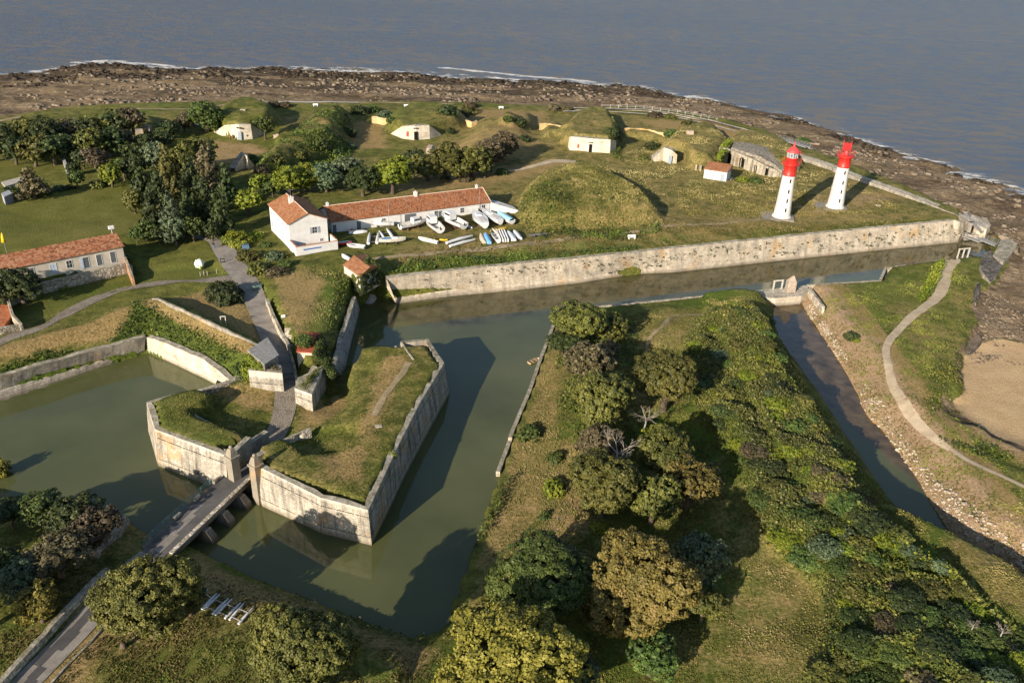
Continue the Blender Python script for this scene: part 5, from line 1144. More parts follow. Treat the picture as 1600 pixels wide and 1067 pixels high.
bp = [P2(1143,231,9.3), P2(1147,222,9.2), P2(1168,223,9), P2(1190,228,8.6), P2(1232,245,7.8), P2(1250,258,7), P2(1222,268,6.8), P2(1213,259,8.1), P2(1190,246,9.0), P2(1165,238,9.2)]
mb = MB(); zt = [9.3,9.2,9,8.6,7.8,6.9,6.8,8.1,9.0,9.2]; c = Vector((sum(p[0] for p in bp)/10, sum(p[1] for p in bp)/10, 9.0))
for i in range(10):
    j = (i+1) % 10; a, b = (*bp[i], zt[i]), (*bp[j], zt[j]); mb.face([a, b, c]); mb.face([(bp[i][0], bp[i][1], 3.5), (bp[j][0], bp[j][1], 3.5), b, a])
mb.build('rubble_back', RUBBLE, AR)
mb = MB()
for k in range(4): mb.box(0, .35, 0, .35, -.3, 1.6) if False else None
for i, (x, y) in enumerate(((1087,266),(1094,267.5))):
    p = G3(x, y); mb = MB(); mb.box(-.25, .25, -.25, .25, -.5, 1.6); mb.box(-.3, .3, -.3, .3, 1.6, 1.7); mb.build('stone_post', STONE_P, None, p); tag(COL.objects[-1], ('left' if i == 0 else 'right')+' one of two short stone posts beside the white hut', 'post', 'stone posts by the white hut')
# stone stub by the stepped casemate and blocks in the scrub
p = G3(672, 246); mb = MB(); mb.box(-1.2, 1.2, -.6, 4, -.5, 2.2); mb.loft([[(-1.3, -.7, 2.2), (1.3, -.7, 2.2), (1.3, 4.1, 2.2), (-1.3, 4.1, 2.2)], [(-.9, -.2, 2.9), (.5, -.2, 2.9), (.5, 3.8, 2.9), (-.9, 3.8, 2.9)]], caps=True, smooth=False); tag(mb.build('stone_ruin', STONE_P, None, p), 'small stone stub with a ruined tiled top among trees below the stepped casemate', 'ruin')
for (x, y, s, rz, lb) in ((218,208,2.2,.5,'left one of two pale concrete blocks on the grassy hump among dark trees'),(231,203,2.4,-.2,'right one of two pale concrete blocks on the grassy hump among dark trees'),(432,214,1.8,.1,'pale concrete block on the green ridge above the white house'),(380,172.5,1.8,0,'flat grey concrete slab on the mound above the blue-door casemate'),(657,173,2.0,.2,'scatter of pale stone slabs on top of the stepped casemate mound'),(1078,210,2.2,.1,'pale flat boulder below the lone dark bush near the coast path'),(1372,322,1.2,.3,'small white slab on the grass right of the open-topped lighthouse')):
    p = G3(x, y); mb = MB(); hh = .55*s if x not in (380, 1372, 657) else .35; mb.loft([[(-s*.5, -s*.35, -.4), (s*.5, -s*.35, -.4), (s*.5, s*.35, -.4), (-s*.5, s*.35, -.4)], [(-s*.5, -s*.35, hh), (s*.45, -s*.33, hh*1.1), (s*.47, s*.33, hh*.9), (-s*.46, s*.35, hh)]], caps=True, smooth=False)
    o = mb.build('concrete_block', STONE_P, None, p); o.rotation_euler.z = rz; tag(o, lb, 'block')
# ---------------------------------------------------------------- foliage
def leaf_quads(C, Nrm, size, rng, flat=.0):
    """one bent-free quad per centre; C (n,3), Nrm (n,3) facing, size (n,)"""
    n = len(C); r = rng.normal(size=(n, 3)); Nn = Nrm+r*.55; Nn /= np.linalg.norm(Nn, axis=1, keepdims=True)+1e-9
    a = np.cross(Nn, rng.normal(size=(n, 3))); a /= np.linalg.norm(a, axis=1, keepdims=True)+1e-9; b = np.cross(Nn, a)
    s = size[:, None]; k = rng.uniform(.55, .95, (n, 1))
    V = np.stack([C-a*s, C-b*s*k, C+a*s, C+b*s*k], 1).reshape(-1, 3); F = np.arange(4*n).reshape(n, 4)
    return V, F
def uvsphere(nu, nv_):
    th = np.linspace(0, math.pi, nv_+1); ph = np.linspace(0, 2*math.pi, nu, endpoint=False)
    V = [[0, 0, 1]]+[[math.sin(t)*math.cos(p), math.sin(t)*math.sin(p), math.cos(t)] for t in th[1:-1] for p in ph]+[[0, 0, -1]]
    F = []
    for i in range(nu): F.append([0, 1+i, 1+(i+1) % nu, 1+(i+1) % nu]) 
    for r in range(nv_-2):
        for i in range(nu):
            a = 1+r*nu+i; b = 1+r*nu+(i+1) % nu; F.append([a, a+nu, b+nu, b])
    return np.array(V), F, nu, nv_
def crown_mesh(name, seed, shape='round', clumps=60, per=60, leaf=.06, cr=.30, gaps=.12, squash=.8, core=.66):
    """unit crown: radius 1, sits about z = 0; several boughs (lobes), each carrying clumps of leaves"""
    rng = np.random.default_rng(seed); Vs = []; Fs = []; var = []; off = 0
    if shape == 'round': nl = 9; LC = [(rng.uniform(-.1, .1), rng.uniform(-.1, .1), .12, .62)]+[(.50*math.cos(k*2.4+seed)*rng.uniform(.85, 1.2), .50*math.sin(k*2.4+seed)*rng.uniform(.85, 1.2), rng.uniform(-.38, .38), rng.uniform(.34, .50)) for k in range(nl)]
    elif shape == 'shrub': LC = [(0, 0, 0, .66)]+[(.48*math.cos(k*2.4+seed), .48*math.sin(k*2.4+seed), rng.uniform(-.12, .22), rng.uniform(.34, .48)) for k in range(6)]
    elif shape == 'cone': LC = [((.05+.5*(1-f))*math.cos(k*2.4)*.5, (.05+.5*(1-f))*math.sin(k*2.4)*.5, -.85+1.75*f, .16+.48*(1-f)) for k, f in enumerate(np.linspace(0, 1, 12))]
    else: LC = [((.62*(1-f)+.1)*math.cos(k*2.4), (.62*(1-f)+.1)*math.sin(k*2.4), -.8+1.7*round(f*5)/5, .20+.22*(1-f)) for k, f in enumerate(np.linspace(0, 1, 20))]
    LC = np.array(LC); wts = LC[:, 3]**2; wts /= wts.sum(); tone = rng.normal(size=len(LC))*.10
    fl = .34 if shape == 'tiers' else .85
    for L_, w_, tn in zip(LC, wts, tone):
        nc = max(4, int(clumps*1.7*w_+.5)); i = np.arange(nc)+.5; ph = np.arccos(1-2*i/nc); th = math.pi*(1+5**.5)*i+rng.uniform(0, 6)
        D = np.stack([np.cos(th)*np.sin(ph), np.sin(th)*np.sin(ph), np.cos(ph)], 1)+rng.normal(size=(nc, 3))*.22; D /= np.linalg.norm(D, axis=1, keepdims=True)
        C = L_[:3]+D*L_[3]*np.array([1, 1, fl])*rng.uniform(.80, 1.12, (nc, 1))
        # drop clumps buried in other lobes, leave some gaps
        bur = np.zeros(nc, bool)
        for M in LC:
            if M is not L_: bur |= (((C-M[:3])/np.array([1, 1, fl]))**2).sum(1) < (M[3]*.72)**2
        keep = ~bur & (rng.random(nc) > gaps)
        for c, d in zip(C[keep], D[keep]):
            crk = cr*rng.uniform(.45, .85)*(L_[3]/.5)**.3; m_ = max(6, int(per*(crk/cr)**1.1)); L = rng.normal(size=(m_, 3)); L /= np.linalg.norm(L, axis=1, keepdims=True)
            L = np.where((L@d)[:, None] < -.4, -L, L); rad = crk*(.70+.45*rng.random((m_, 1))); Cc = c+L*rad*np.array([1, 1, .75])
            V, F = leaf_quads(Cc, L*.7+d*.5+np.array([0, 0, .35]), leaf*rng.uniform(.5, 1.4, m_), rng)
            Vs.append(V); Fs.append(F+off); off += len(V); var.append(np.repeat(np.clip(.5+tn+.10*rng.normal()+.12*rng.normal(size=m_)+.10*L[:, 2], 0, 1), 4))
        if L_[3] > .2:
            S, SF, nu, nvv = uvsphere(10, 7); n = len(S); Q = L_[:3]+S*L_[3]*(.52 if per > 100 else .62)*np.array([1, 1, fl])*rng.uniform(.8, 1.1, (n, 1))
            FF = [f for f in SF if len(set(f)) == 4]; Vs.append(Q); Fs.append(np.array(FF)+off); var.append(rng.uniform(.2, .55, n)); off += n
    V = np.concatenate(Vs); F = np.concatenate(Fs); me = np_mesh(name, V, F); attr(me, 'var', np.concatenate(var)); return me
def limb_mesh(name, seed, h=1.0, r=.09, branches=6, bare=False):
    """trunk from z=-h to the crown centre at 0, limbs reach into the crown (unit crown radius)"""
    rn = random.Random(seed); mb = MB()
    pts = [(0, 0, -h), (rn.uniform(-.04, .04), rn.uniform(-.04, .04), -h*.6), (rn.uniform(-.06, .06), rn.uniform(-.06, .06), -h*.25), (0, 0, .15)]; rr = [r*1.35, r, r*.8, r*.45]
    for i in range(3): mb.tube(pts[i], pts[i+1], rr[i], rr[i+1], n=7, caps=False)
    def grow(p, d, l, rad, dep):
        q_ = (p[0]+d[0]*l, p[1]+d[1]*l, p[2]+d[2]*l); mb.tube(p, q_, rad, rad*.5, n=4 if dep else 5, caps=False)
        if dep < (3 if bare else 1):
            for _ in range(3 if bare else 2):
                e = Vector((d[0]+rn.uniform(-.7, .7), d[1]+rn.uniform(-.7, .7), d[2]+rn.uniform(-.3, .6))).normalized(); grow(q_, e, l*rn.uniform(.5, .75), rad*.5, dep+1)
    for k in range(branches):
        a = 2*math.pi*k/branches+rn.uniform(-.3, .3); z = -h*.3+rn.uniform(-.1, .35); grow((0, 0, z), Vector((math.cos(a), math.sin(a), rn.uniform(.25, .9))).normalized(), rn.uniform(.25, .36) if not bare else rn.uniform(.3, .45), r*.45, 0)
    me_o = mb.build(name, BARK); me = me_o.data; bpy.data.objects.remove(me_o); return me
CROWN = {}; LIMB = {}
def crown(shape, q, var_):
    """q: 0 far, 1 middle, 2 near"""
    k = (shape, q, var_)
    if k not in CROWN:
        cl, per, lf = {0: (70, 26, .092), 1: (170, 46, .052), 2: (420, 80, .031), 3: (700, 125, .0225)}[q]
        CROWN[k] = crown_mesh('crown', 100+var_*7+q, shape, cl, per, lf, cr={0: .30, 1: .22, 2: .16, 3: .135}[q], gaps=.1 if shape != 'tiers' else .15)
    return CROWN[k]
def limbs(v, h):
    k = (v, h)
    if k not in LIMB: LIMB[k] = limb_mesh('trunk', v, h)
    return LIMB[k]
_pc = {}
def colored(me, kind):
    k = (me.name, kind)
    if k not in _pc:
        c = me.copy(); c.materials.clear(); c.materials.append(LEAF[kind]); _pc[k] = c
    return _pc[k]
TN = [0]
def tree(px, py, r, kind, label, shape='round', asp=.85, name=None, group=None, h=1.15, lift=None):
    """px,py: photo centre of the crown, r: its half width in photo pixels"""
    TN[0] += 1; rn = random.Random(TN[0]*13+int(px)); z = 4.0
    for _ in range(6):
        zc = z; c = P(px, py, zc); s = scale_at(c); R_ = r*(1.15 if shape == 'round' else 1.08)/s; hz = R_*(asp*.95+.25 if shape in ('round', 'tiers') else asp if shape == 'cone' else asp*.35)
        g_ = gz(c[0], c[1]); z = .4*z+.6*(g_+hz)
    q = 3 if r > 64 else 2 if r > 40 else 1 if r > 22 else 0
    nm = name or {'round': 'broadleaf_tree', 'cone': 'conifer', 'tiers': 'cedar_tree', 'shrub': 'shrub'}[shape]
    cat = {'round': 'tree', 'cone': 'tree', 'tiers': 'tree', 'shrub': 'shrub'}[shape]
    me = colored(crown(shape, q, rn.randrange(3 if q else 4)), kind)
    sc = (R_, R_*rn.uniform(.92, 1.08), R_*asp)
    if shape == 'shrub':
        o = link_mesh(nm, me); o.location = (c[0], c[1], g_+.1*R_); o.scale = (sc[0], sc[1], R_*asp); o.rotation_euler.z = rn.uniform(0, 6.28); tag(o, label, cat, group); return o
    e = empty(nm, (c[0], c[1], g_), rn.uniform(0, 6.28), label, cat, group)
    cr_ = link_mesh('crown', me, None, e, (0, 0, z-g_)); cr_.scale = sc
    hh = (z-g_+.3)/R_; t = link_mesh('trunk', limbs(rn.randrange(3), 1.0), None, e, (0, 0, z-g_)); t.scale = (R_, R_, max(z-g_+.3, .5))
    return e
def shrub(px, py, r, kind, label, asp=.9, group=None, name='shrub'): return tree(px, py, r, kind, label, 'shrub', asp, name, group)

# ---- trees of the wooded ground, nearest first
T = tree
T(800,1035,108,'gold','very large golden green tree at the bottom edge right of the moat end')
T(880,1050,48,'blue','bluish olive tree squeezed against the right side of the big golden tree')
T(1000,905,76,'autumn','large russet and olive tree, the biggest in the middle of the lower wood', asp=1.05)
T(1092,868,40,'blue','pale bluish green tree leaning out right of the large russet tree', asp=1.2)
T(1100,945,24,'olive','small olive tree below the bluish one, right of the russet tree', asp=1.1)
T(848,895,74,'green','wide dark green tree left of the large russet tree', asp=.72)
T(1020,1022,37,'green','green tree standing below the large russet tree')
T(482,1015,78,'olive','big olive pine on the lower bank left of the moat end', asp=.9)
T(228,925,70,'olive','big olive pine standing over the approach road at the bridge', asp=.95)
T(293,930,25,'olive','slim olive tree between the roadside pine and the beached catamaran hulls', asp=1.25)
T(1042,590,46,'olive','round olive pine with a long shadow alone in the middle of the wooded ground', asp=.95)
T(934,618,46,'olive','round yellowish pine, lower of two beside the mown strip', asp=1.0)
T(920,562,38,'brown','brownish pine above the yellowish one beside the mown strip', asp=.9)
T(905,505,42,'olive','olive pine at the moat corner at the top of the wooded ground', asp=.75)
T(955,510,22,'olive','small olive tree right of the corner pine')
T(950,545,18,'brown','grey brown little tree below the corner pine', asp=.8)
T(882,532,26,'dark','dark bluish bush-like tree on the moat side under the corner pine', asp=.7)
T(938,688,34,'brown','dull brown olive tree below the yellowish pine', asp=.9)
T(945,752,50,'olive','broad olive tree with grey dead twigs in its top', asp=1.0)
T(1040,705,42,'olive','olive brown tree right of the dead branches', asp=.95)
T(1080,752,38,'autumn','tree with yellow patches at the lower right of the olive group', asp=.95)
T(1022,775,34,'olive','narrow pointed olive tree between the broad olive and yellow-patched trees', asp=1.2)
T(1018,683,15,'bright','small ivy-bright tree top with bare grey branches beside it', asp=1.2)
T(112,802,40,'dark','dark bushy tree in the clump by the moat, second from the left edge', asp=.8)
T(150,824,34,'brown','brown olive bushy tree at the right end of the clump by the moat', asp=.9)
T(60,790,34,'green','fresh green tree at the upper left of the clump by the moat', asp=.8)
T(90,868,40,'brown','brownish tree at the bottom of the clump by the moat', asp=.75)
T(14,800,26,'dark','dark tree at the left edge of the clump by the moat')
T(32,902,34,'blue','grey green tree in the bottom left corner above the yellow one', asp=.9)
T(58,940,30,'gold','small yellow tree in the bottom left corner', asp=1.05)
T(0,880,28,'dark','dark tree cut off by the left edge of the photo', asp=1)
T(-2,735,14,'gold','sparse yellow leaved tree cut off by the left edge above the clump', asp=1.6)
shrub(176,822,13,'green','small fresh green shrub on the rubble wall by the moat')
shrub(826,676,21,'green','lone round green shrub on the mown strip by the moat')
shrub(866,760,20,'bright','yellow green shrub on the edge of the mown strip', 1.1); shrub(852,805,10,'green','little dark shrub below the yellow green one on the bank', 1.2)
shrub(868,715,14,'green','low green bush between the mown strip and the brown tree', 1.2)
shrub(935,822,16,'bright','bright lime young shrub at the shadow edge above the russet tree')
shrub(352,455,31,'dark','big round dark olive bush in the junction of road and path', 1.0)
shrub(1332,524,13,'dark','compact dark green bush on the bank across the narrow moat', .9)
shrub(1340,532,6,'bright','lime green tuft beside the compact dark bush')
shrub(612,710,9,'bright','lime green bush growing out of the large bastion wall top')
shrub(598,745,5,'bright','tiny lime bush lower on the large bastion wall top')
shrub(509,578,13,'green','leafy bush hanging over the gate pier wall')
shrub(517,612,8,'gold','yellow flowering bush at the foot of the flank wall', .8); shrub(510,628,7,'gold','lower yellow green bush at the foot of the gate block', .8)
shrub(412,568,10,'bright','bright ivy at the left end of the gate block', .8); shrub(396,583,14,'bright','bright ivy hanging down to the moat wall end', .9); shrub(380,572,15,'green','green ivy mass left of the bright ivy at the gate')
T(-105,965,62,'dark','tree beyond the bottom left edge casting the lawn shadow', h=1.3); T(-120,850,50,'dark','tree beyond the left edge by the moat')
# ---- around the houses
for a in ((372,372,24,'bright','bright lime hedge tree at the right of the road bend'),(398,368,13,'bright','second lime hedge bush nearer the white house'),(388,398,18,'olive','grey olive bush along the road below the lime hedge'),(402,418,18,'olive','ragged olive bush by the road opposite the round bush'),
  (434,425,17,'brown','dark brown tall bush on the dry slope below the white house'),(447,412,12,'green','small green bush beside the brown one below the house'),(428,398,15,'blue','grey blue garden bush left of the white house yard'),(416,382,10,'green','garden shrub at the left foot of the white house'),(450,398,7,'gold','yellow green bush at the yard wall corner')): shrub(*a)
for a in ((30,442,30,'dark','large dark tree in front of the long tiled house at the left edge'),(-4,448,26,'dark','dark tree at the far left edge beside the tiled house')): T(*a)
for a in ((112,418,8,'brown','thin brown bush against the tiled house'),(95,436,9,'bright','bright creeper on the terrace wall, left one'),(116,441,7,'bright','bright creeper on the terrace wall, right one'),(152,428,7,'green','creeper tuft on the terrace wall below the double doors'),(180,409,10,'green','low green hedge below the right doors of the tiled house'),(196,402,8,'green','ivy on the corner of the tiled house'),(203,418,7,'green','ivy on the end wall below the tiled house'),(60,452,9,'green','weedy bush at the foot of the terrace wall'),(8,490,7,'brown','withered bush inside the ruined enclosure')): shrub(*a)
def leaf_mass(name, pts, n, size, kind, label, seed, cat='ivy', kd=None):
    """leaves thickly around 3-D blobs (x, y, z, radius): climbers on walls and roofs"""
    rng = np.random.default_rng(seed); Cs = []; Ns = []
    for x, y, z, r in pts:
        D = rng.normal(size=(n, 3)); D /= np.linalg.norm(D, axis=1, keepdims=True); D[:, 2] = np.where(D[:, 2] < -.5, -D[:, 2], D[:, 2]); Cs.append(np.array([x, y, z])+D*r*rng.uniform(.6, 1.08, (n, 1))); Ns.append(D)
    Cs = np.concatenate(Cs); Ns = np.concatenate(Ns); V, F = leaf_quads(Cs, Ns, size*rng.uniform(.6, 1.3, len(Cs)), rng); me = np_mesh(name, V, F); attr(me, 'var', np.repeat(np.clip(.5+.2*rng.normal(size=len(Cs)), 0, 1), 4)); o = link_mesh(name, me, LEAF[kind]); tag(o, label, cat, None, kd); return o
def blobs(path, z, r, step=.7, jit=.25):
    out = []; rn = random.Random(len(path)*7+int(path[0][0])); W_ = [Vector(P(x, y, zz)) for x, y, zz in path]
    for a, b in zip(W_[:-1], W_[1:]):
        k = max(1, int((b-a).length/step))
        for i in range(k): q_ = a.lerp(b, i/k); out.append((q_.x+rn.uniform(-jit, jit), q_.y+rn.uniform(-jit, jit), q_.z+rn.uniform(-jit, jit), r*rn.uniform(.7, 1.2)))
    return out
leaf_mass('climber', blobs([(577,405,9.0),(585,412,8.8),(573,412,9.1),(568,408,9.2)], 0, .7, .5), 150, .12, 'green', 'ivy mat spreading over the right half of the hut roof', 3)
leaf_mass('climber', IVW2, 110, .13, 'green', 'thick ivy hanging over the moat side walls of the hut', 4)
leaf_mass('climber', blobs([(553,430,7.6),(556,438,6.6),(553,443,5.8)], 0, .6, .5), 150, .12, 'bright', 'bright ivy on the left corner of the hut', 5)
leaf_mass('climber', blobs([(1124,246,8.8),(1128,240,9.4),(1136,236,9.6),(1125,250,7.2),(1130,228,9.2),(1140,222,9.4)], 0, .9, .7), 130, .20, 'bright', 'bright green ivy over the left end of the arched ruin', 6)
leaf_mass('climber', blobs([(388,556,7.6),(396,566,7.2),(404,573,7.4),(390,575,6.4),(384,588,5.2),(392,592,4.6),(378,566,6.6)], 0, .8, .6), 150, .13, 'bright', 'bright ivy pouring over the wall beside the slate slab', 7)
leaf_mass('bush', blobs([(470,535,7.4),(478,528,7.8),(484,536,7.7),(476,541,7.5),(470,530,7.3),(482,531,8.0)], 0, .9, .5), 190, .12, 'green', 'round green bush covering half of the red guard room roof', 12, 'bush')
leaf_mass('moss', blobs([(402,568,7.05),(420,575,7.05),(436,579,7.05),(425,570,7.05),(410,566,7.05),(430,573,7.05)], 0, .45, .5), 60, .09, 'brown', 'dry moss on top of the left gate block', 13, 'moss')
leaf_mass('moss', blobs([(468,604,6.2),(480,606,6.2),(488,592,6.2),(495,582,6.2),(482,595,6.2),(476,600,6.2),(498,575,6.2)], 0, .5, .5), 60, .09, 'olive', 'green moss and weeds on top of the right gate block', 14, 'moss')
leaf_mass('climber', blobs([(500,545,6.6),(505,560,6.4),(512,575,6.0),(518,588,5.2),(502,530,6.8),(492,558,7.0),(507,570,5.6)], 0, .9, .6), 170, .13, 'green', 'green climber tumbling from the red roof over the pier wall', 8)
rb = random.Random(21); BP = [(1110,500),(1165,475),(1205,500),(1218,560),(1258,625),(1300,692),(1365,800),(1425,852),(1490,895),(1550,955),(1620,1010),(1620,1090),(1300,1090),(1285,1060),(1310,960),(1290,900),(1215,835),(1175,765),(1160,700),(1110,640),(1075,560)]
def in_px(x, y, pl):
    r = False
    for i in range(len(pl)):
        (x1, y1), (x2, y2) = pl[i], pl[(i+1) % len(pl)]
        if (y1 > y) != (y2 > y) and x < (x2-x1)*(y-y1)/(y2-y1)+x1: r = not r
    return r
KD = {'olive': 'olive', 'green': 'fresh green', 'brown': 'brownish heathery', 'bright': 'lime green', 'dark': 'dark green', 'blue': 'grey green'}; done = []
while len(done) < 120:
    x, y = rb.uniform(1080, 1620), rb.uniform(470, 1090); r = (10+(y-470)*.035)*rb.uniform(.6, 1.35)
    if not in_px(x, y, BP) or any(math.hypot(x-a, y-b) < (r+c)*.55 for a, b, c in done): continue
    k = rb.choices(('olive', 'green', 'brown', 'bright', 'dark', 'blue'), (3, 5, 4 if x > 1330 else 2, 3 if x < 1330 else 1, 4, 1))[0]; done.append((x, y, r))
    shrub(x, y, r, k, KD[k]+' bush swelling out of the undergrowth on the long ridge', rb.uniform(.5, .8), 'bushes in the ridge undergrowth')
# ---- grove between the coast and the houses: each kind under its place
G1 = 'dark trees west of the road'
for x, y, r, k, lb in ((218,282,20,'dark','dark conifer above the lawn corner, left of the grove'),(246,300,24,'dark','tall dark conifer over the lawn edge'),(262,268,26,'olive','olive topped tree in the top middle of the grove'),(238,330,22,'dark','dense conifer at the lower left of the grove'),(268,338,24,'blue','bluish leafy tree at the lower front of the grove'),
   (298,285,24,'dark','dark pointed conifer in the centre of the grove'),(322,262,26,'brown','brownish dark tree at the upper right of the grove'),(318,312,26,'dark','dark conifer at the right of the grove'),(342,335,22,'dark','dark conifer next to the road bend'),(292,330,20,'dark','narrow conifer between the bluish tree and the road'),(352,292,20,'dark','dark tree shading the path behind the road bend')):
    T(x, y, r, k, lb, 'cone', 1.5, None, G1)
for x, y, r, k, lb in ((205,262,17,'dark','dark round tree in the upper left of the grove'),(240,245,22,'blue','grey green tree at the top left of the grove'),(285,248,24,'olive','light olive tree at the top of the grove'),(312,240,22,'olive','olive tree by the dry clearing'),(208,312,15,'olive','olive tree above the lawn corner'),
   (300,355,16,'green','green tree at the lower right of the grove by the shaded lawn'),(272,358,18,'blue','blue green tree in front over the shaded lawn'),(228,358,14,'green','green tree at the left front over the lawn'),(212,366,10,'green','small columnar tree by the tiled house lawn'),(248,365,12,'dark','dark shrubby tree on the lawn edge'),(330,360,12,'dark','dark low tree beside the road bend')):
    T(x, y, r, k, lb, 'round', 1.15, None, G1)
for x, y, r, k, lb in ((386,312,22,'bright','bright yellow green tree right of the grove by the dry yard'),(407,283,14,'bright','small bright tree below the green ridge'),(452,278,26,'bright','bright green tree left above the white house roof'),(425,292,14,'green','green tree low beside the bright trees'),(478,272,24,'bright','second bright green tree above the white house'),(508,272,24,'blue','blue green tree right above the white house'),
   (540,262,22,'blue','hazy blue green tree below the green ridge end'),(566,276,26,'dark','dark green tree left of the lime tree'),(612,268,30,'bright','broad lime yellow tree behind the boat house'),(585,282,14,'green','little green tree at the left foot of the lime tree'),(645,252,22,'dark','dark tree right of the lime tree'),(668,258,22,'olive','olive tree left in the row above the gravel track'),
   (694,248,28,'olive','spreading olive tree in the row above the gravel track'),(720,262,18,'olive','low olive tree with visible trunk near the track'),(738,246,26,'olive','dark olive tree at the right of the row'),(762,236,26,'brown','brown tree at the upper right of the row'),(786,222,24,'brown','thin brown tree furthest right of the row'),(758,262,14,'dark','dark low tree under the brown one')):
    T(x, y, r, k, lb, 'round', .85, None, 'trees behind the boat house')
for a in ((696,278,8,'green','round green bush by the white panels'),(786,268,11,'green','leafy green bush above the gravel track'),(727,280,10,'brown','dry brown bush beside the gravel track'),(820,215,10,'dark','dark bush under the brown trees')): shrub(*a)
# ---- the belt at the far left
BL = 'dense dark trees of the far left belt'
spots = [(12,212,20),(40,203,22),(70,205,24),(96,200,18),(20,232,20),(50,232,22),(80,230,22),(110,205,18),(134,202,20),(160,196,20),(186,192,22),(205,188,18),(118,228,18),(142,222,22),(168,218,22),(190,215,18),(-18,225,22),(-20,205,20),(128,246,14),(150,246,18),(100,222,16)]
for i, (x, y, r) in enumerate(spots): T(x, y, r, ('dark', 'olive', 'dark', 'brown')[i % 4], 'dark evergreen in the dense tree belt below the left shore', 'round', .95, None, BL)
for a in ((172,272,15,'bright','yellow green tree at the right end of the belt'),(192,262,14,'green','green tree beside the yellow green one'),(112,262,9,'dark','dark little tree at the end of the wire fence'),(118,278,12,'green','green slim tree by the grey pole'),(205,238,16,'dark','dark tree on the slope of the grassy hump'),(228,222,13,'dark','low dark tree right of the concrete blocks')): T(*a, 'round', 1.1)
T(50,285,22,'brown','reddish brown spiky cedar on the left lawn', 'tiers', .95)
for a in ((14,296,10,'dark','dark bush near the grey shed roof'),(24,302,10,'green','green bush near the grey shed roof'),(92,294,11,'blue','blue grey bush in the hedge row'),(110,292,9,'dark','dark bush in the hedge row'),(70,300,10,'dark','dark bush under the cedar'),(150,288,13,'olive','pale olive bush in the hedge row'),(168,284,11,'green','green bush at the right end of the hedge row'),(48,305,9,'green','small green bush under the cedar')): shrub(*a)
# ---- bushes among the casemates and along the coast
for a in ((321,176,25,'green','large bright green tree left of the blue-door casemate'),(336,193,10,'green','lower part of the greenery against the blue-door casemate'),(411,183,15,'green','green tree right above the blue-door casemate'),(286,190,13,'brown','thin brown tree by the large green one'),(262,200,15,'dark','dark green tree left of the dry clearing'),(255,216,14,'dark','dark tree below, left of the dry clearing'),(300,182,12,'brown','dull bare-looking tree behind the large green one')): T(*a)
for a in ((424,163,12,'brown','grey brown bush on the shore path, left'),(446,164,10,'brown','grey brown bush on the shore path, right'),(562,172,16,'dark','dark bush on the shore side left of the stepped casemate'),(582,170,12,'green','green bush on the shore side left of the stepped casemate'),(600,178,12,'blue','bluish bush above the ochre wall'),(612,196,9,'green','bush on the left shoulder of the stepped casemate'),
  (700,186,17,'dark','dark ivy bush on the right shoulder of the stepped casemate'),(716,178,15,'dark','dark bush on the casemate mound towards the sea'),(733,172,15,'olive','olive bush at the seaward end of the mound'),(702,203,11,'dark','dark bush hugging the right side of the stepped casemate'),(735,164,11,'brown','faint grey bush on the shore right of the mound'),(795,186,9,'green','small green bush on the dry hump'),
  (812,190,13,'dark','dark bush on the hump left of the ochre wall'),(866,168,12,'brown','dark brown bush by the coast path, left'),(884,169,10,'brown','grey bush by the coast path, right'),(1024,179,11,'brown','brown bush beside the quay, left'),(1048,182,9,'olive','brown bush beside the quay, right'),(1080,196,17,'olive','lone dark olive bush above the coast path'),
  (956,206,12,'dark','dark ivy over the right side of the square casemate'),(961,218,9,'dark','ivy lower on the square casemate'),(1022,228,13,'dark','dark ivy over the small winged casemate'),(1008,246,12,'olive','ivy left of the small winged casemate'),(1050,208,12,'green','low green bush at the end of the ochre wall'),(1130,238,10,'bright','bright ivy on the left end of the arched ruin'),(1136,222,8,'bright','bright ivy on the roof of the arched ruin'),(1186,262,5,'bright','ivy tuft on an arch pier'),
  (1160,280,10,'bright','bright green bush before the arches'),(1182,282,11,'green','green bush at the foot of the last arch'),(1228,262,8,'bright','bright weeds behind the domed lighthouse'),(390,246,11,'green','green bush above the broken casemate corner'),(400,252,9,'green','second bush above the broken casemate corner'),(408,262,12,'brown','brown scrub right of the broken casemate corner'),(420,272,12,'brown','brown scrub below the green ridge'),(432,252,14,'olive','olive scrub on the near flank of the green ridge'),
  (470,240,14,'olive','scrub in the middle of the green ridge flank'),(500,225,14,'green','scrub on the right flank of the green ridge'),(525,235,12,'green','green scrub near the ridge end'),(548,228,9,'blue','pale bush at the ridge end'),(545,205,13,'dark','dark scrub at the seaward end of the green ridge')): shrub(*a)
for a in ((1255,218,10,'green','low green clump beside the wooden coast deck'),(1232,213,9,'brown','brown clump on the shore before the wooden deck')): shrub(*a)
# ---- dead branches
def bare_tree(px, py, r, label, seed):
    p = G3(px, py); s = scale_at(p); R_ = r/s; e = empty('bare_tree', p, seed, label, 'tree')
    me = limb_mesh('branches', seed, .5, .05, 9, True); me.materials.clear(); me.materials.append(plain('dead_wood', (.30, .26, .22), .9, .1, .15))
    t = link_mesh('branches', me, None, e, (0, 0, R_*1.2+1.0)); t.scale = (R_, R_, R_*1.1); return e
bare_tree(958,768,46,'leafless grey branches rising through the broad olive tree', 3); bare_tree(1004,692,26,'leafless grey branches left of the small ivy-bright tree', 5)
bare_tree(1556,1012,17,'leafless grey shrub at the lower right in the undergrowth', 8); bare_tree(1512,1000,13,'small leafless shrub among the undergrowth near the lower right corner', 9)
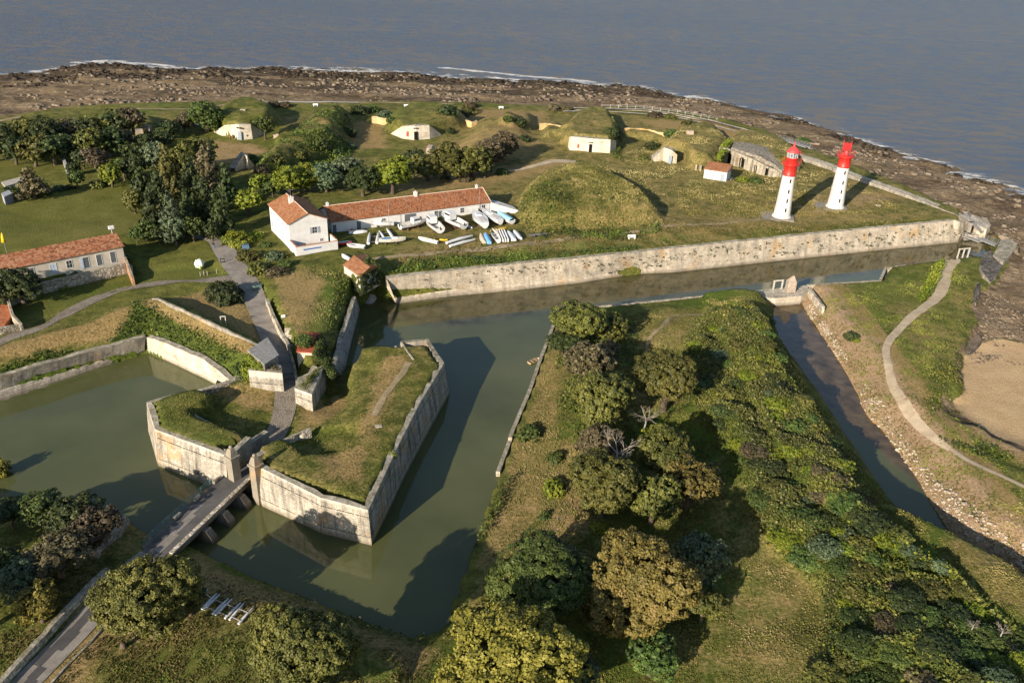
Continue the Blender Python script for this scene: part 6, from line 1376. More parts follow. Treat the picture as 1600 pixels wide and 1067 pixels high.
# ---------------------------------------------------------------- undergrowth, tall grass, ivy (what nobody could count)
def _sample_h(x, y):
    i = np.clip(np.searchsorted(ys, y)-1, 0, len(ys)-2); j = np.clip(((x-xs[0])/.8).astype(int), 0, len(xs)-2)
    fy = (y-ys[i])/(ys[i+1]-ys[i]); fx = (x-xs[j])/.8-0; fx = fx-0*j; fx = (x-xs[j])/.8
    return (h0[i, j]*(1-fx)+h0[i, j+1]*fx)*(1-fy)+(h0[i+1, j]*(1-fx)+h0[i+1, j+1]*fx)*fy
def scatter(name, polyw, dens, size, mat, label, lift=(0, .35), seed=1, thin=0, up=.8, clump=4.0, holes=None, hole_n=.0, kind='stuff', cat='undergrowth', fade=0.0):
    rng = np.random.default_rng(seed); pw = np.array(polyw)[:, :2]; x0, y0 = pw.min(0); x1, y1 = pw.max(0); n = int((x1-x0)*(y1-y0)*dens)
    x = rng.uniform(x0, x1, n); y = rng.uniform(y0, y1, n); d = sdist(x, y, pw)
    k = d > rng.uniform(-.4, .8, n); nz = fbm(x, y, clump, 3, seed)
    if hole_n: k &= nz > hole_n+rng.normal(size=n)*.04
    x, y, nz = x[k], y[k], nz[k]; n = len(x); z = _sample_h(x, y)+rng.uniform(lift[0], lift[1], n)+.25*nz*lift[1]
    ok = z > .35; x, y, z, nz = x[ok], y[ok], z[ok], nz[ok]; n = len(x)
    Nn = rng.normal(size=(n, 3))*.5+np.array([0, 0, up]); Nn /= np.linalg.norm(Nn, axis=1, keepdims=True)
    V, F = leaf_quads(np.stack([x, y, z], 1), Nn, size*(.45+1.1*rng.random(n)**2)*(.7+.6*nz), rng)
    me = np_mesh(name, V, F); v = np.clip(.5+(nz-.5)*1.7+rng.normal(size=n)*.15, 0, 1); attr(me, 'var', np.repeat(v, 4))
    o = link_mesh(name, me, mat); tag(o, label, cat, None, kind); return o
def blades(name, polyw, dens, ht, mat, label, seed=1, hole_n=.0, clump=5, zmin=.5, mfun=None):
    """upright grass tufts: two crossed narrow triangles each"""
    rng = np.random.default_rng(seed); pw = np.array(polyw)[:, :2]; x0, y0 = pw.min(0); x1, y1 = pw.max(0); n = int((x1-x0)*(y1-y0)*dens*1.1)
    x = rng.uniform(x0, x1, n); y = rng.uniform(y0, y1, n); k = sdist(x, y, pw) > 0; nz = fbm(x, y, clump, 3, seed)
    if hole_n: k &= nz > hole_n+rng.normal(size=n)*.10
    k &= sdist(x, y, pw) > rng.uniform(0, 4, n)
    k &= (sdist(x, y, RDL, False) > 2.0) & (sdist(x, y, PTL, False) > 1.0)
    k &= fbm(x, y, 1.7, 2, seed+5) > .40
    x, y, nz = x[k], y[k], nz[k]; z = _sample_h(x, y); ok = z > zmin; x, y, z, nz = x[ok], y[ok], z[ok], nz[ok]; n = len(x)
    hh = ht*.55*rng.uniform(.4, 1.5, n)*(.5+nz); ang = rng.uniform(0, math.pi, n); w_ = hh*.6+.02; Vs = []
    for a in (ang, ang+1.5):
        dx, dy = np.cos(a)*w_, np.sin(a)*w_; lx, ly = rng.normal(size=n)*.25*hh, rng.normal(size=n)*.25*hh
        Vs.append(np.stack([np.stack([x-dx, y-dy, z-.05], 1), np.stack([x+dx, y+dy, z-.05], 1), np.stack([x+lx+dx*.5, y+ly+dy*.5, z+hh], 1), np.stack([x+lx-dx*.5, y+ly-dy*.5, z+hh*.9], 1)], 1).reshape(-1, 3))
    V = np.concatenate(Vs); F = np.arange(len(V)).reshape(-1, 4); me = np_mesh(name, V, F)
    v = np.clip(.5+(nz-.5)*1.4+rng.normal(size=n)*.16, 0, 1); attr(me, 'var', np.concatenate([np.repeat(v, 4)]*2)); o = link_mesh(name, me, mat); tag(o, label, 'grass', None, 'stuff'); return o
RDL = [P2(x, y, z) for x, y, z in ROADC]
PTL = poly([(1538,398),(1505,402),(1488,408),(1477,425),(1474,445),(1466,462),(1448,478),(1425,495),(1402,518),(1388,535),(1384,548),(1388,570),(1392,592),(1402,615),(1418,640),(1438,666),(1470,692),(1512,720),(1560,742),(1620,770),(1700,805)], 3.2)
UND = leaf_mat('undergrowth_leaves', [(.022, .030, .007), (.050, .066, .012), (.095, .105, .018), (.17, .16, .030)])
UND2 = leaf_mat('brown_undergrowth_leaves', [(.030, .024, .013), (.058, .050, .022), (.085, .085, .022), (.14, .12, .04)])
IVYM = leaf_mat('ivy_leaves', [(.014, .026, .005), (.034, .056, .010), (.062, .092, .014), (.12, .15, .02)])
GRS = leaf_mat('grass_blades', [(.050, .052, .013), (.100, .096, .023), (.165, .145, .042), (.26, .21, .085)])
GRD = leaf_mat('dry_grass_blades', [(.10, .088, .030), (.155, .132, .048), (.22, .18, .072), (.29, .23, .11)])
GRL = leaf_mat('lush_grass_blades', [(.036, .050, .010), (.078, .098, .017), (.125, .140, .025), (.18, .18, .04)])
scatter('undergrowth', SCW, 34, .17, UND, 'tangled green undergrowth covering the long ridge beside the narrow moat', (0, .55), 3, clump=7)
scatter('undergrowth', SCW, 30, .13, UND2, 'brown patches in the undergrowth of the long ridge', (.15, .65), 5, clump=16, hole_n=.50)
scatter('undergrowth', SCW, 9, .17, LEAF['bright'], 'lime green patches in the undergrowth of the long ridge', (.1, .65), 8, clump=10, hole_n=.60)
scatter('ivy', IVW, 30, .17, IVYM, 'dark ivy over the rampart slope left of the gate', (0, .6), 11, clump=5, hole_n=.36)
scatter('ivy', poly([(600,425),(640,408),(830,396),(1000,382),(1000,390),(830,408),(700,421),(606,433)], 6.2), 22, .16, IVYM, 'dense weeds along the top of the straight moat wall', (0, .45), 13, clump=4, hole_n=.38)
scatter('hedge', poly([(1472,404),(1478,408),(1470,430),(1452,462),(1440,474),(1432,468),(1448,440),(1462,412)], 3.6), 60, .16, LEAF['bright'], 'bright green hedge beside the pale path at the moat end', (.2, 1.3), 15, cat='hedge')
scatter('hedge', poly([(797,738),(802,742),(775,800),(758,830),(742,850),(738,840),(755,805),(780,760)], 2.5), 50, .16, LEAF['green'], 'green hedge strip along the moat bank below the mown strip', (.1, 1.2), 16, cat='hedge')
scatter('undergrowth', poly([(872,492),(980,480),(1000,520),(985,600),(960,690),(900,690),(870,640),(868,560)], 3.4), 20, .17, UND, 'low scrub around the pines by the moat corner', (0, .6), 17, clump=5, hole_n=.42)
scatter('undergrowth', poly([(810,345),(815,310),(850,285),(880,300),(900,340),(900,362),(850,362)], 8), 14, .18, IVYM, 'green scrub on the left flank of the big grass mound', (0, .6), 19, clump=4, hole_n=.45)
scatter('undergrowth', poly([(840,355),(1030,350),(1036,360),(960,372),(840,372)], 7), 16, .18, IVYM, 'green scrub along the foot of the big grass mound', (0, .6), 20, clump=4, hole_n=.42)
scatter('undergrowth', poly([(1470,680),(1540,690),(1590,712),(1560,728),(1500,712),(1462,690)], 3), 24, .16, IVYM, 'dark scrub between the lower path and the dry dune', (0, .6), 21, clump=4, hole_n=.36)
scatter('undergrowth', poly([(1455,560),(1500,545),(1505,610),(1475,625),(1455,660),(1440,640)], 3), 20, .15, UND, 'scrub above the sand beach by the pale path', (0, .5), 22, clump=4, hole_n=.42)
scatter('undergrowth', poly([(520,425),(556,440),(548,470),(525,515),(505,520),(520,470)], 6.5), 26, .16, GRL, 'long green grass on the bank above the flank wall', (0, .5), 23, clump=4, hole_n=.3)
scatter('undergrowth', poly([(395,285),(400,250),(450,215),(505,180),(548,174),(556,200),(545,235),(485,262)], 8), 8, .24, IVYM, 'green scrub on the flanks of the ridge above the white house', (0, .8), 24, clump=6, hole_n=.5)
scatter('ivy', poly([(955,190),(972,200),(972,235),(958,232)], 8), 16, .22, IVYM, 'ivy curtain on the shaded side of the square casemate', (0, .8), 25)
scatter('undergrowth', poly([(520,860),(700,985),(740,870),(745,900),(710,1000),(640,1010),(480,940),(380,885)], 1.5), 14, .13, UND2, 'weeds along the shaded moat bank at the bottom', (0, .4), 26, clump=4, hole_n=.45)
blades('grass', poly([(870,500),(1200,455),(1300,640),(1430,810),(1640,920),(1640,1250),(560,1250),(650,1010),(720,960),(800,690)], 3), 22, .19, GRS, 'rough meadow grass of the wooded ground', 31)
blades('grass', poly([(870,500),(890,500),(890,640),(940,820),(860,870),(745,885),(800,700)], 2), 16, .2, GRD, 'dry mown grass strip by the moat', 32)
blades('grass', poly([(1140,840),(1180,800),(1280,900),(1250,1067),(1150,1120),(1100,1000)], 3.5), 14, .19, GRD, 'dry tall grass in the lower valley', 33, hole_n=.5)
blades('grass', poly([(240,860),(420,915),(640,1000),(720,1020),(560,1250),(-60,1250),(-60,860),(150,860)], 2.8), 24, .18, GRS, 'rough grass around the approach road', 34)
blades('grass', poly([(340,870),(640,1000),(560,1010),(400,930)], 2.4), 12, .2, GRD, 'dry grass on the bank behind the bridge end', 35, hole_n=.4)
blades('grass', poly([(160,1000),(420,980),(560,1060),(560,1250),(60,1250)], 2.8), 20, .2, GRL, 'lush grass at the bottom edge right of the road', 36, hole_n=.42)
blades('grass', [p[:2] for p in RAVR], 18, .13, GRS, 'grass on the large bastion block', 37); blades('grass', [p[:2] for p in RAVL], 18, .13, GRS, 'grass on the small bastion block', 38)
blades('grass', poly([(1260,448),(1380,440),(1470,410),(1530,405),(1530,470),(1500,545),(1500,620),(1640,750),(1640,830),(1500,800),(1360,640),(1300,520)], 3.2), 10, .26, GRL, 'grass of the headland across the moat', 39, hole_n=.3)
scatter('bank_weeds', poly([(1256,470),(1295,500),(1360,590),(1420,670),(1490,755),(1580,835),(1640,868),(1640,895),(1540,860),(1440,765),(1365,672),(1318,600),(1268,520)], 2), 16, .13, GRS, 'dry weeds growing through the rubble bank of the narrow moat', (0, .3), 61, clump=3, hole_n=.50, cat='weeds')
blades('grass', poly([(1290,520),(1350,640),(1440,740),(1520,830),(1640,890),(1640,830),(1480,760),(1380,620)], 2.5), 8, .25, GRD, 'dry grass on the rubble bank', 40, hole_n=.45)
blades('grass', poly([(600,425),(640,395),(1060,345),(1220,345),(1480,335),(1490,342),(1200,366),(900,398)], 6.2), 8, .32, GRS, 'grass strip on top of the rampart', 41)
blades('grass', poly([(800,350),(810,305),(850,272),(900,262),(965,280),(1012,312),(1040,345),(1035,355),(950,366),(850,366)], 7), 10, .38, GRS, 'long grass on the big mound', 42)
blades('grass', poly([(1040,290),(1200,290),(1420,320),(1400,340),(1060,345)], 5.6), 7, .36, GRS, 'rough grass around the lighthouses', 43, hole_n=.35)
blades('grass', poly([(860,262),(1050,215),(1200,225),(1400,310),(1230,300),(1050,330)], 5.4), 3.0, .3, GRD, 'pale tussocks between the casemates and the mound', 44, hole_n=.45)
blades('grass', poly([(0,520),(230,460),(405,540),(395,560),(240,490),(0,560)], 6.5), 14, .15, GRD, 'dry grass on the left rampart', 45)
blades('grass', poly([(425,430),(500,410),(560,425),(540,470),(500,530),(455,520)], 6.5), 10, .25, GRD, 'dry grass on the slope below the white house', 46, hole_n=.4)
# weed tufts rooted in the straight wall: individuals too many and too small to matter, one mass
rng = np.random.default_rng(5); Cs = []; 
for k in range(330):
    f = rng.random(); x = 640+f*860; yt = 434-(x-604)*.1014; v = rng.uniform(.15, .92); zz = 6.0*(1-v)+.8*v; yb = yt+v*(31-(x-604)*.002)
    zt = 6.0-(6.0-1.2)*v; c = np.array(P(x, yt+v*30, zt)); c[1] -= .15
    if x < 800 and rng.random() < .6: continue
    m_ = rng.integers(4, 16); Cs.append(c+rng.normal(size=(m_, 3))*rng.uniform(.08, .28)*np.array([1, .5, .8]))
Cs = np.concatenate(Cs); V, F = leaf_quads(Cs, np.tile([0, -.8, .4], (len(Cs), 1)), rng.uniform(.06, .15, len(Cs)), rng); me = np_mesh('wall_weeds', V, F); attr(me, 'var', np.repeat(rng.random(len(Cs)), 4)); tag(link_mesh('wall_weeds', me, LEAF['dark']), 'dark weed tufts growing out of the straight moat wall', 'weeds', None, 'stuff')
# pale rubble on the bank and shore boulders
def rocks(name, polyw, n, smin, smax, mat, label, seed, flat=.6, cond=None, thr=.52):
    rng = np.random.default_rng(seed); pw = np.array(polyw)[:, :2]; x0, y0 = pw.min(0); x1, y1 = pw.max(0); Vs = []; Fs = []; off = 0; cnt = 0; tries = 0
    base = np.array([[-1, -1, -1], [1, -1, -1], [1, 1, -1], [-1, 1, -1], [-1, -1, 1], [1, -1, 1], [1, 1, 1], [-1, 1, 1]], float)*.7; fb = np.array([[0, 3, 2, 1], [4, 5, 6, 7], [0, 1, 5, 4], [1, 2, 6, 5], [2, 3, 7, 6], [3, 0, 4, 7]])
    x = rng.uniform(x0, x1, n*6); y = rng.uniform(y0, y1, n*6); k = sdist(x, y, pw) > 0; nz = fbm(x, y*1.8, 14, 4, seed); k &= nz > thr; x, y = x[k][:n], y[k][:n]; z = _sample_h(x, y)
    for i in range(len(x)):
        if z[i] < .1 and cond is None: continue
        s = smin+(smax-smin)*rng.random()**4; a = rng.uniform(0, 6.28); q = base*(1+rng.normal(size=base.shape)*.22)*np.array([s*rng.uniform(.7, 1.5), s, s*flat]); q[4:, :2] *= rng.uniform(.55, .9)
        ca, sa = math.cos(a), math.sin(a); q = np.stack([q[:, 0]*ca-q[:, 1]*sa, q[:, 0]*sa+q[:, 1]*ca, q[:, 2]], 1)+np.array([x[i], y[i], z[i]+s*.1]); Vs.append(q); Fs.append(fb+off); off += 8
    me = np_mesh(name, np.concatenate(Vs), np.concatenate(Fs)); tag(link_mesh(name, me, mat), label, 'rocks', None, 'stuff')
SHROCK = road_mat('shore_rock', (.055, .042, .03), (.155, .12, .085), (.29, .235, .17)); WEEDROCK = road_mat('weedy_rock', (.010, .008, .006), (.035, .026, .018), (.12, .09, .06))
PALE = road_mat('pale_bank_rock', (.20, .16, .11), (.36, .30, .22), (.52, .45, .34))
rocks('bank_rubble', poly([(1258,470),(1278,470),(1303,520),(1352,590),(1400,660),(1470,750),(1560,833),(1640,872),(1640,892),(1545,860),(1452,770),(1376,672),(1328,600),(1277,520)], 2), 3000, .05, .34, PALE, 'pale rubble sliding down the bank of the narrow moat', 51, thr=.47)
rocks('shore_rocks', [P2(x, y, 1) for x, y in COAST[2:-3]]+[P2(x, y, 3) for x, y in INNER[3:26]][::-1], 6500, .2, 1.5, SHROCK, 'brown broken rocks across the low tide shore', 52, .5)
wr = [P2(x, y, 0) for x, y in COAST[2:-3]]; wr2 = [P2(x, y+14+max(0, (700-x))*.02, 0) for x, y in COAST[2:-3]]
rocks('weedy_rocks', wr+wr2[::-1], 6000, .35, 1.6, WEEDROCK, 'dark weed covered rocks at the water line', 53, .5, True)
rocks('shore_rocks', poly([(1530,430),(1560,420),(1640,400),(1660,600),(1560,560),(1500,575),(1535,500)], 1.2), 1800, .12, .5, SHROCK, 'brown broken rocks below the headland', 54, .5)
# ---------------------------------------------------------------- boats and small things
BW = plain('boat_white', (.58, .58, .565), .35, .5, .05, 2); BG = plain('boat_interior', (.50, .47, .42), .6, .3, .12, 3); BR_ = plain('antifoul_red', (.25, .03, .025), .6); BB = plain('boat_blue', (.05, .18, .38), .5)
BLB = plain('light_blue_cover', (.30, .52, .62), .7); BGR = plain('grey_tube', (.42, .42, .41), .6); BY = plain('boat_yellow', (.72, .45, .02), .5); BLK = plain('black_trim', (.02, .02, .022), .6); BTAN = plain('tan_hull', (.45, .38, .30), .6); BCR = plain('cream_hull', (.60, .56, .48), .5, .4, .12, 2)
GALV = MT['galvanised']
def hull_secs(L_, B_, D_, bow=.5, tr=.8, n=9):
    S = []
    for i in range(n):
        t = i/(n-1); w_ = B_/2*min(1, (tr+(1-tr)*min(1, t/.35)))*max(.02, (1-max(0, (t-bow)/(1-bow))**2.0)); x = -L_/2+L_*t; sh = D_*(1+.25*t*t); kz = D_*.45*max(0, (t-.8)/.2)**1.5
        S.append([(x, -w_, sh), (x, -w_*.92, D_*.5+kz*.5), (x, -w_*.5, D_*.12+kz), (x, 0, kz), (x, w_*.5, D_*.12+kz), (x, w_*.92, D_*.5+kz*.5), (x, w_, sh)])
    return S
def boat(bow, stern, kind, label, group='boats parked behind the boat house', mat=None, lift=.35, beam=None, name='boat', cat='boat'):
    a = Vector(G3(*bow)); b = Vector(G3(*stern)); d = a-b; d.z = 0; L_ = max(d.length, 1.8); c = (a+b)/2; g_ = gz(c.x, c.y)
    e = empty(name, (c.x, c.y, g_), math.atan2(d.y, d.x), label, cat, group); B_ = beam or L_*.34; D_ = L_*.15
    mat = mat or BW
    if kind == 'upturned':
        mb = MB(); D_ = L_*.12; S = hull_secs(L_, B_, D_, .45, .6); top = max(q[2] for s in S for q in s); S = [[(x, y, top-z+.12) for x, y, z in s] for s in S]; mb.loft(S, close=False); mb.face(S[0]); mb.build('hull', mat, e)
        mb = MB(); mb.tube((-L_*.45, 0, top+.13), (L_*.3, 0, top+.12), .035, n=5); mb.build('keel', mat, e); return e
    if kind in ('kayak', 'pod'):
        mb = MB(); S = []
        for i in range(9):
            t = i/8; w_ = B_/2*math.sin(math.pi*min(.97, max(.03, t)))**.7; S.append([(-L_/2+L_*t, w_*math.cos(q_), .22+.2*math.sin(q_)) for q_ in [k*math.pi/4 for k in range(8)]])
        mb.loft(S, caps=True); mb.build('hull', mat, e); mb = MB(); mb.lathe([(.22, .44), (.22, .46), (0, .46)], 10, (-.1*L_, 0, 0)); mb.build('cockpit', BLK, e); return e
    S = [[(x, y, z+lift) for x, y, z in s] for s in hull_secs(L_, B_, D_, .5 if kind != 'sail' else .35, .8 if kind != 'sail' else .55)]
    mb = MB(); mb.loft(S, close=False); mb.face(S[0][::-1]); mb.build('hull', mat, e)
    if kind in ('motor_red', 'motor'):
        mb = MB(); mb.loft([[(x, y*1.015, z-.01) for x, y, z in s[1:6]] for s in S], close=False); mb.build('bottom_paint', BR_ if kind == 'motor_red' else BG, e)
    n = len(S)
    def deck(i0, i1, dz, m_, nm):
        mb = MB(); 
        for i in range(i0, i1): mb.face([(S[i][0][0], S[i][0][1]*.97, S[i][0][2]+dz), (S[i+1][0][0], S[i+1][0][1]*.97, S[i+1][0][2]+dz), (S[i+1][6][0], S[i+1][6][1]*.97, S[i+1][6][2]+dz), (S[i][6][0], S[i][6][1]*.97, S[i][6][2]+dz)])
        return mb.build(nm, m_, e)
    zt = S[4][0][2]
    if kind == 'open':
        mb = MB(); mb.loft([[(x, y*.9, max(z+.02, lift+D_*.45)) for x, y, z in s] for s in S[:-1]], close=False); mb.build('interior', BG, e)
        for f in (-.22, .08): mb = MB(); mb.box(L_*f-.12, L_*f+.12, -B_*.42, B_*.42, zt-.16, zt-.1); mb.build('thwart', BG, e)
    elif kind in ('motor', 'motor_red', 'fishing'):
        deck(n//2, n-1, -.03, mat, 'foredeck'); mb = MB(); mb.loft([[(x, y*.86, max(z, lift+D_*.5)) for x, y, z in s] for s in S[:n//2+1]], close=False); mb.build('cockpit', BG, e)
        x0, x1 = (-.02*L_, .22*L_); hc = L_*.15; mb = MB(); w_ = B_*.30
        mb.loft([[(x0, -w_, zt-.35), (x1+.35, -w_*.9, zt-.1), (x1+.35, w_*.9, zt-.1), (x0, w_, zt-.35)], [(x0, -w_, zt+hc), (x1, -w_*.85, zt+hc), (x1, w_*.85, zt+hc), (x0, w_, zt+hc)]], caps=True, smooth=False); cb = mb.build('cabin', BW, e)
        mb = MB(); mb.box(x0+.1, x1-.1, -w_*1.01-.01, w_*1.01+.01, zt+hc*.45, zt+hc*.8); mb.build('window', GLASS, cb)
        mb = MB(); mb.tube((-L_*.5-.12, 0, zt-.5), (-L_*.5-.12, 0, zt+.25), .12, n=7); mb.build('outboard', BLK, e)
    elif kind == 'sail':
        deck(0, n-1, -.02, mat, 'deck'); mb = MB(); mb.loft([[(-.02*L_, -B_*.22, zt-.1), (.25*L_, -B_*.12, zt-.1), (.25*L_, B_*.12, zt-.1), (-.02*L_, B_*.22, zt-.1)], [(0, -B_*.18, zt+.3), (.2*L_, -B_*.1, zt+.25), (.2*L_, B_*.1, zt+.25), (0, B_*.18, zt+.3)]], caps=True, smooth=False); mb.build('coachroof', BW, e)
        mb = MB(); mb.box(-.38*L_, -.05*L_, -B_*.2, B_*.2, zt-.02, zt+.05); mb.build('cockpit', BG if mat is not BCR else BB, e)
    elif kind == 'cover':
        mb = MB(); mb.loft([[(x, y*1.03, z+.01) for x, y, z in (s[0], (s[0][0], s[0][1]*.5, s[0][2]+.35), (s[0][0], 0, s[0][2]+.45), (s[6][0], s[6][1]*.5, s[6][2]+.35), s[6])] for s in S], close=False); mb.build('cover', BLB, e)
    elif kind == 'rib':
        mb = MB(); r = B_*.14
        for i in range(n-1):
            for k in (0, 6): mb.tube(S[i][k], S[i+1][k], r, n=6)
        mb.build('tube', BGR, e); deck(0, n-1, -.25, BG, 'floor')
    mb = MB()
    for x in (-.25*L_, .15*L_):
        mb.box(x-.08, x+.08, -B_*.35, B_*.35, -.02, lift+.08)
    if lift > .1: mb.build('chock', BARK, e)
    return e
B = boat
B((574,363.5),(545,366),'upturned','white upturned dinghy on the grass in front of the left doors')
B((576,354),(616,355),'sail','white racing sailing boat lying along the wall, second from the house')
B((665,352),(625,361),'motor_red','white motor boat with a red waterline beside the green canopy')
B((644,340),(656,345),'fishing','small boat with a green canopy close to the wall','boats parked behind the boat house', BG); 
B((634,379),(592,382),'sail','grey white sailing boat with a blue cockpit cover at the front of the yard', mat=BCR)
B((522,385),(549,382),'open','bright red open boat beside the walled yard', mat=plain('bright_red_hull', (.60, .02, .03), .4), lift=.15)
B((543,387),(570,390),'rib','grey white inflatable boat next to the red one', lift=.1)
B((534,400),(547,408),'upturned','small white upturned dinghy left of the ivy hut')
B((545,363),(552,360),'kayak','tiny orange and white float by the leftmost door', mat=plain('orange_float', (.65, .20, .05), .6), beam=.9)
B((654,377),(684,382),'open','long white canoe on the grass edge', beam=.9, lift=.05)
B((667,348),(688,367),'motor','small white motor boat parked nose to the wall between two larger ones')
B((690,344),(725,362),'motor_red','largest white motor boat with dark red bottom in the middle of the yard')
B((738,358),(716,350),'kayak','slim blue and white hull behind the largest motor boat', mat=plain('pale_blue_hull', (.45, .52, .62), .5), beam=1.0)
B((739,339),(758,360),'sail','white sailing boat with a blue stern, third from the right end')
B((753,337),(782,354),'sail','long white sailing boat, second from the right end')
B((777,340),(800,353),'cover','boat under a light blue cover at the right end of the row')
B((791,357),(766,362),'kayak','bright yellow kayak on the grass below the sailing boats', mat=BY, beam=.8)
B((705,341),(696,339),'open','small white and red boat close to the wall behind the largest motor boat', lift=.1); B((682,343),(690,339),'open','small lime and blue boat close to the wall', lift=.1, mat=plain('lime_hull', (.45, .55, .12), .5))
B((737,327),(744,336),'open','upright white stern boat against the wall, left one', lift=.5, mat=BW); B((747,327),(755,334),'open','upright white stern boat against the wall, right one', lift=.5, mat=BW)
B((660,336),(682,340),'cover','boat under a dull brown sheet against the wall', mat=BG); 
GD = 'row of dinghies on the grass edge'
B((750,370),(757,382),'upturned','tan upturned dinghy at the left end of the dinghy row', GD, BTAN, beam=1.2); B((757,370),(765,383),'upturned','blue upturned dinghy in the dinghy row', GD, plain('sky_blue_hull', (.16, .36, .60), .5), beam=1.5)
B((768,368),(779,380),'open','white open dinghy with dark slats in the dinghy row', GD, beam=1.5, lift=.1)
for i, x in enumerate((777, 781, 785, 789)): B((x-3,365.5),(x+5,379),'upturned','one of four slim white hulls stacked side by side in the dinghy row', GD, beam=.55)
B((792,367),(803,378),'upturned','broad white upturned dinghy right of the slim hulls', GD, beam=1.9); B((802,365),(813,375),'upturned','white upturned dinghy at the right end of the row', GD, beam=1.6)
B((670,377),(678,375),'kayak','yellow kayak half hidden in grass, left of two', mat=BY, beam=.7, lift=0); B((689,376),(697,376.5),'kayak','yellow kayak half hidden in grass, right of two', mat=BY, beam=.7, lift=0)
def catamaran(h1, h2, label, group, z=.2, dz=0):
    """h = (bow px, stern px) of each hull"""
    A_ = [Vector(G3(*q)) for q in (h1[0], h1[1], h2[0], h2[1])]; c = sum(A_, Vector())/4; e = empty('catamaran', (c.x, c.y, gz(c.x, c.y)), 0, label, 'catamaran', group)
    for bw, st in ((A_[0], A_[1]), (A_[2], A_[3])):
        d = bw-st; d.z = 0; L_ = d.length; ax_ = d.normalized(); sx = Vector((-ax_.y, ax_.x, 0)); mb = MB(); S = []
        m_ = (bw+st)/2-Vector((c.x, c.y, 0))
        for i in range(9):
            t = i/8; w_ = .052*L_*(1-max(0, (t-.4)/.6)**2)+.015; hh = .10*L_*(.75+.25*(1-abs(t-.5)*2)); p = Vector((m_.x, m_.y, 0))+ax_*(t-.5)*L_
            S.append([p+sx*w_*u_+Vector((0, 0, z+hh*v_+.12*max(0, t-.7))) for u_, v_ in ((-.7, 1), (-1, .6), (-.5, .1), (0, 0), (.5, .1), (1, .6), (.7, 1))])
        mb.loft(S, caps=True); mb.build('hull', BW, e)
    def bar(f, m_, nm):
        p = A_[1].lerp(A_[0], f)-c; q_ = A_[3].lerp(A_[2], f)-c; mb = MB(); mb.tube((p.x, p.y, z+.3), (q_.x, q_.y, z+.3), .05, n=6); mb.build(nm, m_, e)
    bar(.62, GALV, 'crossbar'); bar(.12, GALV, 'crossbar')
    return e
CG = 'beached catamarans by the road pine'; z8 = lambda x, y: (300+x/10.67, 900+y/10.67)
catamaran((z8(275,250), z8(95,430)), (z8(420,320), z8(170,575)), 'leftmost catamaran, its left hull half under the pine branches', CG)
catamaran((z8(475,335), z8(205,590)), (z8(615,400), z8(350,660)), 'second catamaran from the pine in the shaded row', CG)
catamaran((z8(675,405), z8(400,680)), (z8(820,475), z8(555,740)), 'third catamaran from the pine in the shaded row', CG)
catamaran((z8(870,490), z8(630,765)), (z8(1030,550), z8(780,830)), 'rightmost catamaran of the shaded row by the dry bank', CG)
z3_ = lambda x, y: (510+x/9.7, 300+y/9.7)
catamaran((z3_(660,645), z3_(635,815)), (z3_(795,640), z3_(765,805)), 'catamaran with upright looking hulls left in the boat yard', 'boats parked behind the boat house')
catamaran((z3_(795,615), z3_(890,745)), (z3_(910,580), z3_(1015,725)), 'catamaran lying diagonally behind the blue-covered boat', 'boats parked behind the boat house')
z4_ = lambda x, y: (660+x/9.7, 290+y/9.7)
catamaran((z4_(760,800), z4_(365,900)), (z4_(800,845), z4_(415,945)), 'long pair of white catamaran hulls lying along the grass edge', 'boats parked behind the boat house')
# rowing boat on the moat
a = Vector(P(826.5,568,.25)); b = Vector(P(843.5,561.5,.25)); d = b-a; e = empty('rowing_boat', ((a.x+b.x)/2, (a.y+b.y)/2, .12), math.atan2(d.y, d.x), 'small weathered brown rowing boat floating at the moat bank', 'boat'); L_ = d.length
S = hull_secs(L_, 1.25, .4, .6, .85); mb = MB(); mb.loft(S, close=False); mb.face(S[0][::-1]); mb.build('hull', plain('weathered_wood_hull', (.42, .31, .18), .8, .2, .2), e); mb = MB(); mb.loft([[(x, y*.88, max(z+.02, .16)) for x, y, z in s] for s in S[:-1]], close=False); mb.build('interior', plain('dark_wood', (.17, .13, .09), .9), e)
for f in (-.2, .15): mb = MB(); mb.box(L_*f-.1, L_*f+.1, -.5, .5, .34, .38); mb.build('thwart', MT['weathered_wood_hull'], e)
# frames along the wall, trailers
def rack(px, py, w, hh, label, name='metal_rack', rz=None):
    p = G3(px, py); e = tag(MB().box(0, .01, 0, .01, 0, .01) and None or None) if False else None; mb = MB(); d_ = .9
    for x in (0, w):
        for y in (0, d_): mb.tube((x, y, -.1), (x, y, hh), .04, n=5)
    for z_ in (hh*.5, hh):
        mb.tube((0, 0, z_), (w, 0, z_), .035, n=5); mb.tube((0, d_, z_), (w, d_, z_), .035, n=5); mb.tube((0, 0, z_), (0, d_, z_), .035, n=5); mb.tube((w, 0, z_), (w, d_, z_), .035, n=5)
    o = mb.build(name, GALV, None, p); o.rotation_euler.z = math.radians(26) if rz is None else rz; tag(o, label, 'rack')
rack(527, 361, 2.2, 1.1, 'empty metal boat rack by the wall, the one nearest the house'); rack(537, 359, 2.0, 1.3, 'empty metal boat rack by the wall, second from the house'); rack(560, 356, 1.6, 1.4, 'taller metal boat rack by the wall under the third wall bay')
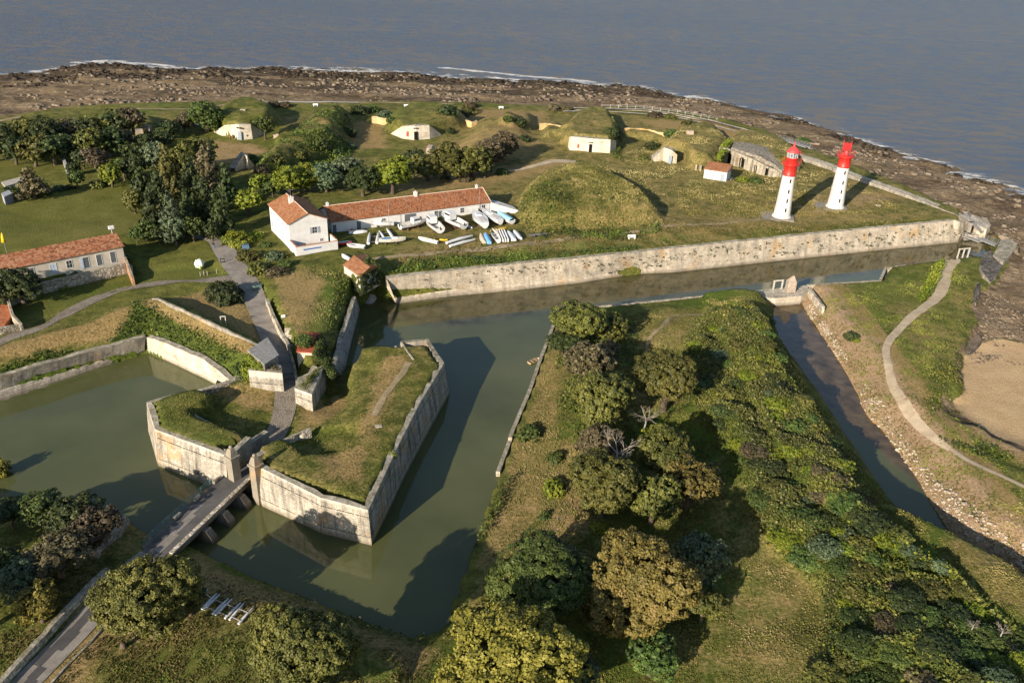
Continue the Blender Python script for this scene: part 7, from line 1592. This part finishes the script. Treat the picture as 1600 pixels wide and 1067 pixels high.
def trailer(px, py, L_, rz, label):
    p = G3(px, py); e = empty('boat_trailer', p, rz, label, 'trailer'); mb = MB()
    mb.box(-L_/2, L_/2, -.05, .05, .35, .45); 
    for s in (-1, 1): mb.box(-L_/2, L_*.1, s*.5-.04, s*.5+.04, .35, .43)
    for x in (-L_/2, -L_*.2, L_*.1): mb.box(x-.04, x+.04, -.55, .55, .352, .428)
    mb.build('frame', GALV, e)
    for s in (-1, 1): mb = MB(); mb.tube((-L_*.15, s*.66, .28), (-L_*.15, s*.8, .28), .28, n=12); mb.build('wheel', BLK, e)
trailer(837, 369, 3.0, .6, 'empty boat trailer at the right end of the yard, left one'); trailer(851, 368, 3.0, .55, 'empty boat trailer at the right end of the yard, right one')
for x, y, hh, lb in ((608,357,6.5,'bare boat mast standing over the racing boat'),(749,333,6.0,'bare boat mast over the right sailing boats')):
    p = G3(x, y); mb = MB(); mb.tube((0, 0, 0), (0, 0, hh), .06, .04, n=6); mb.tube((-.3, 0, hh*.7), (.3, 0, hh*.7), .03, n=5); tag(mb.build('mast', GALV, None, p), lb, 'mast')
# ---- benches, posts, panels, people
def bench(px, py, label, rz=.2):
    p = G3(px, py); e = empty('bench', p, rz, label, 'bench', 'pale benches along the coast'); mb = MB(); mb.box(-.95, .95, -.25, .25, .42, .52); mb.build('seat', FRAMEW, e)
    for x in (-.7, .7): mb = MB(); mb.box(x-.1, x+.1, -.2, .2, -.1, .42); mb.build('leg', FRAMEW, e)
    mb = MB(); mb.box(-.95, .95, .25, .31, .52, .95); mb.build('backrest', FRAMEW, e)
for x, y, lb in ((493,166.5,'white bench on the green ridge towards the sea'),(635,167.5,'white bench behind the stepped casemate mound'),(783,170.5,'white bench on the dry hump left of the quay bushes'),(987,373.5,'white bench on the rampart grass above the straight moat'),(1198,219,'white block bench beside the quay end')): bench(x, y, lb)
def person(px, py, top, legs, label, rz=0.0, stride=.22, hh=1.74):
    """one skinned figure, mid-step"""
    p = G3(px, py); e = empty('person', p, rz, label, 'person'); me = bpy.data.meshes.new('body'); s = hh/1.74
    J = [(0, 0, .95), (0, 0, 1.15), (0, .01, 1.40), (0, .02, 1.50), (0, .04, 1.62), (0, .045, 1.72), (.09, 0, .88), (.10, stride*.7, .50), (.10, stride, .09), (.10, stride+.16, .04), (-.09, 0, .88), (-.10, -stride*.3, .48), (-.10, -stride*1.1, .12), (-.10, -stride*1.1+.15, .04),
         (.19, 0, 1.40), (.24, -.10, 1.14), (.24, -.02, .92), (.24, .03, .82), (-.19, 0, 1.40), (-.24, .10, 1.14), (-.23, .22, .94), (-.23, .27, .85)]
    E = [(0, 1), (1, 2), (2, 3), (3, 4), (4, 5), (0, 6), (6, 7), (7, 8), (8, 9), (0, 10), (10, 11), (11, 12), (12, 13), (2, 14), (14, 15), (15, 16), (16, 17), (2, 18), (18, 19), (19, 20), (20, 21)]
    R_ = [.15, .14, .16, .06, .095, .085, .10, .07, .05, .045, .10, .07, .05, .045, .07, .05, .038, .03, .07, .05, .038, .03]
    me.from_pydata([(x*s, y*s, z*s) for x, y, z in J], E, []); o = bpy.data.objects.new('body', me); COL.objects.link(o); o.parent = e; md = o.modifiers.new('skin', 'SKIN')
    for v, r in zip(me.skin_vertices[0].data, R_): v.radius = (r*s, r*s)
    me.skin_vertices[0].data[0].use_root = True; o.modifiers.new('sub', 'SUBSURF').levels = 2
    g = N('clothes_'+label.split()[0]+str(int(px)), .9, .1); z_ = g.sep(g.objc())[2]
    c = g.mix(g.rng(z_, .92*s, .96*s), legs, top); c = g.mix(g.rng(z_, 1.50*s, 1.53*s), c, (.40, .25, .17)); g.col(c); me.materials.append(g.mat)
    mb = MB(); mb.lathe([(.02, 1.80*s), (.07, 1.78*s), (.10, 1.72*s), (.105, 1.66*s), (.08, 1.60*s)], 12, (0, .02, 0)); mb.build('hair', plain('dark_hair', (.03, .02, .015), .8), e)
    return e
person(334.5, 389, (.03, .028, .03), (.12, .17, .26), 'person in a dark jacket and pale jeans walking on the road', .3)
person(360.5, 219, (.55, .06, .04), (.05, .05, .06), 'person in red standing at the left of the blue-door casemate', 1.0, .05)
p = G3(312.5, 420); e = empty('play_sculpture', p, .4, 'white and lime faceted pod standing on the lawn by the road junction', 'pod')
S, SF, nu, nvv = uvsphere(6, 4); mb = MB(); mb.raw([(x*1.05, y*1.05, z*1.05+1.15) for x, y, z in S], [tuple(dict.fromkeys(f)) for f in SF]+[(len(S)-1, len(S)-2-i, len(S)-2-(i+1) % 6) for i in range(6)]); mb.build('shell', FRAMEW, e)
mb = MB()
for k in range(3): a = k*2.1+.5; mb.tube((.9*math.cos(a), .9*math.sin(a), .25), (.55*math.cos(a+.6), .55*math.sin(a+.6), 2.1), .14, n=5)
mb.build('lime_panel', plain('lime_panel', (.42, .58, .10), .6), e)
for i, (x, y, lb) in enumerate(((313.5,431,'wooden post below the white pod, left of three'),(319,430,'wooden post below the white pod, middle of three'),(324.5,430,'wooden post below the white pod, right of three'),(339,426.5,'lone wooden post by the road edge near the pod'))):
    p = G3(x, y); mb = MB(); mb.tube((0, 0, -.2), (0, 0, .9), .14, .12, n=8); tag(mb.build('wooden_post', plain('grey_timber', (.26, .23, .19), .9, .1, .2, 4), None, p), lb, 'post', 'posts on the lawn by the junction')
def frame(px, py, w, hh, m_, label, rz, name='picture_stand', t=.12):
    p = G3(px, py); mb = MB(); mb.box(-w/2, -w/2+t, -.06, .06, -.3, hh); mb.box(w/2-t, w/2, -.06, .06, -.3, hh); mb.box(-w/2+t, w/2-t, -.06, .06, hh-t, hh); mb.box(-w/2+t, w/2-t, -.06, .06, .15, .15+t); o = mb.build(name, m_, None, p); o.rotation_euler.z = rz; tag(o, label, 'frame'); return o
frame(348, 411, .9, 1.0, BLK, 'small dark open frame standing on the road beside the pod lawn', .5); frame(350, 511, .95, 2.2, BCR, 'pale upright wooden frame at the foot of the shaded rampart wall', .25)
for x, y, w, hh, m_, lb in ((676.5,279,1.0,1.5,FRAMEW,'white information panel by the track behind the boat house'),(686.5,276,.9,1.7,FRAMEW,'second white panel at the tree trunk behind the boat house'),(402,452,1.9,1.0,plain('green_bin', (.10, .15, .13), .6),'grey green container in the shade left of the dry slope'),(384,388,1.6,.9,plain('blue_tarp', (.07, .12, .19), .7),'blue covered thing under the lime hedge'),(443,499,.7,.9,FRAMEW,'small white sign on the dry slope above the steps'),(193,1011,.5,.6,BARK,'short grey stump in the grass right of the approach road'),(306,196,2.2,.5,plain('blue_tarp', (.07, .12, .19)),'blue tarpaulin among bushes left of the clearing')):
    p = G3(x, y); e = empty({'panel': 'panel'}.get('x', 'panel' if 'panel' in lb or 'sign' in lb else 'box' if 'container' in lb or 'covered' in lb else 'tree_stump' if 'stump' in lb else 'tarpaulin'), p, .3, lb, 'panel' if 'panel' in lb or 'sign' in lb else 'box' if 'container' in lb or 'covered' in lb else 'stump' if 'stump' in lb else 'tarpaulin')
    if 'panel' in lb or 'sign' in lb:
        mb = MB(); mb.box(-w/2, w/2, -.04, .04, hh*.45, hh); mb.build('board', m_, e)
        for s in (-1, 1): mb = MB(); mb.tube((s*w*.4, .06, -.2), (s*w*.4, .06, hh), .035, n=5); mb.build('leg', GALV, e)
    elif 'stump' in lb: mb = MB(); mb.lathe([(.42, -.2), (.33, .15), (.28, hh), (0, hh+.03)], 12); mb.build('wood', m_, e)
    else: mb = MB(); mb.loft([[(-w/2, -.5, 0), (w/2, -.5, 0), (w/2, .5, 0), (-w/2, .5, 0)], [(-w*.47, -.45, hh), (w*.46, -.42, hh*.9), (w*.45, .45, hh), (-w*.46, .44, hh*.85)]], caps=True, smooth=False); mb.build('body', m_, e)
# stone planter by the bridge
p = G3(240.5, 850); mb = MB(); mb.lathe([(.48, -.2), (.5, .75), (.46, .8), (.36, .8), (.34, .4), (0, .4)], 14); tag(mb.build('stone_tub', RUBBLE_P, None, p), 'round stone tub at the near end of the bridge railing', 'tub')
# yellow float on the tiled house ridge side
p = P(10.5, 393, 11.2); p = Vector(P(10.5, 396, 7.5)); e = empty('umbrella', (p.x, p.y, 6.6), 0, 'closed yellow parasol behind the roof of the long tiled house', 'parasol'); mb = MB(); mb.tube((0, 0, 0), (0, 0, 3.6), .05, n=6); mb.build('pole', GALV, e); mb = MB(); mb.lathe([(.05, 5.4), (.3, 4.6), (.45, 3.4), (.25, 3.3), (0, 3.3)], 10); mb.build('canopy', BY, e)
# ---- wire fence on the left lawn, grey beam, terrace
def fence(L_, hh, n, label, name='wire_fence', z=None, mat=GALV, mesh=True, sp=3.0):
    Q = [Vector(P(*q)) if len(q) == 3 else Vector(G3(*q)) for q in L_]; e = empty(name, (0, 0, 0), 0, label, 'fence'); tot = sum((b-a).length for a, b in zip(Q[:-1], Q[1:])); k = int(tot/sp)+1
    def at(d):
        for a, b in zip(Q[:-1], Q[1:]):
            l = (b-a).length
            if d <= l+1e-6: return a.lerp(b, min(1, d/l))
            d -= l
        return Q[-1]
    pts = [at(tot*i/k) for i in range(k+1)]
    for p in pts: mb = MB(); mb.tube((p.x, p.y, p.z-.2), (p.x, p.y, p.z+hh), .05, n=5); mb.build('post', mat, e)
    mb = MB()
    for a, b in zip(pts[:-1], pts[1:]):
        for z_ in [hh*(i+1)/n for i in range(n)]: mb.tube((a.x, a.y, a.z+z_), (b.x, b.y, b.z+z_), .022, n=4, caps=False)
    mb.build('rail', mat, e); return e
fence([(-40,259,4.6),(0,252,4.6),(60,240,4.6),(101,233,4.6)], 2.0, 5, 'wire mesh fence between the dark tree belt and the left lawn')
fence([(940,168,5.2),(1000,169.5,5.2),(1060,177,5.2),(1120,188,5.2)], 1.1, 2, 'row of thin pale fence posts on the sea side of the quay', 'post_fence', mat=FRAMEW, sp=3.4)
p0 = Vector(P(99,249,5)); p1 = Vector(P(106,270,5)); d = p1-p0; mb = MB(); mb.obox((p0+p1)/2, d.normalized(), 0, d.length/2, .35, 4.2, 6.0); tag(mb.build('concrete_wall', plain('grey_concrete', (.33, .33, .33), .9), None), 'leaning grey concrete wall at the end of the wire fence', 'wall')
mb = MB(); fl = [P2(2,285,5.2), P2(32,277,5.2), P2(36,284,5.2), P2(8,292,5.2)]; prism(mb, fl, 4, 5.3); lid(mb, fl, 5.3); tag(mb.build('terrace', plain('pale_concrete', (.36, .33, .28))), 'pale terrace slab among bushes at the left edge', 'terrace')
mb = MB(); fl = [P2(2,302,7), P2(14,297,7), P2(19,302,7), P2(6,308,7)]; prism(mb, fl, 4, 7); lid(mb, fl, 7.0); tag(mb.build('shed', plain('grey_shed_roof', (.30, .31, .33), .7)), 'little grey roofed shed hidden in the hedge at the left edge', 'shed')
# ---- sluice causeway between the two moats
mb = MB(); tp = [P2(1165,455.5,2.3), P2(1262,445.5,2.3), P2(1263,456,2.3), P2(1252,462,2.3), P2(1212,466,2.3), P2(1196,465,2.3)]; bt = [P2(1165,458,0), P2(1265,449,0), P2(1264,470,0), P2(1250,476,0), P2(1212,479,0), P2(1196,470,0)]
u = 0
for i in range(6):
    j = (i+1) % 6; l = math.dist(tp[i], tp[j]); mb.face([(*bt[i], -1), (*bt[j], -1), (*tp[j], 2.3), (*tp[i], 2.3)], [(u, -1), (u+l, -1), (u+l, 2.3), (u, 2.3)]); u += l
mb.cur = 1; lid(mb, tp, 2.3); mb.build('causeway', [STONE_P, RUBBLE_P]); tag(COL.objects[-1], 'stone sluice causeway closing the head of the narrow moat', 'causeway')
b = P(1234, 455, 2.3); e = empty('stone_marker', b, .1, 'tall pale pointed stone pillar standing on the sluice causeway', 'pillar'); mb = MB(); mb.loft([[(-.95, -.75, -.3), (.95, -.75, -.3), (.95, .75, -.3), (-.95, .75, -.3)], [(-.9, -.7, 2.3), (.9, -.7, 2.3), (.9, .7, 2.3), (-.9, .7, 2.3)], [(.1, -.1, 3.6), (.35, -.1, 3.6), (.35, .1, 3.6), (.1, .1, 3.6)]], caps=True, smooth=False); mb.build('shaft', STONE_P, e)
def sluice(px0, px1, py, z, hh, label, n=2):
    a = Vector(P(px0, py, z)); b = Vector(P(px1, py-(px1-px0)*.09, z)); e = empty('sluice_frame', a, math.atan2(b.y-a.y, b.x-a.x), label, 'sluice'); L_ = (b-a).length; m_ = plain('pale_timber', (.44, .40, .33), .9, .1, .15, 3)
    for i in range(n): x = L_*i/(n-1); mb = MB(); mb.box(x-.13, x+.13, -.13, .13, -1, hh); mb.build('post', m_, e)
    for i in range(n-1): x0 = L_*i/(n-1); x1 = L_*(i+1)/(n-1); mb = MB(); mb.box(x0-.2, x1+.2 if i == n-2 else x1-.2, -.1, .1, hh, hh+.28); mb.build('beam', m_, e)
sluice(1208, 1221, 452.5, 2.3, 1.9, 'pale wooden sluice frame on the causeway left of the pointed pillar'); sluice(1497, 1513, 398.5, 1.6, 1.4, 'low pale sluice frame in the water at the far moat end', 3)
# ---- far end of the moat: gangways, dam, dark rock
DK = plain('grey_deck_timber', (.30, .29, .27), .9, .1, .15, 3)
def gangway(a, b, w, label, rail=True, name='footbridge', steps=0):
    a = Vector(P(*a)); b = Vector(P(*b)); d = b-a; L_ = math.hypot(d.x, d.y); e = empty(name, a, math.atan2(d.y, d.x), label, 'footbridge'); dz = d.z; mb = MB()
    if steps:
        for i in range(steps): x = L_*i/steps; mb.box(x, x+L_/steps*.9, -w/2, w/2, dz*i/steps-.05, dz*i/steps+.05)
    else: mb.loft([[(0, -w/2, -.12), (0, w/2, -.12), (0, w/2, .02), (0, -w/2, .02)], [(L_, -w/2, dz-.12), (L_, w/2, dz-.12), (L_, w/2, dz+.02), (L_, -w/2, dz+.02)]], caps=True, smooth=False)
    mb.build('deck', DK, e)
    for s in (-1, 1):
        mb = MB(); k = max(2, int(L_/1.3))
        for i in range(k+1): x = L_*i/k; mb.tube((x, s*w/2, dz*i/k-.3), (x, s*w/2, dz*i/k+1.05), .04, n=5)
        for q_ in (.55, 1.0): mb.tube((0, s*w/2, q_), (L_, s*w/2, dz+q_), .04, n=5)
        mb.build('railing', GALV, e)
    return e
gangway((1508,336,6.0), (1534,364,2.8), 1.2, 'steep metal stairway down to the far moat end', steps=14)
gangway((1507,369,2.4), (1532,378,2.4), 1.3, 'wooden gangway over the far moat end, left part'); gangway((1530,372,2.8), (1562,385,2.8), 2.2, 'wider platform walkway with railings at the far moat end, right part')
gangway((1220,217,5.4), (1262,230,5.4), 2.6, 'wooden viewing deck with railings on the shore side of the sea wall'); gangway((1262,230,5.4), (1274,240,2.6), 1.6, 'wooden stair from the viewing deck to the beach', steps=10)
def rockblock(name, top, z1, z0, mat, label, out=1.12):
    mb = MB(); c = np.mean([P2(*q, z1) for q in top], 0); T_ = [P2(*q, z1) for q in top]; Bm = [tuple(c+(np.array(t)-c)*out) for t in T_]; rn = random.Random(len(label)); n = len(T_)
    Tz = [z1+rn.uniform(-.35, .25) for _ in T_]; md = [tuple(c+(np.array(t)-c)*(1+(out-1)*.4+rn.uniform(-.03, .05))) for t in T_]; u = 0
    for i in range(n):
        j = (i+1) % n; l = math.dist(T_[i], T_[j]); zm = (z1+z0)/2
        mb.face([(*Bm[i], z0), (*Bm[j], z0), (*md[j], zm), (*md[i], zm)], [(u, z0), (u+l, z0), (u+l, zm), (u, zm)]); mb.face([(*md[i], zm), (*md[j], zm), (*T_[j], Tz[j]), (*T_[i], Tz[i])], [(u, zm), (u+l, zm), (u+l, z1), (u, z1)]); u += l
        mb.cur = 1; mb.face([(*T_[i], Tz[i]), (*T_[j], Tz[j]), (c[0], c[1], z1+.1)]); mb.cur = 0
    tag(mb.build(name, mat), label, 'masonry' if 'wall' in label or 'masonry' in label else 'rock')
rockblock('breakwater_block', [(1536,395),(1548,391),(1566,408),(1567,414),(1556,432),(1548,440),(1536,428),(1531,415)], 3.3, -.8, [STONE_D, DARKROCK], 'dark weathered masonry block at the beach end of the moat', 1.1)
rockblock('breakwater_block', [(1564,373),(1582,374),(1590,382),(1576,402),(1567,411),(1552,398),(1556,392)], 3.6, -.8, [STONE, TOPS], 'tall pale topped masonry block between platform and beach', 1.15)
rockblock('breakwater_block', [(1518,336),(1545,343),(1548,352),(1542,358),(1528,353),(1516,344)], 3.6, -.5, [STONE_P, RUBBLE_P], 'pale broken masonry block at the tip of the sea wall', 1.1)
rockblock('breakwater_block', [(1500,345),(1518,346),(1534,358),(1530,368),(1508,366),(1506,352)], 1.7, -.5, [STONE_P, RUBBLE_P], 'low ochre masonry ledge behind the far wall corner', 1.1)
rockblock('breakwater_block', [(1548,358),(1566,366),(1588,374),(1580,373),(1562,371),(1545,368)], 1.8, -.5, [DARKROCK, SHROCK], 'rough stone apron between the walkway and the beach', 1.15)
rockblock('shore_outcrop', [(1528,440),(1531,443),(1530,462),(1526,472),(1522,470),(1523,452)], 3.6, .2, [DARKROCK, DARKROCK], 'dark upright rock at the beach edge below the masonry block', 1.2)
rockblock('shore_outcrop', [(1518,474),(1530,478),(1536,500),(1530,520),(1534,532),(1522,545),(1508,552),(1505,545),(1520,530),(1519,500)], 2.2, .2, [DARKROCK, SHROCK], 'long flat rock ledge at the edge of the headland', 1.1)
rockblock('shore_outcrop', [(1470,545),(1500,535),(1506,540),(1495,548),(1472,553)], 3.0, .5, [STONE_P, PALE], 'pale crumbling rock face above the sand', 1.15)
rockblock('shore_outcrop', [(1250,222),(1262,224),(1270,232),(1258,233),(1248,229)], 4.0, .5, [DARKROCK, DARKROCK], 'dark rock block behind the viewing deck on the shore', 1.15)
